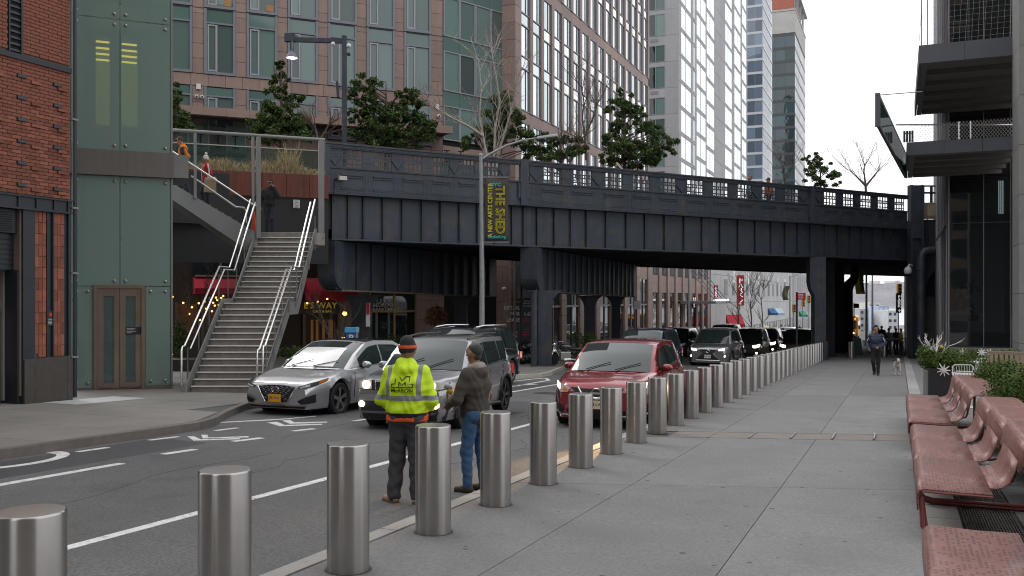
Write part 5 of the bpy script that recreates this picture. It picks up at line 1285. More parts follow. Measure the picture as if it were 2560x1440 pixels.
def sheet(name, prof, ys, parent, thick=.012):
 me_v = []; me_f = []; uv = []; s_ = 0; L_ = [0]
 for i in range(1, len(prof)): s_ += sqrt((prof[i][0]-prof[i-1][0])**2+(prof[i][1]-prof[i-1][1])**2); L_.append(s_)
 NY = 2
 for (x, z), (y0, y1) in zip(prof, ys):
  for j in range(NY+1): me_v.append((x, y0+(y1-y0)*j/NY, z))
 for i in range(len(prof)-1):
  for j in range(NY): me_f.append((i*(NY+1)+j, i*(NY+1)+j+1, (i+1)*(NY+1)+j+1, (i+1)*(NY+1)+j))
 me = bpy.data.meshes.new(name); me.from_pydata(me_v, [], me_f); ul = me.uv_layers.new()
 for lp_ in me.loops:
  k = lp_.vertex_index; ul.data[lp_.index].uv = (L_[k//(NY+1)], me_v[k][1])
 me.materials.append(m_red_b); smooth_mesh(me, 50)
 ob = bpy.data.objects.new(name, me); COL.objects.link(ob); ob.parent = parent
 so = ob.modifiers.new('thick', 'SOLIDIFY'); so.thickness = thick; so.offset = -1
 return ob
def bench(label, x, y0, y1, n=3):
 t = thing('bench', label, 'bench', 'red perforated benches along the pavement', (x, y0, gz((y0+y1)/2)))
 Lm = (y1-y0)/n; seat_h = .44
 sl = Matrix.Rotation(-SL, 4, 'X')
 for k in range(n):
  a, b = k*Lm+.004, (k+1)*Lm-.004
  dz = -SL*((k+.5)*Lm-(y1-y0)/2)
  pf_ = [(p[0], p[1]+dz) for p in ([(.0, seat_h-.17), (.0, seat_h-.05)]+arc(.05, seat_h-.05, .05, pi, pi/2, 6)[1:]+[(.16, seat_h-.005), (.34, seat_h-.01), (.55, seat_h-.006)])]
  ysr = [(a, b)]*len(pf_)
  sheet('seat', pf_, ysr, t)
  nk = .27
  pn = [(.551, seat_h-.006+dz), (.60, seat_h-.006+dz), (.65, seat_h+.008+dz), (.70, seat_h+.05+dz), (.735, seat_h+.14+dz), (.765, seat_h+.24+dz)]
  sheet('neck', pn, [(a+nk, b-nk)]*6, t)
  pb = [(.762, seat_h+.19+dz), (.785, seat_h+.29+dz)]+[(p[0], p[1]+dz) for p in arc(.872, seat_h+.315, .085, pi*.93, pi*.5, 7)]+[(1.0, seat_h+.40+dz), (1.20, seat_h+.40+dz), (1.25, seat_h+.39+dz), (1.26, seat_h+.36+dz)]
  sheet('back_counter', pb, [(a, b)]*len(pb), t)
  for yy in (a+.03, b-.03):
   MB().tube([(.02,yy,seat_h-.06+dz),(.03,yy,.13+dz),(.08,yy,.06+dz),(.16,yy,.04+dz),(.94,yy,.04+dz),(1.02,yy,.06+dz),(1.05,yy,.13+dz),(1.06,yy,seat_h+.38+dz)], .019, 8).build('frame_tube', m_red_p, t, local=True, smooth=True)
  for yy in (a+.003, b-.003):
   MB().tube([(.03,yy,seat_h-.012+dz),(.55,yy,seat_h-.02+dz)], .012, 6).build('edge_tube', m_red_p, t, local=True)
  for yy in (a+.12,): MB().tube([(.03,yy,seat_h-.08+dz),(.06,yy,-.0+dz),(.10,yy,-.02+dz)], .018, 8).build('leg', m_red_p, t, local=True)
 return t
bench('red perforated metal bench at the bottom right corner, cut off by the frame', .15, 1.62, 6.63)
bench('red perforated metal bench with three seats, the middle one of the row', .15, 8.37, 13.38)
bench('red perforated metal bench with three seats, farthest one beside the square planter', .13, 14.2, 19.2)
m_leafs = [M('leaf green '+n_, c, .65, var=.25, vs=9, spec=.2) for n_, c in (('a', (.056,.095,.014)), ('b', (.088,.128,.020)), ('c', (.030,.058,.010)), ('d', (.125,.11,.022)))]
def leafcloud(name, parent, rs, pts, size, mats, flat=.3, elong=1.8):
 bags = [MB() for _ in mats]
 for (c, rad, cnt) in pts:
  c = Vector(c)
  for _ in range(cnt):
   while True:
    d_ = Vector((rs.uniform(-1,1), rs.uniform(-1,1), rs.uniform(-1,1)))
    if d_.length < 1: break
   d_ = d_*(.35+.65*rs.random()) if rs.random() < .25 else d_.normalized()*(.72+.3*rs.random())
   p = c+Vector((d_.x*rad[0], d_.y*rad[1], d_.z*rad[2]))
   n_ = (d_.normalized()+Vector((rs.gauss(0,.6), rs.gauss(0,.6), rs.gauss(0.25,.6)))).normalized()
   t_ = n_.orthogonal().normalized(); t_ = (Matrix.Rotation(rs.uniform(0, 2*pi), 3, n_) @ t_); b_ = n_.cross(t_)
   s_ = size*rs.uniform(.6, 1.4); k = min(len(mats)-1, int(abs(rs.gauss(0, 1.1))))
   tip = p+t_*s_*elong; bags[k].add([p, p+t_*s_*elong*.5+b_*s_*.5-n_*s_*flat*.2, tip-n_*s_*flat, p+t_*s_*elong*.5-b_*s_*.5-n_*s_*flat*.2], [(0,1,2,3)])
 allm = MB(); idx = []
 for k, b_ in enumerate(bags): allm.add(b_.v, b_.f); idx += [k]*len(b_.f)
 ob = allm.build(name, mats[0], parent)
 for m_ in mats[1:]: ob.data.materials.append(m_)
 ob.data.polygons.foreach_set('material_index', idx); return ob
rs = random.Random(21)
m_slate = M('black planter steel', (.016,.016,.019), .5, var=.1); m_wood = M('grey brown bark', (.13,.10,.075), .9, var=.3, vs=8)
p0 = gp(2316, 988)
sp_ = thing('square_planter', 'black square planter with white painted twigs and a star, end of the benches', 'planter', loc=p0)
X0, Y0 = .58, 25.6; zp0 = gz(25.8)
MB().box(X0, X0+.10, Y0, Y0+.75, zp0, zp0+.66).build('corner_batten', m_galv, sp_); MB().box(X0+.101, X0+.80, Y0-.02, Y0+.75, zp0, zp0+.68).build('box', m_slate, sp_); MB().box(X0+.05, X0+.76, Y0+.05, Y0+.7, zp0+.6, zp0+.70).build('soil', M('soil', (.05,.04,.03), .95), sp_)
leafcloud('foliage', sp_, rs, [((X0+.38, Y0+.4, zp0+.92), (.46,.42,.32), 2200), ((X0+.08, Y0+.4, zp0+1.0), (.26,.3,.34), 800), ((X0+.75, Y0+.35, zp0+.85), (.26,.3,.28), 700)], .035, m_leafs)
m_tw = M('white painted twig', (.72,.68,.66), .6, var=.08)
def twig(mb, p, d_, L_, r, dep):
 q = p+d_*L_*.5+Vector((rs.gauss(0,.03), rs.gauss(0,.03), 0)); e = q+(d_+Vector((rs.gauss(0,.2), rs.gauss(0,.2), .15))).normalized()*L_*.5
 mb.tube([p, q, e], [r, r*.8, r*.55], 5)
 if dep:
  for _ in range(2): twig(mb, q if rs.random() < .5 else e, (d_+Vector((rs.gauss(0,.55), rs.gauss(0,.55), rs.gauss(.2,.2)))).normalized(), L_*.6, r*.6, dep-1)
for k in range(9):
 mb = MB(); twig(mb, Vector((X0+.35+rs.gauss(0,.1), Y0+.35, zp0+.95)), Vector((rs.gauss(-.05,.4), rs.gauss(0,.3), 1)).normalized(), .42*rs.uniform(.8,1.15), .017, 2); mb.build('twig', m_tw, sp_)
mb = MB(); c = Vector((X0+.45, Y0-.08, zp0+.68))
for k in range(9):
 a = k*2*pi/9; mb.tube([c, c+Vector((cos(a), rs.uniform(-.3,.1), sin(a)))*rs.uniform(.14,.2)], [.025,.010], 5)
mb.build('star', m_tw, sp_)
MB().ball((X0+.42, Y0+.2, zp0+1.25), .04).build('yellow_flower', M('yellow petal', (.65,.40,.02), .6), sp_)
s2 = thing('square_planter', 'second planter of evergreens and pale stars, behind the white cafe tables', 'planter', loc=(2.0, 33.5, gz(33.5)))
z_ = gz(33.5); MB().box(1.4, 2.6, 33.2, 34, z_, z_+.55).build('box', m_slate, s2)
leafcloud('foliage', s2, rs, [((2.0, 33.6, z_+.75), (.7,.5,.3), 1500)], .045, m_leafs)
for x in (1.9, 2.45, 2.7):
 mb = MB(); c = Vector((x, 33.2, z_+.95))
 for k in range(8): a = k*pi/4; mb.tube([c, c+Vector((cos(a), -.1, sin(a)))*.13], [.03,.012], 5)
 mb.build('star', m_tw, s2)
m_wire = M('white powder coat', (.66,.66,.63), .4, var=.04)
def cafe_chair():
 t = thing('cafe_chair', 'white wire cafe chair', 'chair', 'white wire cafe chairs')
 mb = MB()
 for i in range(9): x = -.2+i*.05; mb.tube([(x,-.2,.46),(x,.18,.44)], .006, 5)
 mb.tube([(-.22,-.2,.46),(.22,-.2,.46),(.22,.2,.44),(-.22,.2,.44)], .011, 6, closed=True); mb.build('seat', m_wire, t, local=True)
 mb = MB()
 for i in range(8): x = -.19+i*.054; mb.tube([(x,.2,.46),(x*1.05,.25,.66),(x*1.08,.29,.84)], .006, 5)
 mb.tube([(-.22,.2,.45),(-.24,.25,.66),(-.23,.3,.82),(-.18,.305,.86),(.18,.305,.86),(.23,.3,.82),(.24,.25,.66),(.22,.2,.45)], .012, 6); mb.build('backrest', m_wire, t, local=True)
 for sx_ in (-1, 1):
  for sy_ in (-1, 1): MB().tube([(sx_*.2,sy_*.17,.45),(sx_*.23,sy_*.22,0)], .011, 6).build('leg', m_wire, t, local=True)
 return t
def cafe_table(lb, x, y):
 t = thing('cafe_table', lb, 'table', 'white cafe tables', (x, y, gz(y)))
 for i in range(9): MB().box(-.36, .36, -.36+i*.082, -.36+i*.082+.06, .71, .73).build('slat', m_wire, t, local=True)
 MB().tube([(0,0,.02),(0,0,.70)], .025, 8).build('stem', m_wire, t, local=True); MB().lathe([(.24,0),(.24,.015),(.04,.03)], 16).build('foot', m_wire, t, local=True)
c_ = cafe_chair(); spots = [(1.35, 21.3, 2.9, 'white wire cafe chair nearest the far bench end'), (1.95, 22.2, -1.4, 'white wire cafe chair turned sideways beside the nearest table'), (1.45, 23.9, .2, 'white wire cafe chair between the two nearest white tables'), (2.1, 26.8, 3.0, 'white wire cafe chair right behind the black square planter'), (2.6, 27.4, -1.5, 'white wire cafe chair in the second row by the shrub'), (2.3, 29.3, .1, 'white wire cafe chair at the farthest white table')]
for i, (x, y, a, lb) in enumerate(spots):
 o = c_ if i == 0 else dup(c_); o.location = (x, y, gz(y)); o.rotation_euler = (0,0,a); o['label'] = lb
cafe_table('white slatted cafe table nearest to the benches', 1.45, 22.6); cafe_table('white slatted cafe table beside the square planter', 2.3, 27.6); cafe_table('white slatted cafe table farthest back before the second planter', 2.2, 30.8)
m_bed = M('dark bed edging', (.030,.028,.028), .6, var=.15)
lp1 = thing('shrub_bed', 'long black planter bed along the right edge behind the benches', 'planter', loc=(2.4, 14, gz(14)))
zz = gz(9.6); MB().prism([(2.05, 10.2, gz(10.2)), (2.05, 21.0, gz(21)), (2.05, 21.0, gz(21)+.72), (2.05, 10.2, gz(10.2)+.72)], (3, 0, 0)).build('box', m_bed, lp1)
lb_ = thing('stone_seat', 'low concrete seat wall with a dark end behind the nearest bench', 'wall', loc=(1.75, 9.3, gz(9.3)))
MB().prism([(1.42, 9.6, gz(9.6)), (1.42, 17.2, gz(17.2)), (1.42, 17.2, gz(17.2)+.44), (1.42, 9.6, gz(9.6)+.46)], (.6, 0, 0)).build('seat_block', m_pave, lb_)
MB().box(1.44, 2.0, 9.57, 9.598, gz(9.6)+.01, gz(9.6)+.38).build('end_plate', m_slate, lb_)
def shrub(lb, u, v, d_, r_, cnt, fam=None):
 c = at(u, v, d_); t = thing('shrub', lb, 'shrub', 'clipped green shrubs by the terrace', (c.x, c.y, gz(c.y)))
 mb = MB()
 for k in range(7): mb.tube([(c.x+rs.gauss(0,.1), c.y+rs.gauss(0,.1), gz(c.y)+.5), (c.x+rs.gauss(0,r_*.35), c.y+rs.gauss(0,r_*.35), c.z+r_*.2)], [.02,.008], 5)
 mb.build('stem', m_wood, t)
 P = [(c+Vector((rs.uniform(-.55,.55)*r_, rs.uniform(-.55,.55)*r_, rs.uniform(-.35,.4)*r_)), (r_*.6, r_*.6, r_*.5), cnt//9) for _ in range(9)]+[(c, (r_*.9, r_*.85, r_*.7), cnt//3)]
 leafcloud('foliage', t, rs, P, .024*max(1, r_*1.1), m_leafs)
shrub('rounded green shrub in the middle of the right planter bed', 2490, 948, 16.6, .44, 6000)
shrub('smaller green shrub rising behind the middle one against the glass', 2505, 912, 20.5, .52, 4600)
shrub('big bright green shrub cut off by the right edge', 2584, 992, 12.6, .60, 9000)
shrub('dark low shrub between the cafe chairs and the stone base', 2405, 905, 25, .5, 2200)
m_teak = M('weathered teak', (.30,.235,.165), .7, var=.2, vs=6)
def armchair(lb, u, v, d_):
 c = at(u, v, d_); t = thing('slatted_armchair', lb, 'chair', 'slatted armchairs behind the shrubs', (c.x, c.y, c.z)); x, y, z = c
 for i in range(9): MB().bar((x-.33+i*.083, y+.0, z-.35), (x-.35+i*.088, y+.12, z+.30), .055, .02, (0,1,0)).build('slat', m_teak, t)
 MB().bar((x-.40, y+.13, z+.30), (x+.42, y+.13, z+.30), .05, .05).build('top_rail', m_teak, t)
 for s_ in (-1, 1):
  MB().bar((x+s_*.42, y+.1, z-.02), (x+s_*.42, y-.55, z-.05), .07, .03).build('armrest', m_teak, t); MB().bar((x+s_*.4, y-.5, z-.05), (x+s_*.4, y-.5, z-.75), .04, .04, (0,1,0)).build('leg', m_teak, t); MB().bar((x+s_*.4, y+.1, z+.2), (x+s_*.4, y+.1, z-.75), .04, .04, (0,1,0)).build('leg', m_teak, t)
 MB().box(x-.38, x+.38, y-.52, y+.02, z-.38, z-.34).build('seat', m_teak, t)
armchair('slatted teak armchair behind the shrubs at the right edge', 2530, 922, 17.8)
armchair('second slatted teak armchair, mostly cut off by the right edge', 2600, 928, 16.8)
# ========================= TREES ON THE VIADUCT
m_ev = [M('evergreen '+n_, c, .65, var=.3, vs=5, spec=.2) for n_, c in (('dark', (.042,.076,.020)), ('mid', (.080,.122,.030)), ('light', (.125,.150,.042)), ('olive', (.085,.090,.030)))]
m_bark = M('brown bark', (.10,.075,.06), .9, var=.3, vs=8); m_birch = M('white birch bark', (.44,.39,.34), .8, var=.25, vs=5, dirt=((.12,.10,.09), .8, 6)); m_twig = M('reddish twigs', (.155,.105,.09), .9, var=.2)
m_brown = [M('dry leaf '+n_, c, .7, var=.3, vs=5) for n_, c in (('a', (.22,.10,.05)), ('b', (.30,.15,.07)), ('c', (.15,.07,.04)))]
TZ = 6.05
rt_ = random.Random(5)
def evergreen(lb, u, d_, vtop, blobs, n, base_v=None, z0=TZ, group='evergreens planted on the viaduct'):
 c = at(u, 746, d_); t = thing('evergreen_tree', lb, 'tree', group, (c.x, c.y, z0)); k = d_/FP
 zt = EYE+(HZ-vtop)*k; mb = MB(); mb.tube([(c.x, c.y, z0), (c.x+.05, c.y, (z0+zt)/2), (c.x, c.y, zt-.2)], [.12,.08,.015], 8)
 for (bu, bv, ru, rv) in blobs:
  q = at(bu, bv, d_)
  for _ in range(3):
   e = q+Vector((rt_.gauss(0,ru*k*.5), rt_.gauss(0,ru*k*.4), rt_.gauss(0,rv*k*.4))); zz = max(z0+.3, e.z-rt_.uniform(.3,.9)); mb.tube([(c.x, c.y, min(zz, zt-.3)), ((c.x+e.x)/2, (c.y+e.y)/2, (zz+e.z)/2+.05), e], [.035,.022,.008], 5)
 mb.build('trunk', m_bark, t)
 P = []; tot = sum(b[2]*b[3] for b in blobs)
 for (bu, bv, ru, rv) in blobs:
  m_ = max(5, int(ru*rv/48)); cnt = int(2.1*n*ru*rv/tot)
  for _ in range(m_):
   a = rt_.uniform(0, 2*pi); f = sqrt(rt_.random())*1.08
   q = at(bu+ru*f*cos(a), bv+rv*f*sin(a), d_+rt_.uniform(-1,1)*ru*k*.8); r_ = (ru*.6+rv*.5)*k*rt_.uniform(.14,.40)
   P.append((q, (r_, r_, r_*.6), max(6, cnt//m_)))
 leafcloud('crown', t, rt_, P, .066, m_ev, flat=.25, elong=1.7); return t
evergreen('evergreen with a thin leading shoot left of the tall lamp post', 703, 38.5, 152, [(695,172,16,18),(700,205,24,20),(690,235,30,16),(735,240,26,14),(700,265,45,16),(690,300,66,24),(735,310,40,22),(700,335,75,20),(650,318,20,16)], 6500)
evergreen('broad twin topped evergreen right of the tall lamp post', 965, 39.5, 190, [(915,205,34,20),(905,235,36,22),(930,262,45,20),(1018,235,26,22),(1015,265,42,20),(900,290,32,20),(980,300,70,26),(1045,310,40,24),(930,335,65,22),(1000,350,75,18),(1070,335,22,14)], 9000)
evergreen('small evergreen partly hidden behind the lift tower', 440, 36, 205, [(432,235,14,34),(440,295,26,28),(450,320,34,16),(425,270,16,24)], 2200)
evergreen('dark evergreen right behind the white birch', 1240, 42.5, 215, [(1255,245,34,22),(1240,280,46,22),(1275,300,40,20),(1195,355,40,22),(1290,345,46,24),(1240,330,50,24),(1340,375,40,18)], 6500)
evergreen('tall dark evergreen with a broad right lobe before the concrete tower', 1560, 46, 220, [(1560,240,24,20),(1548,268,36,20),(1590,280,26,20),(1560,305,38,20),(1620,320,36,16),(1545,345,40,22),(1640,352,50,22),(1590,375,70,22),(1530,390,36,18),(1660,385,30,16),(1580,405,60,14)], 9500)
evergreen('low evergreen clump with brown stems left of the tall dark evergreen', 1400, 42, 335, [(1380,350,40,16),(1430,365,40,18),(1395,385,55,14),(1345,390,30,12)], 2200)
evergreen('dark evergreen silhouetted on the sky at the right end of the viaduct', 2050, 66, 372, [(2035,390,22,12),(2015,400,14,10),(2050,412,32,14),(2060,435,40,14),(2035,425,30,12),(2075,452,34,14),(2040,452,28,14)], 4200)
def bare(name, lb, u, d_, stems, mat, twm, depth, spread, L0, group=None, z0=TZ, r0=.06, cat='tree', tw_r=.011, seed=1):
 c = at(u, 746, d_); t = thing(name, lb, cat, group, (c.x, c.y, z0)); r_ = random.Random(seed); tr = MB(); tw = MB()
 def grow(p, d0, L_, r, dep):
  pts = [p]; dd = d0.copy(); n = 4
  for i in range(n): dd = (dd+Vector((r_.gauss(0,.10), r_.gauss(0,.10), r_.gauss(.03,.05)))).normalized(); pts.append(pts[-1]+dd*L_/n)
  (tr if dep >= depth-1 else tw).tube(pts, [r*(1-.5*i/n) for i in range(n+1)], 6 if dep >= depth-1 else 3, cap=False)
  if dep > 0:
   for _ in range(r_.choice((3,4,4,5)) if dep > 1 else 4):
    i = r_.randint(1, n); a = Vector((r_.gauss(0,spread), r_.gauss(0,spread), r_.gauss(.25,.25))); grow(pts[i], (dd*.9+a).normalized(), L_*r_.uniform(.45,.68), max(.004, r*.42), dep-1)
 for pts in stems:
  P = [at(a, b, d_+o) for a, b, o in pts]; n = len(P); tr.tube(P, [r0*(1-.75*i/(n-1)) for i in range(n)], 7, cap=False)
  for i in range(1, n):
   dd = (P[i]-P[i-1]).normalized()
   for _ in range(3 if i < n-1 else 5): grow(P[i-1].lerp(P[i], r_.uniform(.5,1)), (dd+Vector((r_.gauss(0,spread), r_.gauss(0,spread), .1))).normalized(), L0*r_.uniform(.6,1.1), tw_r*1.6, depth)
 tr.build('trunk', mat, t, smooth=True); tw.build('crown', twm, t); return t
bare('birch_tree', 'white barked birch with several bare stems above the parapet', 1228, 38.6, [[(1224,470,0),(1218,400,0),(1208,340,0),(1198,290,0),(1204,220,.3),(1196,150,.4)], [(1230,470,.2),(1236,380,.3),(1238,320,.2),(1250,250,.2),(1238,180,.2),(1228,120,.2)], [(1236,470,0),(1244,390,.2),(1265,320,0),(1283,260,-.3),(1292,205,-.4)], [(1208,340,0),(1170,315,-.4),(1120,290,-.6),(1097,275,-.7)]], m_birch, m_twig, 2, .55, 1.3, r0=.062, seed=4)
bare('bare_tree', 'bare grey tree before the sky mirroring windows', 1470, 43.5, [[(1466,400,0),(1462,340,0),(1456,300,0),(1460,250,.2),(1452,215,.2)], [(1462,340,0),(1485,290,-.3),(1500,240,-.4)]], m_bark, m_twig, 2, .6, 1.35, r0=.06, seed=9)
bare('bare_tree', 'bare brown tree in front of the dark glass tower', 1960, 60, [[(1962,460,0),(1960,430,0),(1955,405,0)], [(1962,450,0),(1980,420,0),(1985,400,0)]], m_bark, m_twig, 2, .6, 1.6, r0=.06, seed=12)
bare('bare_tree', 'bare tree against the white sky at the right end of the viaduct', 2165, 62, [[(2165,480,0),(2163,455,0),(2160,430,0),(2162,410,0)], [(2165,465,0),(2185,440,0),(2200,422,0)], [(2165,465,0),(2145,445,0),(2128,430,0)]], m_bark, M('dark twigs', (.06,.05,.045), .9), 2, .6, 1.9, r0=.09, seed=15)
bare('bare_shrub', 'reddish leafless shrub on the viaduct left of the lamp post', 800, 36, [[(795,352,0),(790,325,0),(780,305,0)], [(800,352,0),(815,325,0),(825,305,0)]], m_bark, M('red twigs', (.20,.085,.07), .9), 2, .7, .8, cat='shrub', seed=18)
bare('bare_shrub', 'brown leafless shrub beside the low evergreen clump', 1420, 41.5, [[(1420,405,0),(1415,380,0),(1400,350,0)], [(1425,405,0),(1445,370,0),(1450,345,0)]], m_bark, M('tan twigs', (.25,.165,.12), .9), 2, .7, .9, cat='shrub', seed=22)
c = at(861, 746, 37.5); LDm = frame((c.x, c.y, 0), AZ+R(6)); q = 37.5/FP
lp = thing('park_lamp', 'tall square lamp post on the viaduct with a lit round lamp hanging from its arm', 'lamp post', loc=(c.x, c.y, TZ), rz=AZ+R(6))
zt = EYE+(HZ-90)*q; MB(LDm).box(-.1,.1,-.1,.1,TZ-.2,zt).build('post', m_iron, lp); MB(LDm).box(-(861-722)*q,-.101,-.07,.07,zt-.30,zt-.12).build('arm', m_iron, lp); MB(LDm).box(-(861-722)*q-.12,-(861-740)*q,-.1,.1,zt-.3,zt+.02).build('arm_end', m_iron, lp)
xl = -(861-732)*q; MB(LDm).box(xl-.07, xl+.07, -.07, .07, zt-.62, zt-.302).build('hanger', m_iron, lp); MB(LDm).box(xl+.0,xl+.07,-.09,-.071,zt-.6,zt-.2).build('conduit', m_galv, lp)
MB(LDm).lathe([(.05,.28),(.12,.24),(.19,.12),(.235,0),(.235,-.03),(.225,-.03),(.22,.0)], 24, (xl, 0, zt-.93), cap=False).build('shade', M('lamp shade', (.16,.15,.19), .4, metal=.5), lp, smooth=True)
MB(LDm).lathe([(.218,0),(.0,.012)], 24, (xl, 0, zt-.945), cap=False).build('lens', M('cool lit lens', (.95,.95,1.0), .4, var=0, emis=6), lp)
for (dx_, dz, r_) in ((-.45,-.36,.09), (.18,-.42,.10), (.18,-.75,.08)): MB(LDm).ball((dx_, -.08, zt+dz), r_, 12, 8).build('camera_dome', m_white if dz > -.7 else m_trim if 'm_trim' in globals() else m_iron, lp, smooth=True)
MB(LDm).bar((-.3,-.02,zt-1.85),(-.25,-.02,zt-2.5),.12,.10).build('speaker', m_iron, lp); MB(LDm).bar((-.25,0,zt-2.15),(-.1,0,zt-2.15),.04,.04).build('bracket', m_galv, lp)
g_ = gp(1205, 927); d0 = 32.6; q = d0/FP
sl_ = thing('street_lamp', 'galvanised street lamp with a long curved arm, standing in front of the viaduct', 'lamp post', loc=g_, rz=AZ); SLM = frame((g_.x, g_.y, 0), AZ)
m_gz = M('galvanised steel', (.30,.31,.32), .5, metal=.5, var=.2, vs=6); zt = EYE+(HZ-383)*q
MB(SLM).tube([(0,0,g_.z),(0,0,2.5),(-.04,0,zt)], [.105,.09,.06], 16).build('pole', m_gz, sl_, smooth=True); MB(SLM).ball((-.04,0,zt), .075, 12, 8).build('finial', m_gz, sl_, smooth=True)
MB(SLM).tube([(-.03,0,zt-.16),(.35,0,zt+.08),(.9,0,zt+.36),(1.5,0,zt+.55),(2.05,0,zt+.63)], [.045,.042,.038,.035,.03], 10).build('arm', m_gz, sl_, smooth=True)
MB(SLM).prism([(1.98,-.09,zt+.58),(2.65,-.14,zt+.66),(2.72,-.08,zt+.69),(2.72,.08,zt+.69),(2.65,.14,zt+.66),(1.98,.09,zt+.58)], (0,0,.085)).build('lamp_head', M('pale lamp head', (.50,.51,.52), .4, var=.05), sl_, bevel=.02)
zb1, zb0_ = EYE+(HZ-440)*q, EYE+(HZ-602)*q; m_ban = M('dark brown banner cloth', (.062,.052,.047), .8, var=.08, vs=2)
bn = thing('street_banner', 'dark hanging banner with yellow and teal lettering on the street lamp', 'banner', loc=(g_.x, g_.y, zb0_), rz=AZ)
rows = [[(.09+.86*i/8+.012*sin(j*.9), .012*sin(i*.8+j*.4), zb0_+(zb1-zb0_)*j/8) for i in range(9)] for j in range(9)]
b_ = MB(SLM).grid(rows).build('cloth', m_ban, bn, smooth=True); b_.modifiers.new('thick', 'SOLIDIFY').thickness = .004
for z in (zb1+.02, zb0_-.02): MB(SLM).tube([(-.02,0,z),(.98,0,z)], .016, 8).build('banner_arm', m_gz, bn)
m_yel = M('yellow print', (.66,.58,.03), .7, var=0); m_teal = M('teal print', (.03,.55,.45), .7, var=0); xd = Vector((CA, SA, 0)); nb_ = Vector((SA, -CA, 0))
def bt_(s_, x, z, size, m_, xdir, ydir, **k): return text(s_, size, m_, bn, SLM @ Vector((x, -.03, z)), xdir, ydir, .002, **k)
bt_('NYC', .48, zb1-.25, .17, m_teal, xd, (0,0,1), sx=1.2); bt_('theshed.org', .53, zb0_+.17, .16, m_teal, xd, (0,0,1), sx=.85)
bt_('THE SHED', .64, (zb0_+zb1)/2-.02, .46, m_yel, (0,0,-1), xd, outline=.011, sx=.82); bt_('A NEW ARTS CENTER', .30, (zb0_+zb1)/2-.02, .225, m_yel, (0,0,1), -xd, sx=.88)
# ========================= CARS
m_tyre = M('tyre rubber', (.018,.018,.019), .8, var=.15, vs=8); m_rim = M('alloy rim', (.42,.41,.40), .3, metal=.9, var=.08)
m_trim = M('black trim plastic', (.016,.016,.017), .45, var=.1); m_chrome = M('chrome', (.75,.75,.76), .12, metal=1, var=0)
m_cgl = pane_mat('car glass', (.022,.032,.031), rough=.015, ior=1.62, rand=.1, wave=.03)
m_amb = M('amber lens', (.75,.20,.02), .2, var=0); m_lens = M('clear lamp lens', (.55,.55,.56), .12, var=0, spec=.8)
m_lit = M('lit headlamp', (1.0,.93,.78), .3, var=0, emis=7.0); m_litw = M('lit warm headlamp', (1.0,.74,.38), .3, var=0, emis=5.0); m_tail = M('red tail lens', (.45,.01,.012), .2, var=0, emis=.25)
m_plateY = M('yellow licence plate', (.75,.37,.02), .5, var=.05); m_plateW = M('pale licence plate', (.62,.62,.58), .5, var=.05); m_plateC = M('cream licence plate', (.66,.60,.36), .5, var=.05)
def paint(name, col, metal=.35, rough=.28): return M(name, col, rough=rough, metal=metal, coat=1.0, var=.03, vs=2)
def lerp(tab, y):
 for (a, p), (b, q) in zip(tab, tab[1:]):
  if y <= b:
   t = max(0, (y-a)/(b-a)) if b > a else 0; t = t*t*(3-2*t)*.5+t*.5
   return p+(q-p)*t
 return tab[-1][1]
WHEELS = {}
def wheel_meshes(r, w, ns, rimmat):
 k = (round(r,3), round(w,3), ns, rimmat.name)
 if k not in WHEELS:
  ax = (1,0,0); ri = r*.70
  ty = MB().lathe([(ri,-w*.45),(r*.93,-w*.5),(r*.985,-w*.42),(r,-w*.3),(r,w*.3),(r*.985,w*.42),(r*.93,w*.5),(ri,w*.45),(ri*.97,w*.3)], 36, ax=ax, cap=False).mesh('tyre', m_tyre, None, 35.0)
  rb = MB().lathe([(ri*.99,-w*.4),(ri*.93,w*.2),(ri*.96,w*.42),(ri*1.0,w*.44)], 36, ax=ax, cap=False)
  rb.lathe([(.07,w*.30),(.065,w*.38),(0,w*.40)], 16, ax=ax, cap=False)
  for i in range(ns):
   a = 2*pi*i/ns
   for s_ in (-.10, .10):
    p = Vector((w*.33, cos(a+s_*.6)*.05, sin(a+s_*.6)*.05)); q = Vector((w*.38, cos(a+s_)*ri*.97, sin(a+s_)*ri*.97)); rb.bar(p, q, .036, .03, (1,0,0))
  rm = rb.mesh('rim', rimmat, None, 30.0)
  dk = MB().lathe([(ri*.92,-.02),(ri*.92,.0)], 24, ax=ax).mesh('brake_disc', m_trim)
  WHEELS[k] = (ty, rm, dk)
 return WHEELS[k]
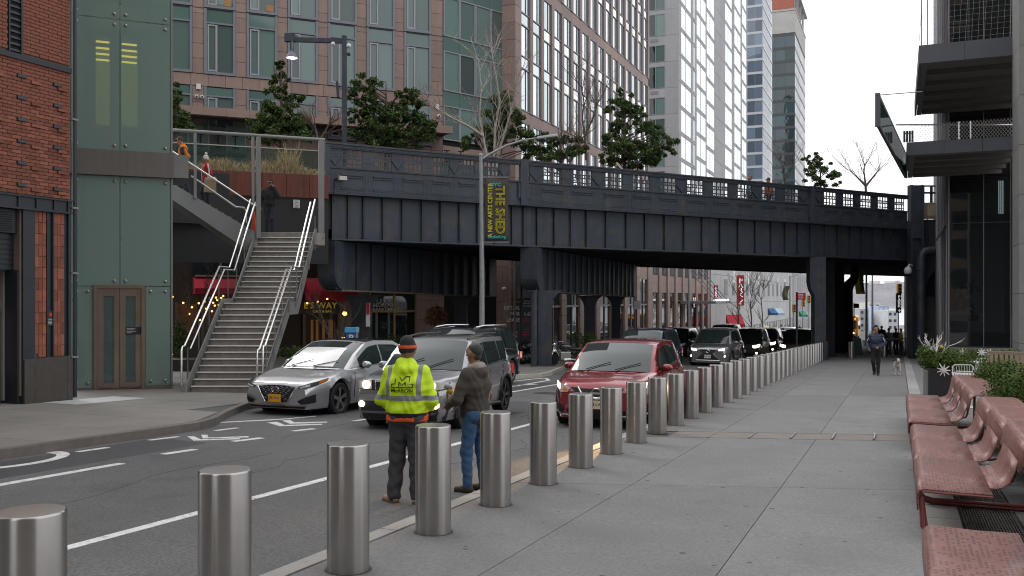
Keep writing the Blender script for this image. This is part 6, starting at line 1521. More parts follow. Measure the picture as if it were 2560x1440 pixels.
def car(label, cat, x, y, sp, col, group='cars queuing on the street', rz=0.0, detail=2, name='car'):
 W, L, H = sp['W'], sp['L'], sp['H']; hw = W/2; r = sp.get('r', .34)
 t = thing(name, label, cat, group, (x, y, gz(y+L/2)+RD), rz)
 tilt = Matrix.Identity(4)
 zb0 = sp.get('zb', .22); yf, yr = sp['yf'], sp['yr']; ra = r+.055
 hood, belt = sp['hood'], sp['belt']
 fr_, rr_ = sp.get('fr', .24), sp.get('rr', .16)
 def w(yy):
  a = max(0, 1-yy/.85); b = max(0, 1-(L-yy)/.7)
  return hw*(1-fr_*a**2.0-rr_*b**2.2)
 def lean(z, yy): return max(0, z-.42)*sp.get('lean', .18)*math.exp(-yy/.45)+max(0, .40-z)*.45*math.exp(-yy/.3)-max(0, z-.5)*sp.get('rlean', .10)*math.exp(-(L-yy)/.4)
 def zbot(yy):
  z = zb0+.10*max(0, 1-yy/.5)**2*0+.12*max(0, 1-(L-yy)/.6)
  for yw in (yf, yr):
   if abs(yy-yw) < ra: z = max(z, r+sqrt(ra*ra-(yy-yw)**2))
  return z
 ys = sorted(set([0, .015, .04, .08, .13, .2, .3]+[round(.4+i*.12, 3) for i in range(int((L-.8)/.12)+1)]+[L-.3, L-.18, L-.1, L-.05, L-.015, L]+[round(yw+ra*cos(pi*k/10), 4) for yw in (yf, yr) for k in range(11)]))
 rows = []
 def sec(yy):
  ww = w(yy); zb = zbot(yy); zs = lerp(belt, yy); zt = lerp(hood, yy)
  fx = .0
  zm = max(zb+.04, .55*(zs-.25)+.30)
  P = [(ww*.94, zb), (ww*.975, min(zb+.10, zm-.02)), (ww, zm), (ww*.985, max(zm+.01, zs-.07)), (ww*.955, zs), (ww*.90, zs+(zt-zs)*.62), (ww*.78, zs+(zt-zs)*.92), (ww*.45, zt), (0, zt+.015)]
  return [(px, yy+lean(pz, yy), pz) for px, pz in P]
 for yy in ys:
  s_ = sec(yy); rows.append([(-a, b, c) for a, b, c in s_]+[s_[k] for k in range(len(s_)-2, -1, -1)])
 mb = MB(); mb.grid(rows); n = len(rows[0]); m = len(rows)
 mb.f.append(tuple(range(n))); mb.f.append(tuple((m-1)*n+j for j in reversed(range(n))))
 body = mb.build('body', col, t, local=True, smooth=38.0)
 MB().box(-hw+.26, hw-.26, .35, L-.3, zb0-.05, .62).build('underbody', m_trim, t, local=True)
 for yw in (yf, yr): MB().box(-hw+.10, hw-.10, yw-ra-.06, yw+ra+.06, r+.1, r+ra+.02).build('wheel_well', m_trim, t, local=True) if False else None
 gA, gB, gC, gD = sp['g']; rt = sp.get('tumble', .22); bowm = sp.get('bow', .16)
 ztab = [(gA, 0), (gA+(gB-gA)*.5, .54), (gB, .93), (gB+.35*(gC-gB), 1.0), (gC, sp.get('zc', .95)), (gC+(gD-gC)*.5, .52), (gD, 0)]
 def gz_(yy):
  b_ = lerp(belt, yy); t_ = 0
  for (a, p), (c, q) in zip(ztab, ztab[1:]):
   if yy <= c+1e-6: t_ = p+(q-p)*(yy-a)/(c-a); break
  return b_+(H-b_)*t_
 def gbw(yy): return w(yy)*.935
 def side(yy, f):
  b_ = lerp(belt, yy)-.01; zr = gz_(yy); h = zr-b_; bw = gbw(yy)
  return Vector((bw-rt*h*(f**1.15)-.02*f*f, 0, b_+h*f*.96))
 def top(yy, fx):
  p = side(yy, 1); zr = gz_(yy); b = (1-fx*fx)
  yo = -bowm*b*max(0, min(1, (gB-yy)/(gB-gA)))+bowm*.8*b*max(0, min(1, (yy-gC)/(gD-gC)))
  return Vector((p.x*fx, yy+yo, p.z+(zr+.03-p.z)*(1-abs(fx)**3.2)*.9))
 gys = [gA+(gB-gA)*i/6 for i in range(7)]+[gB+(gC-gB)*i/6 for i in range(1, 7)]+[gC+(gD-gC)*i/6 for i in range(1, 7)]
 FX = [-1,-.93,-.75,-.5,-.25,0,.25,.5,.75,.93,1]
 rows = []
 for yy in gys:
  row = []
  for f in (0, .35, .7): p = side(yy, f); row.append((-p.x, yy, p.z))
  row += [top(yy, fx) for fx in FX]
  for f in (.7, .35, 0): p = side(yy, f); row.append((p.x, yy, p.z))
  rows.append(row)
 MB().grid(rows).build('cabin', col, t, local=True, smooth=50.0)
 if sp.get('roofmat'):
  rr = [[top(gB+(gC-gB)*i/8-.08, fx*.93)+Vector((0,0,.006)) for fx in FX] for i in range(9)]
  MB().grid(rr).build('roof_panel', sp['roofmat'], t, local=True, smooth=60.0)
 off = .007
 ws = [[top(gA+(gB-gA)*(.04+.90*i/6), fx*.915)+Vector((0, -off*1.2, off)) for fx in FX] for i in range(7)]
 MB().grid(ws).build('windshield', m_cgl, t, local=True, smooth=60.0)
 if sp.get('shade'):
  sh = [[top(gA+(gB-gA)*(.06+.62*i/4), -.80+1.45*j/6)+Vector((0, -off*1.7, off*1.5)) for j in range(7)] for i in range(5)]
  MB().grid(sh).build('sunshade', M('white sunshade', (.74,.74,.72), .25, var=.04, coat=.6), t, local=True, smooth=60.0)
 if detail:
  rw = [[top(gC+(gD-gC)*(.08+.80*i/4), fx*.88)+Vector((0, off, off)) for fx in FX] for i in range(5)]
  MB().grid(rw).build('rear_window', m_cgl, t, local=True, smooth=60.0)
 for s_ in (-1, 1):
  for (a, b) in sp['win']:
   up, lo = [], []
   for i in range(9):
    yy = a+(b-a)*i/8
    h = gz_(yy)-lerp(belt, yy); fu = max(.12, 1-.085/max(h, .1)) if h > .1 else .1
    p = side(yy, fu); q = side(yy, .08)
    up.append((s_*(p.x+off), yy, p.z)); lo.append((s_*(q.x+off), yy, q.z))
   mid = [tuple((Vector(p)+Vector(q))/2+Vector((s_*.008,0,0))) for p, q in zip(up, lo)]
   MB().grid([up, mid, lo] if s_ > 0 else [lo, mid, up]).build('side_window', m_cgl, t, local=True, smooth=60.0)
  if detail > 1:
   a, b = sp['win'][0][0], sp['win'][-1][1]
   pts = [(s_*(side(a+(b-a)*i/10, .06).x+.008), a+(b-a)*i/10, side(a+(b-a)*i/10, .05).z) for i in range(11)]
   MB().tube(pts, .011, 6).build('window_strip', m_chrome if sp.get('chrome', 1) else m_trim, t, local=True)
   for ya in sp['seams']:
    P = [(s_*(w(ya)*f+.002), ya+q, z) for f, z, q in ((.985, lerp(belt, ya)-.05, 0), (1.0, .62, -.01), (.985, zb0+.12, -.03))]
    MB().tube(P, .006, 4).build('door_gap', m_dark, t, local=True)
   for ya in sp['seams'][1:]:
    z = lerp(belt, ya)-.14; MB().box(s_*w(ya)-.012 if s_ > 0 else -w(ya)-.022, s_*w(ya)+.022 if s_ > 0 else -w(ya)+.012, ya-.27, ya-.07, z-.015, z+.015).build('door_handle', col if sp.get('chrome', 1) == 0 else m_chrome, t, local=True)
   if sp.get('clad'):
    pts = [(s_*(w(yy)*.985+.006), yy, zbot(yy)+.02) for yy in [yf-ra+.0, ]+[yf+ra*cos(pi-pi*k/12) for k in range(13)]+[yr+ra*cos(pi-pi*k/12) for k in range(13)]+[yr+ra+.2]]
    MB().tube(pts, .035, 6).build('arch_cladding', m_trim, t, local=True)
   if sp.get('rails'):
    a, b = gB+.05, gC+.05
    pts = [top(a, .86*s_)+Vector((0,0,.01))]+[top(a+(b-a)*q, .86*s_)+Vector((0,0,.055)) for q in (.06,.3,.6,.94)]+[top(b, .86*s_)+Vector((0,0,.01))]
    MB().tube(pts, .018, 6).build('roof_rail', sp['rails'], t, local=True)
  ym = sp['win'][0][0]+.10; pm_ = side(ym, .1); zc = lerp(belt, ym)+.07; xo = s_*(gbw(ym)+.115)
  mm = MB().ball((xo, ym-.02, zc), (.115, .075, .075), 12, 8).build('mirror', col, t, local=True, smooth=True)
  MB().bar((s_*(gbw(ym)-.02), ym, zc-.07), (xo-s_*.03, ym, zc-.05), .05, .04).build('mirror_arm', m_trim, mm, local=True)
 ty, rm, dk = wheel_meshes(r, sp.get('tw', .22), sp.get('ns', 5), sp.get('rim', m_rim))
 for s_ in (-1, 1):
  for yw in (yf, yr):
   o = bpy.data.objects.new('wheel', ty); COL.objects.link(o); o.parent = t; o.location = (s_*(hw-.125), yw, r); o.rotation_euler = (rnd.uniform(0, 6), 0, 0 if s_ > 0 else pi)
   for nm, me in (('rim', rm), ('brake_disc', dk)): q = bpy.data.objects.new(nm, me); COL.objects.link(q); q.parent = o
   MB().lathe([(ra-.01,-.20),(ra-.01,.02)], 24, (s_*(hw-.24), yw, r), (s_,0,0), cap=True).build('wheel_well', m_dark, t, local=True) if False else None
 def fpt(px, pz, out=.008):
  ax_ = abs(px); yy = 0.0
  lim = hw*(1-fr_)*.97
  if ax_ > lim:
   lo, hi = 0, 1.2
   for _ in range(24):
    md = (lo+hi)/2
    if w(md)*.985 < ax_: lo = md
    else: hi = md
   yy = hi
  return Vector((px*(1+out*.3), yy+lean(pz, yy)-out, pz))
 def patch(nm, upper, lower, m_, out=.010, par=None, seg=6, mir=True):
  def dens(c):
   o = []
   tot = len(c)-1
   for i in range(tot):
    for k in range(seg): o.append((c[i][0]+(c[i+1][0]-c[i][0])*k/seg, c[i][1]+(c[i+1][1]-c[i][1])*k/seg))
   return o+[c[-1]]
  U, Lw = dens(upper), dens(lower)
  for s_ in ((1, -1) if mir else (1,)):
   top_ = [fpt(a*s_, b, out) for a, b in U]; bot = [fpt(a*s_, b, out) for a, b in Lw]
   md = [fpt(s_*(a+c)/2, (b+d)/2, out*1.15) for (a, b), (c, d) in zip(U, Lw)]
   mbp = MB().grid([top_, md, bot] if s_ > 0 else [bot, md, top_]); mbp.build(nm, m_, par or t, local=True, smooth=60.0)
 sp['front'](t, fpt, patch, sp, hw, col, w, detail)
 if detail > 1:
  for s_ in (-.55, .15): MB().tube([top(gA+.05, s_)+Vector((0,-.03,.02)), top(gA+.22, s_+.55)+Vector((0,-.03,.025))], .009, 5).build('wiper', m_trim, t, local=True)
 if sp.get('tail', 1):
  for s_ in (-1, 1): MB().box(min(s_*hw*.74, s_*(w(L-.12)+.012)), max(s_*hw*.74, s_*(w(L-.12)+.012)), L-.16, L+.01, lerp(belt, L-.2)-.26, lerp(belt, L-.2)-.06).build('tail_lamp', m_tail, t, local=True)
 return t
def plate(t, fpt, z, m_, txt, sz=.075, out=.03, x=0):
 p = fpt(x, z, out); pl_ = MB().box(p.x-.15, p.x+.15, p.y-.008, p.y, z-.075, z+.075).build('licence_plate', m_, t, local=True)
 T = INV[t.name].inverted(); q = T @ Vector((p.x, p.y-.009, z)); text(txt, sz, M('dark blue print', (.02,.03,.10), .5, var=0), t, q, T.to_3x3() @ Vector((1,0,0)), (0,0,1), .001, name='plate_lettering')
def ring(t, fpt, x, z, r, m_, tr=.012, out=.03, n=18, sx_=1.0, name='badge'):
 MB().tube([fpt(x, z, out)+Vector((r*sx_*cos(2*pi*k/n), -.0, r*sin(2*pi*k/n))) for k in range(n)], tr, 6, closed=True).build(name, m_, t, local=True, smooth=True)
def f_sedan(t, fpt, patch, sp, hw, col, w, detail):
 patch('grille', [(-.44,.635),(-.2,.665),(.2,.665),(.44,.635)], [(-.24,.335),(-.12,.325),(.12,.325),(.24,.335)], m_trim, .012, mir=False)
 mb = MB()
 for i in range(7):
  for j in range(5):
   px_ = -.36+i*.12+(.06 if j % 2 else 0); pz_ = .40+j*.055
   if abs(px_) > .22+(pz_-.34)*.66: continue
   q = fpt(px_, pz_, .022); mb.tube([q+Vector((.045,0,0)), q+Vector((0,0,.022)), q+Vector((-.045,0,0)), q+Vector((0,0,-.022))], .006, 4, closed=True)
 mb.build('grille_mesh', M('dark chrome', (.22,.22,.23), .3, metal=.9, var=0), t, local=True)
 ring(t, fpt, 0, .575, .055, m_chrome, .009, .035, sx_=1.6); MB().tube([fpt(-.05,.60,.04), fpt(-.04,.55,.04)], .008, 5).tube([fpt(.05,.60,.04), fpt(.04,.55,.04)], .008, 5).tube([fpt(-.045,.575,.04), fpt(.045,.575,.04)], .007, 5).build('badge', m_chrome, t, local=True)
 MB().tube([fpt(-.46,.65,.012), fpt(-.26,.33,.014), fpt(.26,.33,.014), fpt(.46,.65,.012)], .012, 6).build('grille_surround', m_chrome, t, local=True)
 plate(t, fpt, .415, m_plateY, 'JFE-7701', .07)
 patch('headlight', [(.50,.645),(.66,.69),(.80,.745),(.885,.80)], [(.52,.60),(.68,.615),(.80,.66),(.88,.745)], M('dark lamp housing', (.08,.08,.085), .15, var=0, coat=.8), .012)
 patch('lamp_lens', [(.55,.638),(.64,.665),(.74,.70)], [(.56,.61),(.64,.625),(.74,.655)], m_lens, .020); patch('indicator', [(.82,.745),(.885,.79)], [(.82,.69),(.88,.75)], m_amb, .020)
 patch('air_intake', [(.50,.36),(.66,.43),(.80,.50)], [(.58,.30),(.70,.31),(.80,.335)], m_trim, .012)
 patch('lower_lip', [(-.66,.255),(0,.25),(.66,.255)], [(-.64,.215),(0,.21),(.64,.215)], m_trim, .016, mir=False); MB().tube([fpt(-.7,.275,.02), fpt(-.3,.265,.02), fpt(.3,.265,.02), fpt(.7,.275,.02)], .012, 6).build('lip_strip', m_chrome, t, local=True)
def f_jeep(t, fpt, patch, sp, hw, col, w, detail):
 patch('grille_band', [(-.84,.90),(-.5,.93),(.5,.93),(.84,.90)], [(-.84,.78),(-.5,.755),(.5,.755),(.84,.78)], m_trim, .010, mir=False)
 for i in range(7):
  x = -.38+i*.127; q0, q1 = fpt(x-.052,.91,.02), fpt(x+.052,.775,.02)
  MB().tube([(q0.x,q0.y,.912),(q1.x,q0.y,.912),(q1.x,q1.y,.775),(q0.x,q1.y,.775)], .009, 5, closed=True).build('grille_slot', m_chrome, t, local=True)
 patch('headlight', [(.50,.925),(.66,.925),(.83,.905)], [(.50,.77),(.66,.775),(.82,.80)], m_lens, .018)
 for s_ in (-1, 1): MB().lathe([(.075,0),(.06,.02),(0,.03)], 18, fpt(s_*.60,.85,.022), (0,-1,0), cap=False).build('lit_bulb', m_litw, t, local=True, smooth=True); MB().lathe([(.055,0),(.04,.02),(0,.025)], 16, fpt(s_*.68,.515,.02), (0,-1,0), cap=False).build('fog_lamp', m_lit if s_ < 0 else m_litw, t, local=True, smooth=True)
 patch('bumper', [(-.88,.68),(-.5,.69),(.5,.69),(.88,.68)], [(-.87,.58),(-.5,.57),(.5,.57),(.87,.58)], col, .014, mir=False); patch('skid_strip', [(-.70,.40),(0,.395),(.70,.40)], [(-.66,.355),(0,.35),(.66,.355)], M('grey skid strip', (.25,.25,.26), .4, metal=.5, var=0), .018, mir=False)
 patch('lower_bumper', [(-.86,.575),(0,.565),(.86,.575)], [(-.80,.25),(0,.24),(.80,.25)], m_trim, .012, mir=False)
 plate(t, fpt, .60, M('dark plate holder', (.03,.03,.035), .5), ' ', .05)
 for s_ in (-1, 1): MB().ball((s_*(w(.5)+.01), .50, .80), (.02,.07,.03), 10, 6).build('indicator', M('lit amber lens', (1,.33,.03), .3, var=0, emis=1.5), t, local=True)
def f_red(t, fpt, patch, sp, hw, col, w, detail):
 patch('grille', [(-.50,.80),(-.25,.775),(.25,.775),(.50,.80)], [(-.38,.70),(-.2,.60),(.2,.60),(.38,.70)], m_trim, .010, mir=False)
 MB().tube([fpt(-.36,.805,.02), fpt(-.29,.70,.025), fpt(-.20,.62,.028), fpt(0,.598,.03), fpt(.20,.62,.028), fpt(.29,.70,.025), fpt(.36,.805,.02)], .022, 8).build('grille_surround', m_chrome, t, local=True, smooth=True)
 ring(t, fpt, 0, .70, .085, m_chrome, .014, .04); MB().box(-.11,.11,fpt(0,.70,.05).y-.012,fpt(0,.70,.05).y,.682,.718).build('badge', m_chrome, t, local=True)
 patch('headlight', [(.50,.785),(.66,.85),(.86,.90)], [(.54,.71),(.68,.70),(.86,.775)], m_lens, .014); patch('lit_lens', [(.70,.845),(.84,.885)], [(.70,.745),(.83,.79)], m_litw, .024); patch('indicator', [(.54,.765),(.62,.80)], [(.57,.722),(.63,.73)], m_amb, .022)
 plate(t, fpt, .50, m_plateC, 'K94-LWP', .075)
 patch('lower_intake', [(-.55,.40),(0,.39),(.55,.40)], [(-.50,.25),(0,.24),(.50,.25)], m_trim, .012, mir=False); patch('fog_bezel', [(.60,.46),(.80,.50)], [(.62,.34),(.80,.38)], m_trim, .012)
 for s_ in (-1, 1): MB().tube([fpt(s_*.3,.29,.02), fpt(s_*.62,.30,.02), fpt(s_*.85,.33,.02)], .02, 6).build('lip_strip', M('grey skid strip', (.25,.25,.26), .4, metal=.5, var=0), t, local=True)
def f_spindle(t, fpt, patch, sp, hw, col, w, detail):
 patch('grille', [(-.36,.82),(0,.84),(.36,.82)], [(-.22,.64),(0,.64),(.22,.64)], m_trim, .012, mir=False); patch('grille', [(-.22,.64),(0,.64),(.22,.64)], [(-.52,.34),(0,.32),(.52,.34)], m_trim, .012, mir=False)
 MB().tube([fpt(-.38,.83,.02), fpt(-.23,.64,.02), fpt(-.54,.33,.02), fpt(.54,.33,.02), fpt(.23,.64,.02), fpt(.38,.83,.02)], .016, 6, closed=True).build('grille_surround', m_chrome, t, local=True)
 ring(t, fpt, 0, .74, .06, m_chrome, .012, .03, sx_=1.3); plate(t, fpt, .50, m_plateW, 'HVK 5283', .065)
 patch('headlight', [(.46,.83),(.66,.88),(.86,.93)], [(.48,.76),(.66,.77),(.85,.84)], m_lens, .014); patch('lit_lens', [(.48,.815),(.74,.87)], [(.50,.76),(.74,.785)], m_lit, .024)
 for s_ in (-1, 1): MB().ball(fpt(s_*.74,.52,.0), (.05,.03,.04), 10, 6).build('fog_lamp', m_lit, t, local=True)
 patch('lower_lip', [(-.78,.30),(0,.28),(.78,.30)], [(-.72,.23),(0,.22),(.72,.23)], m_chrome, .016, mir=False)
def f_plain(t, fpt, patch, sp, hw, col, w, detail):
 patch('grille', [(-.46,.80),(0,.82),(.46,.80)], [(-.42,.62),(0,.61),(.42,.62)], m_trim, .012, mir=False); patch('lower_intake', [(-.60,.45),(0,.44),(.60,.45)], [(-.55,.28),(0,.27),(.55,.28)], m_trim, .012, mir=False)
 patch('headlight', [(.50,.82),(.68,.85),(.84,.88)], [(.52,.70),(.68,.70),(.83,.76)], sp.get('lamp', m_lit), .014); ring(t, fpt, 0, .71, .05, m_chrome, .012, .03)
 if detail: plate(t, fpt, .53, m_plateW, 'GTR 4418', .06)
 if sp.get('fog'):
  for s_ in (-1, 1): MB().ball(fpt(s_*.70,.42,.0), (.06,.03,.05), 10, 6).build('fog_lamp', m_lit, t, local=True)
SEDAN = dict(W=1.86, L=4.86, H=1.475, r=.335, yf=.93, yr=3.74, zb=.20, hood=[(0,.62),(.04,.68),(.12,.72),(.4,.80),(1.3,.93),(1.6,.95),(4.0,.98),(4.86,.92)], belt=[(0,.58),(.05,.64),(.3,.73),(1.2,.90),(3.2,.95),(4.2,.98),(4.86,.88)],
 g=(1.25,2.22,3.35,4.42), win=[(1.72,2.62),(2.68,3.62)], seams=[1.45,2.66,3.70], lean=.22, tumble=.30, bow=.20, shade=True, ns=5, zc=.93, front=f_sedan, roofmat=M('black glass roof', (.015,.015,.016), .08, coat=1, var=0))
SUV = dict(W=1.84, L=4.6, H=1.66, r=.36, yf=.90, yr=3.60, zb=.24, hood=[(0,.80),(.03,.88),(.10,.93),(.4,.985),(1.2,1.04),(1.5,1.05),(4.6,1.02)], belt=[(0,.74),(.05,.82),(.3,.90),(1.2,1.0),(3.5,1.06),(4.6,.98)],
 g=(1.15,1.90,4.0,4.56), win=[(1.52,2.42),(2.48,3.36),(3.44,4.02)], seams=[1.3,2.45,3.42], lean=.10, tumble=.24, bow=.16, ns=5, zc=.95, front=f_plain, clad=1)
def spec(base, **k): d_ = dict(base); d_.update(k); return d_
car('silver saloon with a black roof and yellow plate, parked by the staircase', 'car', -11.4, 15.0, SEDAN, paint('silver paint', (.52,.53,.545), .6, .3), name='parked_car')
car('grey off-road car with lit lamps driving behind the two standing men', 'car', -7.95, 13.85, spec(SUV, front=f_jeep, L=4.35, yr=3.5, g=(1.15,1.88,3.8,4.32), win=[(1.52,2.38),(2.44,3.24),(3.32,3.82)], seams=[1.3,2.41,3.3], H=1.60, rails=m_trim, chrome=0, fr=.17, lean=.06, shade=False, rim=M('dark alloy rim', (.12,.12,.125), .35, metal=.8)), paint('granite grey paint', (.31,.31,.325), .6, .28), name='off_road_car', rz=R(7))
car('red crossover with lit headlights and a cream plate, waiting beside the bollards', 'car', -5.0, 15.75, spec(SUV, front=f_red, W=1.84, L=4.4, H=1.55, fr=.26, lean=.26, bow=.22, chrome=0, g=(1.12,2.0,3.55,4.3), win=[(1.58,2.45),(2.5,3.4)], hood=[(0,.72),(.03,.80),(.10,.86),(.4,.93),(1.2,1.03),(1.5,1.05),(4.4,1.0)], belt=[(0,.66),(.05,.74),(.3,.84),(1.2,.98),(3.5,1.08),(4.4,.95)], yr=3.5, yf=.88), paint('deep red paint', (.24,.010,.018), .35, .25), name='crossover_car', rz=R(3))
car('black people carrier with roof rails parked behind the silver saloon', 'car', -11.75, 21.6, spec(SUV, L=5.0, H=1.74, yr=4.0, g=(1.0,1.95,4.4,5.05), win=[(1.5,2.5),(2.56,3.6),(3.68,4.6)], seams=[1.3,2.53,3.65], rails=m_chrome, lamp=m_lens, W=1.98), paint('black paint', (.014,.015,.017), .2, .22), 'cars parked along the far kerb', name='parked_car')
car('blue estate car with roof rails queuing right behind the red crossover', 'car', -8.45, 30.4, spec(SUV, H=1.70, rails=m_trim, lean=.12), paint('dark blue car paint', (.007,.017,.045), .3, .25), name='estate_car')
car('grey luxury crossover with a wide dark grille and bright headlights', 'car', -7.95, 41.6, spec(SUV, front=f_spindle, W=1.90, L=4.8, H=1.70, lean=.14, bow=.2, yr=3.75, chrome=1), paint('silver grey paint', (.26,.26,.27), .6, .3), name='crossover_car')
q_ = [('dark green tinged estate car, fourth in the queue, its right lamp shining yellow', -7.75, 50.5, SUV, ('dark olive paint', (.055,.06,.055))), ('maroon crossover behind the dark estate car in the queue', -7.95, 59, SUV, ('maroon paint', (.20,.06,.065))), ('silver saloon with blazing lamps behind the maroon crossover', -7.9, 68, SEDAN, ('silver paint', (.52,.53,.545))),
      ('pale car far back in the queue behind the silver saloon', -7.6, 78, SEDAN, ('pearl paint', (.5,.5,.5))), ('dark brown car waiting close to the last bollards', -5.3, 53, SUV, ('brown paint', (.10,.055,.045))), ('white van like car behind the grey luxury crossover', -9.9, 55, spec(SUV, H=1.9, lamp=m_lens), ('white paint', (.62,.63,.64))),
      ('dark car parked at the far kerb left of the grey luxury crossover', -11.9, 51, spec(SUV, lamp=m_lens), ('bottle green paint', (.012,.03,.024))), ('silver roofed car between the queue and the far kerb', -10.0, 66, spec(SUV, lamp=m_lens), ('silver paint', (.52,.53,.545))),
      ('white estate car farthest back before the crossing', -7.3, 93, SUV, ('white paint', (.62,.63,.64))), ('white car parked far back on the left side', -10.6, 96, spec(SUV, lamp=m_lens), ('white paint', (.62,.63,.64))), ('silver car at the far crossing', -5.6, 104, SEDAN, ('pearl paint', (.5,.5,.5)))]
for lb, x, y, s_, (pn_, pc) in q_: car(lb, 'car', x, y, spec(s_, fog=1, shade=False, roofmat=None), paint(pn_, pc), detail=1)
tx = car('yellow taxi with a roof lamp in the middle of the queue', 'taxi', -9.6, 72, spec(SUV, lamp=m_lens), paint('taxi yellow', (.62,.30,.02), .1), detail=1, name='taxi')
MB().box(-.18,.18,2.3,2.5,1.68,1.82).build('roof_lamp', M('taxi lamp', (.8,.7,.4), .4, var=0, emis=.5), tx, local=True)
bt = thing('school_bus', 'yellow school bus with lit lamps beyond the dark column row', 'bus', loc=(-5.9, 120, gz(122)+RD))
yb = M('school bus yellow', (.55,.24,.015), .4, var=.05)
MB().box(-1.2,1.2,1.2,9,.55,2.9).prism([(-1.1,1.2,2.9),(1.1,1.2,2.9),(.85,1.2,3.12),(-.85,1.2,3.12)], (0,7.8,0)).build('body', yb, bt, local=True)
MB().prism([(-1.0,0,.5),(1.0,0,.5),(1.0,0,1.3),(.8,0,1.42),(-.8,0,1.42),(-1.0,0,1.3)], (0,1.21,.0)).build('bonnet', yb, bt, local=True)
MB().box(-1.05,1.05,1.16,1.19,1.55,2.45).build('windshield', m_cgl, bt, local=True); MB().box(-1.15,1.15,-.1,.0,.45,.68).build('bumper', m_trim, bt, local=True); MB().box(-.5,.5,-.03,.0,.72,1.25).build('grille', m_trim, bt, local=True)
for s_ in (-1, 1):
 MB().lathe([(.13,0),(.1,.03)], 14, (s_*.78,-.01,1.0), (0,-1,0)).build('headlight', m_litw, bt, local=True); MB().lathe([(.13,0),(.1,.03)], 14, (s_*.85,1.15,2.72), (0,-1,0)).build('flasher', M('lit amber lens', (1,.33,.03), .3, var=0, emis=1.5), bt, local=True)
 MB().box(s_*1.21-.01, s_*1.21+.01, 1.5, 8.8, 1.7, 2.4).build('side_window', m_cgl, bt, local=True); MB().box(s_*1.4-.1, s_*1.4+.1, .5, .6, 1.5, 1.9).build('mirror', m_trim, bt, local=True)
 for yy in (.7, 7): MB().lathe([(.46,-.15),(.48,0),(.46,.15)], 20, (s_*1.0, yy, .48), (1,0,0)).build('wheel', m_tyre, bt, local=True)
hl = bpy.data.lights.new('headlamp_beam', 'SPOT'); hl.energy = 900; hl.color = (1,.55,.2); hl.spot_size = R(26); hl.spot_blend = .6; hl.shadow_soft_size = .06
ho = bpy.data.objects.new('headlamp_beam', hl); COL.objects.link(ho); ho.location = (-4.38, 15.55, gz(15.6)+RD+.72); ho.rotation_euler = (Vector((-4.05, 7.6, gz(7.6)+RD))-ho.location).to_track_quat('-Z', 'Y').to_euler()
# ========================= PEOPLE AND DOG
def sd_eval(P, prims, k):
 d = None
 for pr in prims:
  a, b, ra, rb = np.array(pr[0], float), np.array(pr[1], float), pr[2], pr[3]
  ab = b-a; L2 = max(ab@ab, 1e-9)
  t = np.clip(((P-a)@ab)/L2, 0, 1)
  q = np.sqrt(((P-(a+t[..., None]*ab))**2).sum(-1))-(ra+(rb-ra)*t)
  if d is None: d = q
  else:
   kk = pr[4] if len(pr) > 4 else k
   hh = np.clip(.5+.5*(d-q)/kk, 0, 1); d = d*(1-hh)+q*hh-kk*hh*(1-hh)
 return d
def surfnets(F, o, h):
 S = F < 0; nx, ny, nz = F.shape
 c = [S[i:nx-1+i, j:ny-1+j, k:nz-1+k] for i in (0,1) for j in (0,1) for k in (0,1)]
 cnt = sum(x.astype(np.int8) for x in c); mask = (cnt > 0) & (cnt < 8)
 I = np.argwhere(mask); idx = -np.ones(mask.shape, int); idx[mask] = np.arange(len(I))
 pos = np.zeros((len(I), 3)); n = np.zeros(len(I)); C = [(i,j,k) for i in (0,1) for j in (0,1) for k in (0,1)]
 for a in range(8):
  for b in range(a+1, 8):
   if sum(abs(np.array(C[a])-np.array(C[b]))) != 1: continue
   fa = F[tuple((I+C[a]).T)]; fb = F[tuple((I+C[b]).T)]; m = (fa < 0) != (fb < 0)
   t = np.where(m, fa/np.where(m, fa-fb, 1), 0)
   pos += np.where(m[:, None], np.array(C[a])+t[:, None]*(np.array(C[b])-np.array(C[a])), 0); n += m
 V = (I+pos/n[:, None])*h+o; Q = []
 for ax in range(3):
  sl0 = [slice(1,-1)]*3; sl0[ax] = slice(0, -1); sl1 = list(sl0); sl1[ax] = slice(1, None)
  A, B = S[tuple(sl0)], S[tuple(sl1)]; E_ = np.argwhere(A != B)
  if len(E_) == 0: continue
  off = np.ones(3, int); off[ax] = 0; E_ = E_+off; ax1, ax2 = [(1,2),(2,0),(0,1)][ax]
  e1 = np.zeros(3, int); e1[ax1] = 1; e2 = np.zeros(3, int); e2[ax2] = 1
  q = np.stack([idx[tuple((E_-e1-e2).T)], idx[tuple((E_-e2).T)], idx[tuple(E_.T)], idx[tuple((E_-e1).T)]], 1)
  fl = ~S[tuple(E_.T)]; q[fl] = q[fl][:, ::-1]; Q.append(q)
 return V, np.concatenate(Q)[:, ::-1]
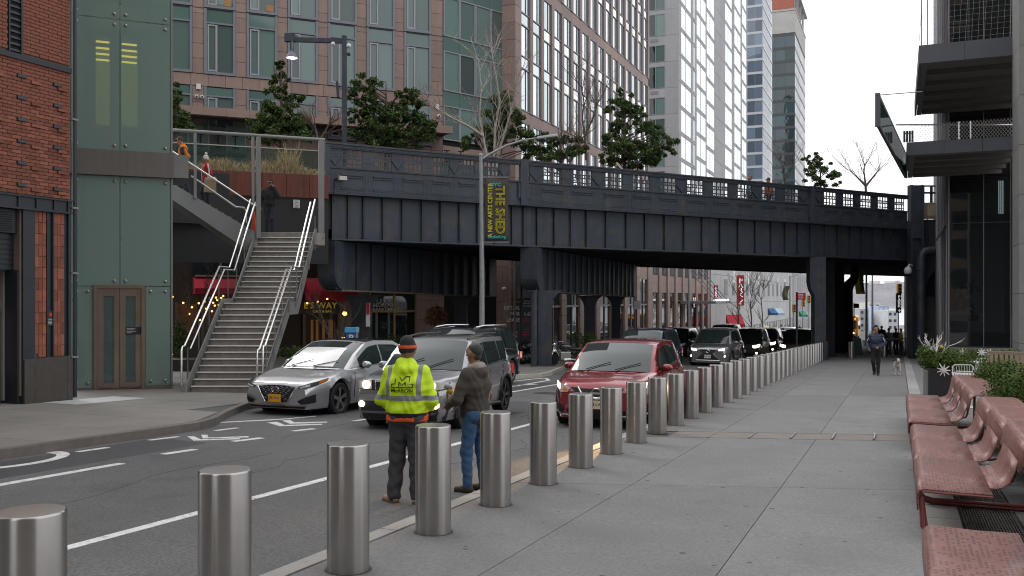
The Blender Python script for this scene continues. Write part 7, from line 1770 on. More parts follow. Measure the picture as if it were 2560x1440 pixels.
def sdf_obj(name, prims, mat, parent, h, k=.03, noise=0.0, clipz=None, seed=0):
 pts = np.array([p for pr in prims for p in pr[:2]], float); rm = max(max(pr[2], pr[3]) for pr in prims)+.03+noise
 lo, hi = pts.min(0)-rm-2*h, pts.max(0)+rm+2*h
 nn = np.ceil((hi-lo)/h).astype(int)+1
 G = np.stack(np.meshgrid(*[lo[i]+h*np.arange(nn[i]) for i in range(3)], indexing='ij'), -1)
 F = sd_eval(G, prims, k)
 if noise:
  x, y, z = G[..., 0], G[..., 1], G[..., 2]; s_ = seed
  F = F+noise*(.5*np.sin(38*z+9*np.sin(11*x+s_)+7*y)+.5*np.sin(23*x+31*z-17*y+s_*2)+.4*np.sin(61*z+25*x*np.sin(5*z+s_)+40*y))
 if clipz is not None: F = np.maximum(F, np.maximum(clipz[0]-G[..., 2], G[..., 2]-clipz[1]))
 V, Q = surfnets(F, lo, h)
 me = bpy.data.meshes.new(name); me.from_pydata(V.tolist(), [], Q.tolist()); me.materials.append(mat); smooth_mesh(me, 180.0)
 me.update()
 ob = bpy.data.objects.new(name, me); COL.objects.link(ob); ob.parent = parent
 if parent is not None: INV[ob.name] = INV.get(parent.name)
 return ob
V3 = lambda *a: np.array(a, float)
m_skin = M('skin', (.36,.19,.125), .5, var=.08, vs=30); m_skin2 = M('tan skin', (.27,.135,.085), .5, var=.08, vs=30)
m_hairk = M('black grey hair', (.034,.032,.031), .7, var=.4, vs=120); m_eye = M('dark eye', (.01,.01,.012), .15, var=0)
def cloth(name, col, rough=.85, var=.15): return M(name, col, rough, var=var, vs=7, fine=.12, fs=140, bump=.15, bs=120)
def hand_prims(w, d, up, side, curl=.8, point=False, s=1.0):
 d = d/np.linalg.norm(d); up = up-d*(up@d); up /= np.linalg.norm(up); r_ = np.cross(d, up)*side
 P = [(w, w+d*.05*s, .026*s, .024*s), (w+d*.035*s+r_*.02*s, w+d*.085*s+r_*.024*s, .018*s, .015*s), (w+d*.035*s-r_*.02*s, w+d*.08*s-r_*.022*s, .018*s, .014*s)]
 for i, (o, L) in enumerate(((.030, .070), (.010, .078), (-.011, .072), (-.030, .056))):
  b = w+d*.085*s+r_*o*s; c = curl*(.15 if point and i == 0 else 1)
  d1 = d*cos(c*.7)-up*sin(c*.7); d2 = d*cos(c*1.6)-up*sin(c*1.6); d3 = d*cos(c*2.4)-up*sin(c*2.4)
  j1 = b+d1*L*.45*s; j2 = j1+d2*L*.32*s; j3 = j2+d3*L*.25*s
  P += [(b, j1, .0105*s, .0098*s, .008), (j1, j2, .0098*s, .009*s, .008), (j2, j3, .009*s, .0075*s, .008)]
 t0 = w+d*.03*s+r_*.026*s; t1 = t0+(d*.6+r_*.7-up*.25)*.04*s; t2 = t1+(d*.85+r_*.25-up*.45)*.034*s
 P += [(t0, t1, .015*s, .0115*s, .012), (t1, t2, .0115*s, .009*s, .01)]
 return P
def person(label, loc, rz, H, pose, c, h=.016, group=None, noise=.006, seed=1):
 t = thing('person', label, 'person', group, loc, rz); S_ = H/1.75
 def P_(k, dflt): return V3(*pose.get(k, dflt))*S_
 hipz = pose.get('hipz', .93)*S_; tilt = pose.get('tilt', 0.0); hx = pose.get('hx', 0)
 LH, RH = V3(-.09, hx, 0)*S_+V3(0,0,hipz), V3(.09, hx, 0)*S_+V3(0,0,hipz)
 sh = V3(0, hx-tilt, 1.43)*S_+V3(0,0,hipz-.93*S_); LS, RS = sh+V3(-.185,0,0)*S_, sh+V3(.185,0,0)*S_
 LK, RK = P_('lk', (-.10,-.02,.49)), P_('rk', (.10,-.02,.49)); LA_, RA_ = P_('la', (-.10,.02,.09)), P_('ra', (.10,.02,.09))
 LE_, RE_ = P_('le', (-.27,.03,1.14)), P_('re', (.27,.03,1.14)); LW_, RW_ = P_('lw', (-.27,-.08,.90)), P_('rw', (.27,-.08,.90))
 hd = sh+V3(0, -.02-pose.get('headf', .0), .222)*S_; look = V3(*pose.get('look', (0,-1,0))); look /= np.linalg.norm(look); lr = np.cross(look, V3(0,0,1))
 hips = (LH+RH)/2; chest = (hips*.32+sh*.68)
 fx = .085*S_
 def foot(A, yaw=0):
  d = V3(sin(yaw), -cos(yaw), 0); return [(A+V3(0,0,-.03)*S_, A+d*.06*S_+V3(0,0,-.055)*S_, .04*S_, .036*S_), (A+d*.0+V3(0,0,-.05)*S_-d*.03*S_, A+d*.15*S_+V3(0,0,-.062)*S_, .034*S_, .028*S_)]
 yl, yr_ = pose.get('fl', -.12), pose.get('frt', .12)
 legs = lambda e: [(LH, LK, (.082+e)*S_, (.055+e)*S_), (LK, LA_, (.055+e)*S_, (.037+e*1.2)*S_), (RH, RK, (.082+e)*S_, (.055+e)*S_), (RK, RA_, (.055+e)*S_, (.037+e*1.2)*S_), (LH+V3(0,.03,.02), RH+V3(0,.03,.02), (.095+e)*S_, (.095+e)*S_)]
 fat = pose.get('fat', 0.0)
 torso = lambda e: [(chest+V3(-.075,0,0)*S_, chest+V3(.075,0,0)*S_, (.115+e+fat)*S_, (.115+e+fat)*S_), (sh+V3(-.12,0,-.05)*S_, sh+V3(.12,0,-.05)*S_, (.075+e)*S_, (.075+e)*S_), (hips+V3(-.06,0,.10)*S_, hips+V3(.06,0,.10)*S_, (.105+e+fat)*S_, (.105+e+fat)*S_), (hips+V3(-.06,0,.24)*S_, hips+V3(.06,0,.24)*S_, (.10+e+fat)*S_, (.10+e+fat)*S_)]
 arms = lambda e: [(LS, LE_, (.054+e)*S_, (.043+e)*S_), (LE_, LW_, (.043+e)*S_, (.029+e)*S_), (RS, RE_, (.054+e)*S_, (.043+e)*S_), (RE_, RW_, (.043+e)*S_, (.029+e)*S_)]
 head = [(hd+V3(0,.012,.02)*S_, hd+look*.012*S_+V3(0,0,.035)*S_, .088*S_, .084*S_), (hd+look*.025*S_+V3(0,0,-.045)*S_, hd+look*.035*S_+V3(0,0,-.065)*S_, .058*S_, .045*S_), (sh+V3(0,.01,.02)*S_, hd+V3(0,.012,-.05)*S_, .058*S_, .055*S_), (hd+look*.088*S_+V3(0,0,.015)*S_, hd+look*.112*S_+V3(0,0,-.018)*S_, .010*S_, .015*S_, .012),
   (hd+lr*.088*S_+V3(0,0,.022)*S_, hd+lr*.09*S_+V3(0,0,-.015)*S_, .014*S_, .011*S_, .01), (hd-lr*.088*S_+V3(0,0,.022)*S_, hd-lr*.09*S_+V3(0,0,-.015)*S_, .014*S_, .011*S_, .01), (hd+look*.078*S_-lr*.02*S_+V3(0,0,-.05)*S_, hd+look*.078*S_+lr*.02*S_+V3(0,0,-.05)*S_, .012*S_, .012*S_, .008)]
 hands = []
 for nm, W_, E_, sd_ in (('l', LW_, LE_, -1), ('r', RW_, RE_, 1)):
  hp = pose.get(nm+'hand', {}); up = V3(*hp.get('up', (sd_*1.0, 0, .05)))
  hands += hand_prims(W_, V3(*hp['d']) if 'd' in hp else (W_-E_), up, hp.get('side', sd_), hp.get('curl', .7), hp.get('point', False), S_*1.05)
 body = head+torso(0)+arms(0)+legs(0)+hands+foot(LA_, yl)+foot(RA_, yr_)
 sdf_obj('body', body, c.get('skin', m_skin), t, h, .025)
 sdf_obj('trousers', legs(pose.get('baggy', .016)), c['trousers'], t, h*1.1, .03, noise, seed=seed)
 hem = pose.get('hem', .06)
 jk = torso(.028)+arms(.022)+[(hips+V3(-.05,0,hem)*S_, hips+V3(.05,0,hem)*S_, (.125+fat)*S_, (.125+fat)*S_)]+c.get('jk_extra', lambda *a: [])(sh, hd, S_, chest)
 if c.get('collar', 1): jk += [(sh+V3(-.03,.01,.05)*S_, sh+V3(.03,.01,.05)*S_, .07*S_, .07*S_)]
 jo = sdf_obj('jacket', jk, c['jacket'], t, h, .035, noise, seed=seed+3)
 for A, y in ((LA_, yl), (RA_, yr_)):
  f = [(a, b, r1+.008*S_, r2+.008*S_) for a, b, r1, r2 in foot(A, y)]+[(A+V3(0,0,.04)*S_, A+V3(0,0,-.03)*S_, .047*S_, .045*S_)]
  sdf_obj('shoe', f, c['shoes'], t, h, .02)
  d = V3(sin(y), -cos(y), 0); q = A+d*.055*S_; MB().tube([(A[0]-d[0]*.05*S_, A[1]-d[1]*.05*S_, max(.0, A[2]-.09*S_)+.012), tuple(q[:2])+(max(0, A[2]-.09*S_)+.012,), (A[0]+d[0]*.17*S_, A[1]+d[1]*.17*S_, max(0, A[2]-.09*S_)+.012)], [.036*S_,.042*S_,.032*S_], 10).build('sole', c.get('sole', m_trim), t, local=True) if h < .02 and c.get('soles', 1) else None
 hk = c.get('hair')
 if hk == 'hair': sdf_obj('hair', [(hd+V3(0,.014,.054)*S_-look*.020*S_, hd+look*.0*S_+V3(0,0,.056)*S_, .083*S_, .076*S_), (hd-look*.048*S_+V3(0,0,-.02)*S_, hd-look*.040*S_+V3(0,0,.02)*S_, .056*S_, .068*S_)], c.get('hairm', m_hairk), t, h*.8, .02, .002)
 if hk == 'beanie':
  sdf_obj('hat', [(hd+V3(0,.012,.045)*S_, hd+V3(0,.012,.09)*S_, .100*S_, .085*S_)], c['hatm'], t, h*.8, .02, .003)
  if 'band' in c: MB().lathe([(.101*S_,-.016),(.104*S_,-.012),(.104*S_,.012),(.101*S_,.016)], 24, tuple(hd+V3(0,.012,.05)*S_), cap=False).build('hat_band', c['band'], t, local=True, smooth=True)
  if 'pom' in c: MB().ball(tuple(hd+V3(.0,.02,.21)*S_), .05*S_, 12, 8).build('pompom', c['pom'], t, local=True, smooth=True)
 if hk == 'cap':
  sdf_obj('cap', [(hd+V3(0,.01,.05)*S_, hd+V3(0,.01,.07)*S_, .098*S_, .088*S_), (hd+look*.08*S_+V3(0,0,.04)*S_-lr*.03*S_, hd+look*.15*S_+V3(0,0,.03)*S_, .02*S_, .02*S_), (hd+look*.08*S_+V3(0,0,.04)*S_+lr*.03*S_, hd+look*.15*S_+V3(0,0,.03)*S_, .02*S_, .02*S_)], c['hatm'], t, h*.8, .02)
 for s_ in (-1, 1):
  e = hd+look*.082*S_+lr*.033*s_*S_+V3(0,0,.016)*S_; MB().ball(tuple(e), .011*S_, 8, 6).build('eye', m_eye, t, local=True, smooth=True)
 return t, jo, jk, dict(sh=sh, hd=hd, S=S_, chest=chest, hips=hips, LW=LW_, RW=RW_, look=look, lr=lr)
def ysurf(prims, x, z, k=.035, sgn=1):
 ys_ = np.linspace(-.4, .4, 161)*sgn; P = np.stack([np.full(161, x), ys_, np.full(161, z)], -1); d = sd_eval(P, prims, k)
 w_ = np.where(d < 0)[0]; return float(ys_[w_[-1]]) if len(w_) else 0.0
def m_hivis():
 m = cloth('high visibility yellow', (.56,.80,.012), .7, .05); n = m.node_tree.nodes; L = m.node_tree.links; b = n['Principled BSDF']
 tc = n.new('ShaderNodeTexCoord'); sp_ = n.new('ShaderNodeSeparateXYZ'); L.new(tc.outputs['Object'], sp_.inputs[0])
 def band(s, c_, w_):
  a = n.new('ShaderNodeMath'); a.operation = 'SUBTRACT'; L.new(s, a.inputs[0]); a.inputs[1].default_value = c_
  f = n.new('ShaderNodeMath'); f.operation = 'ABSOLUTE'; L.new(a.outputs[0], f.inputs[0]); l = n.new('ShaderNodeMath'); l.operation = 'LESS_THAN'; L.new(f.outputs[0], l.inputs[0]); l.inputs[1].default_value = w_; return l.outputs[0]
 def op(o, a, c_):
  x = n.new('ShaderNodeMath'); x.operation = o; L.new(a, x.inputs[0]); L.new(c_, x.inputs[1]); return x.outputs[0]
 ab = n.new('ShaderNodeMath'); ab.operation = 'ABSOLUTE'; L.new(sp_.outputs[0], ab.inputs[0])
 hb = band(sp_.outputs[2], 1.11, .026); gt = n.new('ShaderNodeMath'); gt.operation = 'GREATER_THAN'; L.new(sp_.outputs[2], gt.inputs[0]); gt.inputs[1].default_value = 1.105
 vb = op('MULTIPLY', band(ab.outputs[0], .165, .023), gt.outputs[0]); st_ = op('MAXIMUM', hb, vb)
 hemb = n.new('ShaderNodeMath'); hemb.operation = 'LESS_THAN'; L.new(sp_.outputs[2], hemb.inputs[0]); hemb.inputs[1].default_value = .955
 x = n.new('ShaderNodeMix'); x.data_type = 'RGBA'; L.new(st_, x.inputs['Factor']); L.new(b.inputs['Base Color'].links[0].from_socket, x.inputs['A']); x.inputs['B'].default_value = (.25,.26,.28,1)
 y = n.new('ShaderNodeMix'); y.data_type = 'RGBA'; L.new(hemb.outputs[0], y.inputs['Factor']); L.new(x.outputs['Result'], y.inputs['A']); y.inputs['B'].default_value = (.012,.012,.013,1)
 L.new(y.outputs['Result'], b.inputs['Base Color']); return m
p = gp(1018, 1257, RD)
hood = lambda sh, hd, S, ch: [(sh+V3(-.05,.03,.085)*S, sh+V3(.05,.03,.085)*S, .068*S, .068*S), (sh+V3(-.05,.085,.03)*S, sh+V3(.05,.085,.03)*S, .065*S, .065*S), (sh+V3(0,.10,-.01)*S, sh+V3(.0,.115,-.08)*S, .07*S, .03*S)]
t, jo, jk, D_ = person('man in a bright yellow jacket with grey stripes and a black hat, seen from behind', p, R(-168), 1.68,
 dict(le=(-.285,.02,1.12), lw=(-.19,-.17,.99), re=(.285,.02,1.12), rw=(.19,-.17,.99), fat=.045, lk=(-.11,-.0,.49), rk=(.12,-.03,.49), la=(-.12,.02,.09), ra=(.15,.0,.09), fl=-.35, frt=1.0, hem=.09, baggy=.034, look=(-.25,-1,0)),
 dict(jacket=m_hivis(), trousers=cloth('charcoal work trousers', (.055,.055,.065)), shoes=cloth('tan boot', (.36,.24,.135)), hair='beanie', hatm=cloth('black knit', (.018,.017,.018)), band=cloth('orange band', (.75,.10,.02)), jk_extra=hood, skin=m_skin2, sole=cloth('boot sole', (.16,.12,.08))), h=.0115, noise=.007)
TW = INV[t.name].inverted()
def on_back(x, z, o=.006): return (x, ysurf(jk, x, z)+o, z)
mk = M('black print', (.02,.02,.022), .6, var=0)
sy = D_['S']
lg = [(-.115,1.165),(-.075,1.165),(-.075,1.24),(-.035,1.24),(0,1.195),(.035,1.24),(.075,1.24),(.075,1.165),(.115,1.165),(.115,1.13),(-.115,1.13)]
def dense(P, n=5, closed=True):
 o = []
 for a, b in zip(P, P[1:]+([P[0]] if closed else [])): o += [(a[0]+(b[0]-a[0])*i/n, a[1]+(b[1]-a[1])*i/n) for i in range(n)]
 return o
MB().tube([on_back(-x, z) for x, z in [(q, w_+.095) for q, w_ in dense(lg)]], .0045, 5, closed=True).tube([on_back(-x, z+.095) for x, z in dense([(-.035,1.135),(-.035,1.185),(0,1.15),(.035,1.185),(.035,1.135)], 5, False)], .0045, 5).build('emblem', mk, jo, local=True)
zt = 1.19; yb_ = ysurf(jk, 0, zt)
tx_ = text('McKEON', .052, mk, jo, TW @ Vector((0, yb_+.004, zt)), TW.to_3x3() @ Vector((-1,0,0)), (0,0,1), .002, name='jacket_lettering', sx=1.15)
TEXTS[-1] = TEXTS[-1]+((lambda ml: (lambda co: (lambda q: ml.inverted() @ Vector((q.x, ysurf(JK1, q.x, q.z)+.011, q.z)))(ml @ co))),); JK1 = jk
zz = D_['hips'][2]
sdf_obj('shirt_hem', [(D_['hips']+V3(-.07,0.01,-.05), D_['hips']+V3(.07,0.01,-.05), .150, .150), (D_['hips']+V3(-.07,0,.02), D_['hips']+V3(.07,0,.02), .150, .150)], cloth('orange shirt', (.75,.09,.02)), t, .014, .03, .004, clipz=(zz-.028, zz+.06))
MB().box(-.235,-.205,-.09,.06,.60,.74).build('cargo_pocket', cloth('charcoal work trousers', (.055,.055,.065)), t, local=True, bevel=.01)
p = gp(1188, 1229, RD)
hood2 = lambda sh, hd, S, ch: [(sh+V3(-.06,.08,.02)*S, sh+V3(.06,.08,.02)*S, .06*S, .06*S), (sh+V3(0,.10,-.02)*S, sh+V3(.0,.125,-.10)*S, .07*S, .03*S)]
t, jo, jk, D_ = person('man in a brown hooded jacket and blue jeans holding a tool, facing left', p, R(-98), 1.63,
 dict(le=(-.27,-.02,1.13), lw=(-.19,-.27,1.10), re=(.30,-.06,1.13), rw=(.10,-.30,1.05), fat=.015, lk=(-.10,.02,.49), rk=(.10,-.06,.49), la=(-.11,.05,.09), ra=(.10,-.04,.09), hem=.0, look=(-.15,-1,.02),
         rhand=dict(up=(.3,0,1), curl=.8, side=-1), lhand=dict(d=(.1,-1,.25), up=(-.6,0,.9), curl=1.0, point=True, side=1)),
 dict(jacket=cloth('brown canvas jacket', (.050,.040,.032)), trousers=cloth('blue jeans', (.045,.105,.21)), shoes=cloth('dark brown boot', (.062,.042,.034)), hair='hair', jk_extra=hood2, skin=m_skin2), h=.0105, noise=.006, seed=5)
sdf_obj('hood_lining', [(D_['sh']+V3(-.045,.045,.065), D_['sh']+V3(.045,.045,.065), .06, .06), (D_['sh']+V3(-.07,-.01,.05), D_['sh']+V3(.07,-.01,.05), .05, .05)], cloth('grey beige fleece', (.27,.235,.21)), t, .012, .03)
tl = thing('hand_tool', 'yellow and grey hand tool with a cable, held by the man in brown', 'tool', loc=(INV[t.name].inverted() @ Vector((.0,-.36,1.10))), rz=R(-98))
MB().lathe([(.035,-.04),(.04,-.02),(.04,.03),(.03,.05)], 14, (-.0,-.0,.05), (.4,-.6,.5)).build('barrel', M('grey tool casing', (.33,.34,.36), .4, metal=.4), tl, local=True, smooth=True)
MB().lathe([(.03,-.02),(.034,0),(.03,.04)], 12, (-.0,.03,-.0), (.4,-.6,.5)).build('grip', M('tool yellow', (.62,.36,.03), .5), tl, local=True, smooth=True)
MB().tube([(0,-.02,0),(-.05,-.05,-.12),(-.10,-.05,-.20),(-.05,.02,-.23),(.04,.10,-.20),(.08,.18,-.12)], .013, 8).build('cable', M('grey cable', (.30,.29,.28), .5), tl, local=True, smooth=True)
p = gp(2190, 938)
def m_puff():
 m = cloth('navy quilted jacket', (.018,.024,.055), .5, .1); n = m.node_tree.nodes; L = m.node_tree.links; b = n['Principled BSDF']
 tc = n.new('ShaderNodeTexCoord'); wv = n.new('ShaderNodeTexWave'); wv.bands_direction = 'Z'; wv.inputs['Scale'].default_value = 5; L.new(tc.outputs['Object'], wv.inputs['Vector']); bp = n.new('ShaderNodeBump'); bp.inputs['Strength'].default_value = .4; bp.inputs['Distance'].default_value = .012; L.new(wv.outputs['Fac'], bp.inputs['Height']); L.new(bp.outputs[0], b.inputs['Normal']); return m
t, jo, jk, D_ = person('man in a navy quilted jacket and black hat walking a dog on the pavement', p, R(-2), 1.73,
 dict(lk=(-.09,-.10,.50), la=(-.06,.06,.13), rk=(.08,-.01,.49), ra=(.07,-.06,.09), le=(-.30,.03,1.16), lw=(-.24,-.14,.97), re=(.29,.03,1.16), rw=(.10,-.20,1.02), lhand=dict(curl=1.2), rhand=dict(curl=1.4), look=(.1,-1,-.05)),
 dict(jacket=m_puff(), trousers=cloth('black trousers', (.012,.012,.015)), shoes=cloth('black shoe', (.03,.02,.018)), hair='beanie', hatm=cloth('black knit', (.018,.017,.018))), h=.014, noise=.005, seed=8)
for s_ in (-1, 1): MB().tube([tuple(D_['sh']+V3(s_*.13,-.03,.04)), tuple(D_['sh']+V3(s_*.215,-.045,-.01)), tuple(D_['sh']+V3(s_*.262,-.05,-.12)), tuple(D_['sh']+V3(s_*.30,-.05,-.2))], .011, 6).build('sleeve_stripe', m_white, jo, local=True)
for s_ in (-1, 1): MB().ball(tuple(D_['hd']+V3(s_*.105,.01,.0)), (.022,.035,.042), 10, 8).build('headphone', mk, t, local=True, smooth=True)
p2 = gp(2243, 937.5)
dt = thing('dog', 'white dog with a dark patched face walking toward the camera on a leash', 'dog', loc=p2, rz=R(6))
m_dogw = M('white dog coat', (.55,.52,.49), .8, var=.1, vs=20, fine=.1); m_dogd = M('dark dog patch', (.05,.035,.03), .8, var=.2, vs=20)
dg = [((0,-.10,.40),(0,.22,.40),.105,.09), ((0,-.12,.37),(0,-.08,.36),.10,.10), ((0,.22,.40),(0,.26,.40),.085,.08), ((0,-.14,.43),(0,-.22,.52),.075,.07), ((0,-.22,.54),(0,-.25,.55),.072,.068), ((0,-.27,.525),(.01,-.35,.51),.045,.036),
      ((-.07,-.12,.34),(-.075,-.12,.17),.042,.03), ((-.075,-.12,.17),(-.075,-.13,.03),.028,.024), ((-.075,-.13,.025),(-.075,-.17,.02),.028,.024), ((.07,-.10,.34),(.075,-.16,.18),.042,.03), ((.075,-.16,.18),(.075,-.12,.04),.028,.024), ((.075,-.12,.03),(.075,-.16,.025),.028,.024)]
for s_, o in ((-1,.0), (1,.06)): dg += [((s_*.06,.24,.36),(s_*.07,.19+o,.24),.06,.042), ((s_*.07,.19+o,.24),(s_*.07,.29+o,.15),.035,.024), ((s_*.07,.29+o,.15),(s_*.07,.26+o,.03),.024,.022), ((s_*.07,.26+o,.025),(s_*.07,.22+o,.02),.026,.022)]
dg += [((0,.30,.43),(.03,.42,.46),.02,.012)]
dob = sdf_obj('body', dg, m_dogw, dt, .011, .03)
sdf_obj('head_patch', [((-.035,-.235,.565),(-.045,-.285,.555),.05,.03), ((-.05,-.20,.585),(-.09,-.20,.56),.025,.018)], m_dogd, dt, .01, .02); sdf_obj('ear', [((.05,-.20,.59),(.09,-.21,.565),.024,.018)], m_dogd, dt, .01, .02)
MB().ball((.012,-.385,.517), (.02,.015,.014), 10, 6).build('nose', mk, dt, local=True, smooth=True)
for s_ in (-1, 1): MB().ball((s_*.035,-.31,.555), .011, 8, 6).build('eye', m_eye, dt, local=True, smooth=True)
MB().lathe([(.083,-.012),(.086,0),(.083,.012)], 18, (0,-.165,.46), (0,-.6,.65), cap=False).build('collar', mk, dt, local=True)
ls = thing('leash', 'thin dark leash between the walking man and the white dog', 'leash', loc=p2)
w0 = Vector((p.x+.10, p.y-.22, p.z+1.0)); w1 = p2+Vector((0,-.1,.53)); MB().tube([w0.lerp(w1, q/8)-Vector((0,0,.16*sin(pi*q/8))) for q in range(9)], .008, 5).build('strap', mk, ls)
def sp(u, v, o): q = fpz(u, v, o); return q
q = sp(467, 487, .9); q.z = zat(467, 480)
t, jo, jk, D_ = person('man in an orange and black padded jacket climbing the upper flight', q, EA+R(-90), 1.72,
 dict(lk=(-.09,-.20,.55), la=(-.09,-.14,.20), rk=(.09,-.04,.48), ra=(.09,.08,.09), le=(-.27,.03,1.16), lw=(-.22,-.16,1.02), re=(.27,.05,1.15), rw=(.24,-.10,.95), hx=-.05, tilt=.06, headf=.05),
 dict(jacket=cloth('orange padded cloth', (.78,.21,.01)), trousers=cloth('blue jeans dark', (.035,.06,.12)), shoes=cloth('black shoe', (.03,.02,.018)), hair='cap', hatm=cloth('dark cap', (.05,.035,.028)), jk_extra=hood), h=.016, noise=.008)
sdf_obj('shoulder_panel', [(D_['sh']+V3(-.15,.03,-.07), D_['sh']+V3(.15,.03,-.07), .108, .108), (D_['sh']+V3(-.19,.0,-.03), D_['sh']+V3(-.24,.02,-.15), .082, .075), (D_['sh']+V3(.19,.0,-.03), D_['sh']+V3(.24,.02,-.15), .082, .075)], cloth('dark grey panel', (.03,.03,.035)), t, .018, .03)
q = sp(522, 510, .9); q.z = zat(522, 512)
t, jo, jk, D_ = person('woman in a red jacket and white bobble hat climbing the upper flight', q, EA+R(-80), 1.55,
 dict(lk=(-.09,-.16,.53), la=(-.09,-.08,.18), le=(-.26,.03,1.16), lw=(-.24,-.10,.93), re=(.26,.05,1.15), rw=(.24,-.02,.90), tilt=.04),
 dict(jacket=cloth('red ski cloth', (.62,.015,.03)), trousers=cloth('dark jeans', (.02,.025,.045)), shoes=cloth('black shoe', (.03,.02,.018)), hair='beanie', hatm=cloth('white wool', (.72,.70,.68)), pom=cloth('white wool', (.72,.70,.68))), h=.016, noise=.006)
for s_ in (-1, 1): MB().tube([tuple(D_['sh']+V3(s_*.20,-.0,.045)), tuple(D_['sh']+V3(s_*.285,.01,-.10)), tuple(D_['sh']+V3(s_*.315,.02,-.26)), tuple(D_['sh']+V3(s_*.30,-.02,-.40))], .024, 8).build('sleeve_stripe', m_white, jo, local=True)
MB().bar(tuple(D_['sh']+V3(-.08,-.115,-.05)), tuple(D_['hips']+V3(-.08,-.14,.0)), .05, .02, (0,1,0)).build('front_stripe', m_white, jo, local=True)
sdf_obj('hair_braid', [(D_['hd']+V3(.0,.09,.0), D_['hd']+V3(.02,.10,-.14), .05, .035)], M('blond hair', (.45,.30,.13), .7), t, .016, .02)
bw_ = INV[t.name].inverted() @ Vector((.27,.02,.70)); bg_ = thing('shopping_bag', 'brown paper shopping bag carried by the woman in red', 'bag', loc=bw_, rz=EA+R(-80))
MB().prism([(-.07,-.17,-.26),(.07,-.17,-.26),(.07,.17,-.26),(-.07,.17,-.26)], (0,0,.36)).build('bag_body', M('brown paper', (.40,.28,.17), .8), bg_, local=True); sdf_obj('tissue', [((-.02,-.10,.13),(.02,.12,.14),.06,.07)], M('crumpled paper', (.55,.45,.33), .8), bg_, .02, .02, .012)
MB().tube([(0,-.07,.10),(0,-.05,.2),(0,.05,.2),(0,.07,.10)], .006, 5).build('handle', m_white, bg_, local=True)
q = CM @ Vector((-605/FP*29.3, 29.3, 3.80))
t, jo, jk, D_ = person('man in black with a cap and phone to his ear at the stair head', q, AZ+R(4), 1.72,
 dict(re=(.30,-.10,1.22), rw=(.13,-.10,1.52), le=(-.28,.04,1.15), lw=(-.27,-.05,.90), rk=(.09,-.12,.50), ra=(.09,-.02,.10), rhand=dict(d=(-.4,.1,1), up=(.6,-.8,.1), curl=.9)),
 dict(jacket=cloth('black padded cloth', (.013,.013,.015)), trousers=cloth('dark jeans', (.02,.025,.045)), shoes=cloth('black shoe', (.03,.02,.018)), hair='cap', hatm=cloth('black cap', (.012,.012,.014)), jk_extra=hood), h=.015, noise=.006)
MB().box(-.016,.016,-.13,-.125,1.66*D_['S'],1.70*D_['S']).build('cap_badge', m_white, t, local=True)
ph = thing('phone', 'dark phone held to the ear of the man in black', 'phone', loc=INV[t.name].inverted() @ Vector((.115,-.06,1.585)), rz=AZ)
MB().box(-.006,.006,-.035,.035,-.07,.07).build('phone_body', mk, ph, local=True, bevel=.004)
for (u, dd, lb, jc, hm, lk_) in ((1875, 45.5, 'person with a pale blue hood passing behind the viaduct parapet', (.20,.33,.40), (.05,.035,.025), (-1,-.3,0)), (1922, 46.2, 'person in a rust orange jacket behind the viaduct parapet', (.50,.10,.025), (.03,.02,.02), (-1,-.2,0))):
 c_ = at(u, 746, dd); person(lb, (c_.x, c_.y, 6.06), AZ+R(-80), 1.74, dict(), dict(jacket=cloth(lb[:30], jc), trousers=cloth('dark jeans', (.02,.025,.045)), shoes=cloth('black shoe', (.03,.02,.018)), hair='cap' if u > 1900 else 'hair', hatm=cloth('dark cap', (.05,.035,.028)), hairm=M('brown hair', (.06,.04,.025), .7)), h=.03, noise=.0)
far = [(2204, 64, .0, (.012,.012,.014), 'person in black walking away beyond the viaduct', 'hair', 1.75), (2222, 55, .4, (.05,.05,.055), 'person in grey and black at the pavement tables beyond the viaduct', 'cap', 1.6), (2240, 57, -.6, (.03,.02,.05), 'person in dark purple beside the pavement tables', 'hair', 1.6), (2252, 54, 1.8, (.35,.20,.03), 'person in a mustard coat leaning at the viaduct wall', 'hair', 1.6),
       (1953, 108, 1.0, (.03,.035,.03), 'distant person in a green hat by the shop awning', 'cap', 1.75), (1963, 110, .2, (.35,.02,.03), 'distant person in red by the shop awning', 'hair', 1.7), (1972, 112, .2, (.02,.02,.03), 'distant person in black by the shop awning', 'hair', 1.75), (1999, 120, .2, (.05,.02,.02), 'distant person at the crossing beside the red sign', 'hair', 1.7)]
for (u, dd, a, jc, lb, hk, hh) in far:
 c_ = at(u, 746, dd); person(lb, (c_.x, c_.y, gz(c_.y)), a, hh, dict(lk=(-.09,-.08,.49), la=(-.08,.05,.1)), dict(jacket=cloth('coat '+lb[-22:], jc), trousers=cloth('dark jeans', (.02,.025,.045)), shoes=cloth('black shoe', (.03,.02,.018)), hair=hk, hatm=cloth('dark cap', (.05,.035,.028))), h=.04, noise=0, group='people far along the street')
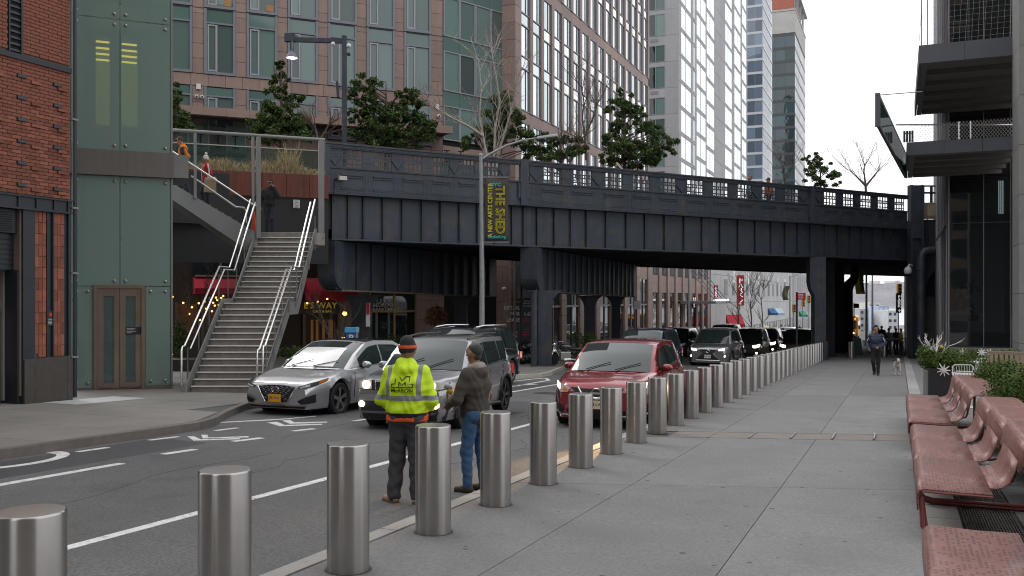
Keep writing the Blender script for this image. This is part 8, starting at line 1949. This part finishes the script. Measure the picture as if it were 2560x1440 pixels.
# ========================= STREET FURNITURE AND SHOP FRONTS
def lat(u, d_, z): dx, dy, _ = ray(u, 746); return Vector((d_*dx, d_*dy, z))
m_red_s = M('sign red', (.50,.012,.03), .5, var=0); m_blk_s = M('sign black', (.015,.015,.017), .5, var=0)
XD = Vector((CA, SA, 0))
def box_at(u0, u1, v0, v1, d_, th=.03, rz=AZ):
 a, b = at(u0, v0, d_), at(u1, v1, d_); T = frame((a.x, a.y, 0), rz); return MB(T).box(0, (u1-u0)/FP*d_, -th/2, th/2, b.z, a.z)
def vsign(name, lb, u0, u1, v0, v1, d_, m_, txt, mt, arrow=None, group=None):
 a = at((u0+u1)/2, (v0+v1)/2, d_); t = thing(name, lb, 'sign', group, a, AZ)
 box_at(u0, u1, v0, v1, d_, .25).build('board', m_, t); w = (u1-u0)/FP*d_; H_ = (v1-v0)/FP*d_; n = len(txt)+(2 if arrow else 0)
 for i, ch_ in enumerate(txt):
  z = a.z+H_*(.5-(i+(1 if arrow else .5)+.3)/(n+.6)); text(ch_, H_/(n)*1.25, mt, t, (a.x+.14*SA, a.y-.14*CA, z), XD, (0,0,1), .004, sx=.9*min(1.3, w/(H_/n)))
 if arrow:
  z = a.z-H_*.38; c_ = Vector((a.x+.14*SA, a.y-.14*CA, z)); s_ = w*.28
  P, Q = (c_+XD*s_+Vector((0,0,s_)), c_-XD*s_-Vector((0,0,s_))) if arrow == 'dl' else (c_-XD*s_, c_+XD*s_)
  mb = MB(); mb.bar(P, Q, .02, s_*.5, XD.cross(Vector((0,0,1)))); mb.M = None
  mb = MB(); nrm = Vector((SA,-CA,0)); mb.tube([P, Q], s_*.22, 6)
  d_1 = (Q-P).normalized(); o1 = Vector((0,0,1)) if arrow == 'dl' else (Vector((0,0,1))-d_1); o2 = XD if arrow == 'dl' else (-Vector((0,0,1))-d_1)
  mb.tube([Q, Q+o1*s_*1.2], s_*.22, 6); mb.tube([Q, Q+o2*s_*1.2], s_*.22, 6); mb.build('arrow', mt, t)
 return t
m_lw = M('lit white letter', (.85,.85,.85), .5, var=0, emis=.5)
vsign('parking_sign', 'large red vertical parking sign with white letters on the pale building', 1842, 1860, 688, 764, 112, m_red_s, 'PARK', m_lw, 'dl')
vsign('parking_sign', 'smaller red vertical parking sign left of the large one', 1785, 1795, 713, 756, 100, m_red_s, 'PARK', m_lw, 'dl')
vsign('parking_sign', 'black vertical parking sign with white letters and arrow, by the far right wall', 2241, 2251.5, 733, 782, 74, m_blk_s, 'PARK', m_lw, 'r')
vsign('bank_sign', 'small black and white vertical sign under the street canopy', 1730, 1740, 741, 771, 92, m_blk_s, 'HIS', m_lw)
t = vsign('street_sign', 'white square sign on a dark pole before the shop fronts', 1583, 1600, 753, 773, 49, m_white, '', mk); box_at(1587, 1596, 760, 766, 48.9, .01).build('print', m_red_s, t); box_at(1590, 1592.5, 773.5, 905, 49, .05).build('pole', m_blk, t)
t = vsign('street_sign', 'red sign with small white lines on a black pole behind the bollards', 1992.5, 2012, 732, 749, 41.5, m_red_s, '', mk)
for v in (735, 739, 744): box_at(1996, 2008, v, v+1.6, 41.3, .01).build('print_line', m_white, t)
box_at(1990, 1994, 730, 930, 41.6, .07).build('pole', m_blk, t)
t = vsign('street_sign', 'narrow red and white sign fixed to the wide iron column', 916, 924, 757, 816, 36.3, m_white, '', mk); box_at(916, 924, 757, 786, 36.1, .012).build('red_half', m_red_s, t)
t = vsign('street_sign', 'dark square sign on a thin pole under the viaduct beside the school bus', 2135, 2146, 759, 770, 62, m_blk_s, '', mk); box_at(2134, 2136, 758, 895, 62, .06).build('pole', m_blk, t)
p = lat(880, 24.4, 0); p.z = gz(p.y); t = thing('parking_meter', 'dark parking meter box with a blue letter panel beyond the silver saloon', 'parking meter', loc=p, rz=AZ); T = frame((p.x, p.y, 0), AZ)
m_bl = M('sign blue', (.03,.13,.42), .5, var=0); MB(T).box(-.16,.16,-.12,.12,p.z,p.z+1.05).build('pedestal', m_slate, t); MB(T).box(-.17,.17,-.13,.13,p.z+1.051,p.z+1.45).build('cabinet', m_slate, t); MB(T).box(-.17,.17,-.13,.13,p.z+1.451,p.z+1.58).build('header', M('light blue header', (.08,.36,.62), .5, var=0), t); MB(T).box(-.12,.13,-.137,-.131,p.z+1.16,p.z+1.42).build('letter_panel', m_bl, t)
text('P', .24, m_white, t, T @ Vector((.0,-.14,p.z+1.30)), XD, (0,0,1), .002); MB(T).box(.145,.165,-.15,-.13,p.z,p.z+1.6).build('pole', M('pale pole', (.6,.6,.5), .5), t)
RX = lambda u: bx(u)
fr2 = thing('restaurant_front', 'dark restaurant front with a red awning and yellow lettering behind the staircase', 'shop front', loc=PM @ Vector((bx(700), -3, gpk)), rz=EB)
FYo = -3.0
def rb(u0, u1, v0, v1, y0, y1, m_, nm):
 dd = (49.3*(6600-1107)/(6600-(u0+u1)/2))*.93; za, zb = EYE+(HZ-v0)/FP*dd, EYE+(HZ-v1)/FP*dd
 return MB(PM).box(bx(u0), bx(u1), y0, y1, zb, za).build(nm, m_, fr2)
m_wall = M('dark timber front', (.030,.022,.018), .6, var=.2, streak=.2); m_awn = M('red awning cloth', (.42,.008,.030), .7, var=.08)
rb(380, 850, 650, 905, FYo+.1, FYo+.3, m_wall, 'front_wall')
for (ua, ub) in ((470, 600), (735, 848)):
 dd = 42; z1, z0 = EYE+(HZ-693)/FP*dd, EYE+(HZ-(735 if ua < 600 else 752))/FP*dd
 MB(PM).prism([(bx(ua), FYo+.1, z1), (bx(ua), FYo-1.1, z0+.25), (bx(ua), FYo-1.1, z0), (bx(ua), FYo+.1, z0)], (bx(ub)-bx(ua), 0, 0)).build('awning', m_awn, fr2)
rb(475, 600, 687, 692, FYo-.1, FYo+.09, M('stone lintel', (.3,.24,.21), .8), 'lintel'); rb(470, 592, 640, 686, FYo+.0, FYo+.09, m_paned, 'upper_window'); rb(533, 538, 638, 686, FYo-.06, FYo-.001, m_surr, 'mullion')
rb(690, 812, 755, 786, FYo-.25, FYo+.05, m_blk_s, 'fascia_board')
dd = 41.5; m_ygl = M('yellow sign letter', (.62,.45,.03), .5, var=0, emis=.12); xdP = PM.to_3x3() @ Vector((1,0,0))
text("E'S WAY", .42, m_ygl, fr2, PM @ Vector((bx(768), FYo-.28, EYE+(HZ-765)/FP*dd)), xdP, (0,0,1), .01); text('CAFE & BAR', .17, m_ygl, fr2, PM @ Vector((bx(772), FYo-.28, EYE+(HZ-780)/FP*dd)), xdP, (0,0,1), .01)
m_ambi = M('amber lit interior', (.40,.18,.05), .6, var=.4, vs=3, emis=.07)
for (ua, ub) in ((748,754),(760,766),(775,781),(790,800)): rb(ua, ub, 800, 872, FYo+.02, FYo+.09, m_ambi, 'lit_strip')
rb(735, 805, 862, 866, FYo-.05, FYo+.015, m_gold, 'brass_rail')
for (ua, ub) in ((430,480),(500,560),(575,600)): rb(ua, ub, 760, 850, FYo+.03, FYo+.09, M('dim warm window', (.10,.045,.02), .3, var=.5, vs=3, emis=.05), 'window')
for u in (428, 490, 567, 728, 810): rb(u, u+7, 755, 905, FYo-.08, FYo+.08, M('bronze post', (.12,.085,.06), .5, metal=.3), 'post')
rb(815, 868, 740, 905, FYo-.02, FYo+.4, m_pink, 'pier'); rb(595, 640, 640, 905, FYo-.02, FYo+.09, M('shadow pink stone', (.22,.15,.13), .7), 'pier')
m_bulb = M('warm bulb', (1.0,.55,.14), .4, var=0, emis=2.6)
sl2 = thing('string_lights', 'string of warm bulbs under the awning behind the staircase', 'string lights', loc=PM @ Vector((bx(520), FYo-1.3, 1)), rz=EB)
pts = [(431,742),(446,752),(458,757),(470,762),(480,768),(497,758),(511,754),(522,768),(528,748),(533,757),(537,764),(540,744),(543,750),(547,762),(553,745),(558,740),(564,752),(768,758),(794,754),(818,747),(515,772),(530,778),(545,786),(473,785),(500,800),(430,886)]
for (u, v) in pts:
 d_ = 41.0+rnd.uniform(-.5,.5); MB().ball(at(u, v, d_), .045, 8, 6).build('bulb', m_bulb, sl2, smooth=True)
for (ua, va, ub, vb) in ((428,738,470,762),(470,762,530,748),(530,748,566,750),(760,760,825,745)): MB().tube([at(ua, va-2, 41), at((ua+ub)/2, (va+vb)/2, 41), at(ub, vb-2, 41)], .008, 4).build('wire', m_dark, sl2)
wl = thing('wall_lamp', 'warm lit wall lamp on the pink pier beside the awning', 'lamp', loc=at(862, 784, 41)); q = at(862, 784, 40.6); MB().ball(q, .10, 12, 8).build('globe', m_bulb, wl, smooth=True); MB().bar(q, q+Vector((0,.35,.05)), .05, .05).build('bracket', m_blk, wl)
ld = bpy.data.lights.new('wall_lamp_light', 'POINT'); ld.energy = 14; ld.color = (1,.55,.2); ld.shadow_soft_size = .1; lo = bpy.data.objects.new('wall_lamp_light', ld); COL.objects.link(lo); lo.location = q+Vector((.05,-.2,.0))
def bush(lb, u, v, d_, rw, rh, cnt, mats=None, nm='bush', size=.05, gr='bushes along the shop fronts'):
 c = at(u, v, d_); t = thing(nm, lb, 'bush', gr, (c.x, c.y, gz(c.y))); mb = MB()
 for k in range(6): mb.tube([(c.x+rs.gauss(0,.08), c.y, gz(c.y)-.02), (c.x+rs.gauss(0,rw*.4), c.y+rs.gauss(0,rw*.3), c.z+rh*.3)], [.02,.006], 4)
 mb.build('stem', m_bark, t); leafcloud('foliage', t, rs, [(c+Vector((rs.uniform(-.6,.6)*rw, rs.uniform(-.5,.5)*rw, rs.uniform(-.5,.5)*rh)), (rw*.5, rw*.45, rh*.5), cnt//8) for _ in range(8)], size, mats or m_ev); return t
for (u, v, d_, rw, rh, c_, lb) in [(448, 845, 33, .5, .75, 1500, 'tall bush between the lift tower and the staircase'), (740, 885, 33, .7, .35, 1000, 'low bush under the right side of the staircase'), (800, 888, 36, .7, .3, 900, 'low bush before the restaurant, right of the stair'), (955, 865, 40, .9, .5, 1600, 'hedge bush before the lettered shop window'), (1010, 862, 42, .8, .5, 1400, 'hedge bush behind the grey off-road car roof'),
                              (1232, 865, 44, .55, .45, 1200, 'bush at the foot of the pink corner pier'), (1315, 868, 45, .5, .55, 1200, 'green bush before the black poster'), (1458, 868, 42, .75, .85, 2600, 'round dark bush between the column and the red car'), (600, 880, 36, .6, .6, 1200, 'bush seen through the staircase railing')]: bush(lb, u, v, d_, rw, rh, c_)
bush('small tree with dry copper leaves before the pink pier', 1090, 788, 44, .75, .55, 1500, m_brown, 'copper_tree', .06)
bare('bare_shrub', 'thin bare shrub beside the wall lamp', 835, 33, [[(840,900,0),(832,860,0),(815,810,0),(800,780,0)], [(842,900,0),(850,850,0),(862,810,0)]], m_bark, m_bark, 2, .5, .7, cat='shrub', z0=gz(31), r0=.03, seed=31)
bare('bare_shrub', 'bare twiggy tree in front of the dark restaurant window at the left', 470, 36, [[(470,900,0),(465,820,0),(480,740,0)], [(470,860,0),(500,780,0),(515,700,0)]], m_bark, M('pale twigs', (.2,.15,.12), .9), 2, .5, .9, cat='shrub', z0=gz(33), r0=.035, seed=33)
lg_ = thing('planter_ledge', 'low concrete ledge before the pink corner pier', 'ledge', loc=lat(1280, 43, gz(41)), rz=AZ); box_at(1225, 1303, 884, 905, 43.5, .5).build('ledge_block', m_conc, lg_)
lg_ = thing('planter_ledge', 'low dark planter ledge along the restaurant front', 'ledge', loc=lat(450, 35, gz(33)), rz=AZ); box_at(428, 500, 898, 948, 31, .6).build('ledge_block', m_wall, lg_)
m_bag = M('black rubbish bag', (.012,.012,.014), .25, var=.3, vs=6, bump=.6, bs=6)
for i, (u, v, r_, d_) in enumerate([(1305,897,.30,38.5),(1330,890,.34,39.0),(1318,866,.30,39.2),(1348,900,.26,38.3),(1300,878,.24,39.5)]):
 c = at(u, v, d_); t = thing('rubbish_bag', ['black rubbish bag at the front left of the heap beside the drain pipe','black rubbish bag at the back of the heap, behind the drain pipe','black rubbish bag on top of the heap beside the drain pipe','black rubbish bag tucked against the middle column','small black rubbish bag leaning on the left of the heap'][i], 'bag', 'rubbish bags by the middle column', c)
 sdf_obj('bag', [((-.1*r_/.3,0,-.05),(.1*r_/.3,0,0),r_*.8,r_*.7), ((0,0,.0),(.02,0,r_*.95),r_*.5,.03)], m_bag, t, .035, .06, .02, seed=i)
mc = thing('motorcycle', 'black motorcycle with a silver mudguard parked beside the middle column', 'motorcycle', loc=lat(1415, 37, gz(35.5)), rz=AZ-.35)
z_ = .31
for x in (-.62, .62):
 o = MB().lathe([(.22,-.05),(.29,-.055),(.31,0),(.29,.055),(.22,.05)], 22, (x,0,z_), (0,1,0)).build('wheel', m_tyre, mc, local=True, smooth=True); mb = MB()
 for k in range(8): mb.bar((x,0,z_),(x+.22*cos(k*pi/4),0,z_+.22*sin(k*pi/4)),.02,.02,(0,1,0))
 mb.build('spoke', m_chrome, o, local=True)
MB().tube([(-.62+.36*cos(a),0,z_+.36*sin(a)) for a in (.3,.8,1.4,2.0,2.6)], [.03,.08,.09,.08,.03], 8).build('mudguard', m_chrome, mc, local=True, smooth=True)
MB().ball((-.05,0,.78),(.30,.14,.15),14,8).build('tank', M('black paint', (.014,.015,.017), .2), mc, local=True, smooth=True); MB().ball((.38,0,.72),(.34,.13,.08),14,8).build('seat', m_trim, mc, local=True, smooth=True); MB().box(-.2,.25,-.15,.15,.28,.60).build('engine', m_chrome, mc, local=True, bevel=.03)
MB().tube([(-.62,.06,.31),(-.40,.06,.95)],.03,8).tube([(-.62,-.06,.31),(-.40,-.06,.95)],.03,8).build('fork', m_chrome, mc, local=True); MB().tube([(-.2,.38,1.02),(-.36,.2,1.0),(-.4,0,.97),(-.36,-.2,1.0),(-.2,-.38,1.02)],.014,8).build('handlebar', m_chrome, mc, local=True); MB().ball((-.50,0,.88),.10,12,8).build('headlight', m_chrome, mc, local=True, smooth=True); MB().tube([(.0,-.2,.3),(.75,-.22,.33)],.045,8).build('exhaust', m_chrome, mc, local=True)
def far_lamp(lb, u, d_, vtop, side, ban=None):
 p = lat(u, d_, 0); p.z = gz(p.y); zt = EYE+(HZ-vtop)/FP*d_; t = thing('street_lamp', lb, 'lamp post', 'street lamps beyond the viaduct', p, AZ); T = frame((p.x, p.y, 0), AZ)
 MB(T).tube([(0,0,p.z),(0,0,zt)], [.12,.08], 8).build('pole', m_gz, t); MB(T).tube([(0,0,zt-.2),(side*1.2,0,zt+.3),(side*2.4,0,zt+.5)], .05, 6).build('arm', m_gz, t); MB(T).box(min(side*2.2,side*2.9),max(side*2.2,side*2.9),-.15,.15,zt+.45,zt+.58).build('lamp_head', m_gz, t); MB(T).box(-.25,.25,-.25,.25,p.z,p.z+.5).build('base', m_gz, t)
 return t, T, p
far_lamp('street lamp carrying an olive banner, seen under the viaduct at the right', 2166, 80, 640, -1); far_lamp('thin street lamp right of the olive banner under the viaduct', 2181, 95, 655, -1); far_lamp('street lamp on the left side before the pale garage building', 1722, 84, 640, 1); far_lamp('street lamp carrying a dark and yellow banner far along the left side', 1975, 118, 690, 1)
for (u0, u1, v0, v1, d_, mm, lb) in [(2141,2163,640,735,79.5,M('olive yellow banner', (.50,.48,.06), .7, var=.1),'olive yellow banner hanging from the far street lamp'), (1958,1972,715,750,117,M('dark olive banner', (.08,.08,.045), .7, var=.5, vs=1),'dark and yellow banner hanging far along the left side')]:
 c = at((u0+u1)/2, (v0+v1)/2, d_); t = thing('street_banner', lb, 'banner', 'banners farther along the street', c, AZ)
 a, b = at(u0, v0, d_), at(u1, v1, d_); T = frame((a.x, a.y, 0), AZ); w_ = (u1-u0)/FP*d_
 o = MB(T).grid([[(w_*i/6-.12*sin(j*.5), .08*sin(i+j*.6), b.z+(a.z-b.z)*j/8) for i in range(7)] for j in range(9)]).build('cloth', mm, t, smooth=True); o.modifiers.new('thick','SOLIDIFY').thickness = .02
 MB(T).tube([(0,0,a.z),(w_+.2,0,a.z)], .03, 6).build('banner_arm', m_gz, t)
 if u0 > 2000: text('THE SHED', .42, mk, t, T @ Vector((w_*.62, -.12, (a.z+b.z)/2-.5)), (0,0,1), -XD, .004)
m_tl = M('traffic light yellow', (.60,.33,.02), .5, var=0)
for (u, v, d_, lb) in [(2022, 748, 118, 'upper yellow traffic light beside the column row'), (2008, 757, 122, 'middle yellow traffic light left of the column row'), (1985, 771, 115, 'lower yellow traffic light before the white office building'), (2248, 722, 90, 'yellow traffic light by the far black parking sign')]:
 c = at(u, v, d_); t = thing('traffic_light', lb, 'traffic light', 'traffic lights at the far crossing', c, AZ); T = frame((c.x, c.y, 0), AZ)
 MB(T).box(-.2,.2,-.15,.15,c.z-.5,c.z+.5).build('housing', m_tl, t)
 for k in range(3): MB(T).lathe([(.12,0),(.12,.06)], 10, (0,-.15,c.z+.32-k*.32), (0,-1,0)).build('lens', m_blk_s, t)
 MB(T).tube([(.0,.2,c.z),(.0,.2,gz(c.y))], .06, 6).build('pole', m_gz, t)
for (u, d_, lb, sd_) in ((1878, 104, 'bare street tree before the garage shutters', 41), (1905, 112, 'bare street tree before the garage windows', 43), (1846, 96, 'small bare street tree left of the garage shutters', 45)):
 z_ = gz(100); v0 = HZ-(z_-EYE)/d_*FP; bare('bare_street_tree', lb, u, d_, [[(u, v0, 0), (u+1, v0-50, 0), (u-2, v0-90, 0), (u+3, v0-120, 0)]], m_bark, m_bark, 2, .5, 2.2, z0=z_, r0=.09, tw_r=.025, seed=sd_, group='bare street trees by the garage building')
def awn(lb, u0, u1, v0, v1, d_, m1, m2=None):
 a, b = at(u0, v0, d_), at(u1, v1, d_); t = thing('awning', lb, 'awning', 'awnings far along the street', a, AZ); T = frame((a.x, a.y, 0), AZ); w_ = (u1-u0)/FP*d_; n = 4
 for i in range(n): MB(T).prism([(w_*i/n, 1.5, a.z), (w_*i/n, -.3, b.z+.3), (w_*i/n, -.3, b.z), (w_*i/n, 1.5, b.z)], (w_/n, 0, 0)).build('cloth_strip', m1 if (m2 is None or i < 2) else m2, t)
awn('red cloth awning over the parking entrance', 1822, 1861, 787, 817, 108, M('red awning cloth', (.42,.008,.030), .7)); awn('blue and white awning at the end of the garage building', 1927, 1960, 771, 788, 122, M('awning blue', (.03,.12,.30), .7), M('awning pale blue', (.45,.58,.68), .7)); awn('green shop canopy far along the left side', 2004, 2018, 778, 792, 150, M('awning green', (.02,.25,.13), .7))
dw = thing('side_building', 'dark brick building edge right of the pavement beyond the viaduct', 'building', loc=(.6, 62, gz(62))); MB().box(.55, 14, 60, 118, gz(118)-1, 5.2).build('wall', m_iron2, dw)
mb = MB()
for k in range(26): mb.tube([(.50, 59.5+.0, gz(60)+.3+k*.22), (.50, 66, gz(60)+.3+k*.22)], .012, 4)
for k in range(30): mb.tube([(.50, 59.5+k*.22, gz(60)), (.50, 59.5+k*.22, gz(60)+6)], .012, 4)
mb.build('lattice_screen', M('rusty lattice', (.12,.09,.06), .7), dw)
for (u, d_, lb) in ((2228, 52, 'tall pavement table with black legs beyond the viaduct'), (2245, 55, 'second tall pavement table against the far right wall')):
 p = lat(u, d_, 0); p.z = gz(p.y); t = thing('pavement_table', lb, 'table', 'tables beyond the viaduct', p)
 MB().box(-.5,.5,-.35,.35,1.0,1.04).build('tabletop', m_trim, t, local=True)
 for x in (-.42,.42):
  for y in (-.28,.28): MB().bar((x,y,0),(x,y,1.0),.05,.05,(0,1,0)).build('leg', m_trim, t, local=True)
sb = thing('sandwich_board', 'small dark sandwich board beside the lone bollard under the viaduct', 'sign', loc=lat(2141, 56, gz(60)), rz=AZ);
for s_ in (-1, 1): MB().prism([(-.3,s_*.25,0),(.3,s_*.25,0),(.28,s_*.03,1.0),(-.28,s_*.03,1.0)], (0,.02,0)).build('panel', M('board green black', (.05,.08,.075), .5), sb, local=True)
for i, (u0, u1, v0, d_, c_) in enumerate([(2150,2172,772,300,(.40,.40,.42)),(2173,2200,757,340,(.52,.50,.46)),(2196,2222,765,310,(.34,.44,.58)),(2220,2244,776,290,(.55,.57,.6)),(2060,2150,770,330,(.45,.45,.47)),(1985,2062,748,230,(.42,.42,.43))]):
 a = at(u0, v0, d_); w_ = (u1-u0)/FP*d_; t = thing('pier_building', ['low grey pier shed at the river end of the street','tan pier building at the river end, tallest of its row','blue panelled pier building at the river end','pale pier shed nearest the right wall at the river end','long grey pier shed behind the column row','grey block closing the street behind the traffic lights'][i], 'building', 'buildings at the river end', a, AZ); T = frame((a.x, a.y, 0), AZ)
 zb = -10.5; MB(T).box(0, w_, 0, 12, zb, a.z).build('wall', M('pier wall %d' % i, c_, .8, var=.15, vs=.3), t); mb = MB(T)
 nw = max(2, int(w_/1.6)); hh_ = a.z-zb
 for k in range(nw):
  for f_ in range(max(1, int(hh_/2.2))): mb.box(w_*(k+.2)/nw, w_*(k+.75)/nw, -.06, -.001, a.z-1.6-f_*2.1, a.z-.7-f_*2.1)
 mb.build('window', m_mulld if i != 2 else M('white panel', (.6,.62,.66), .7), t, kind='stuff')
finish_texts()
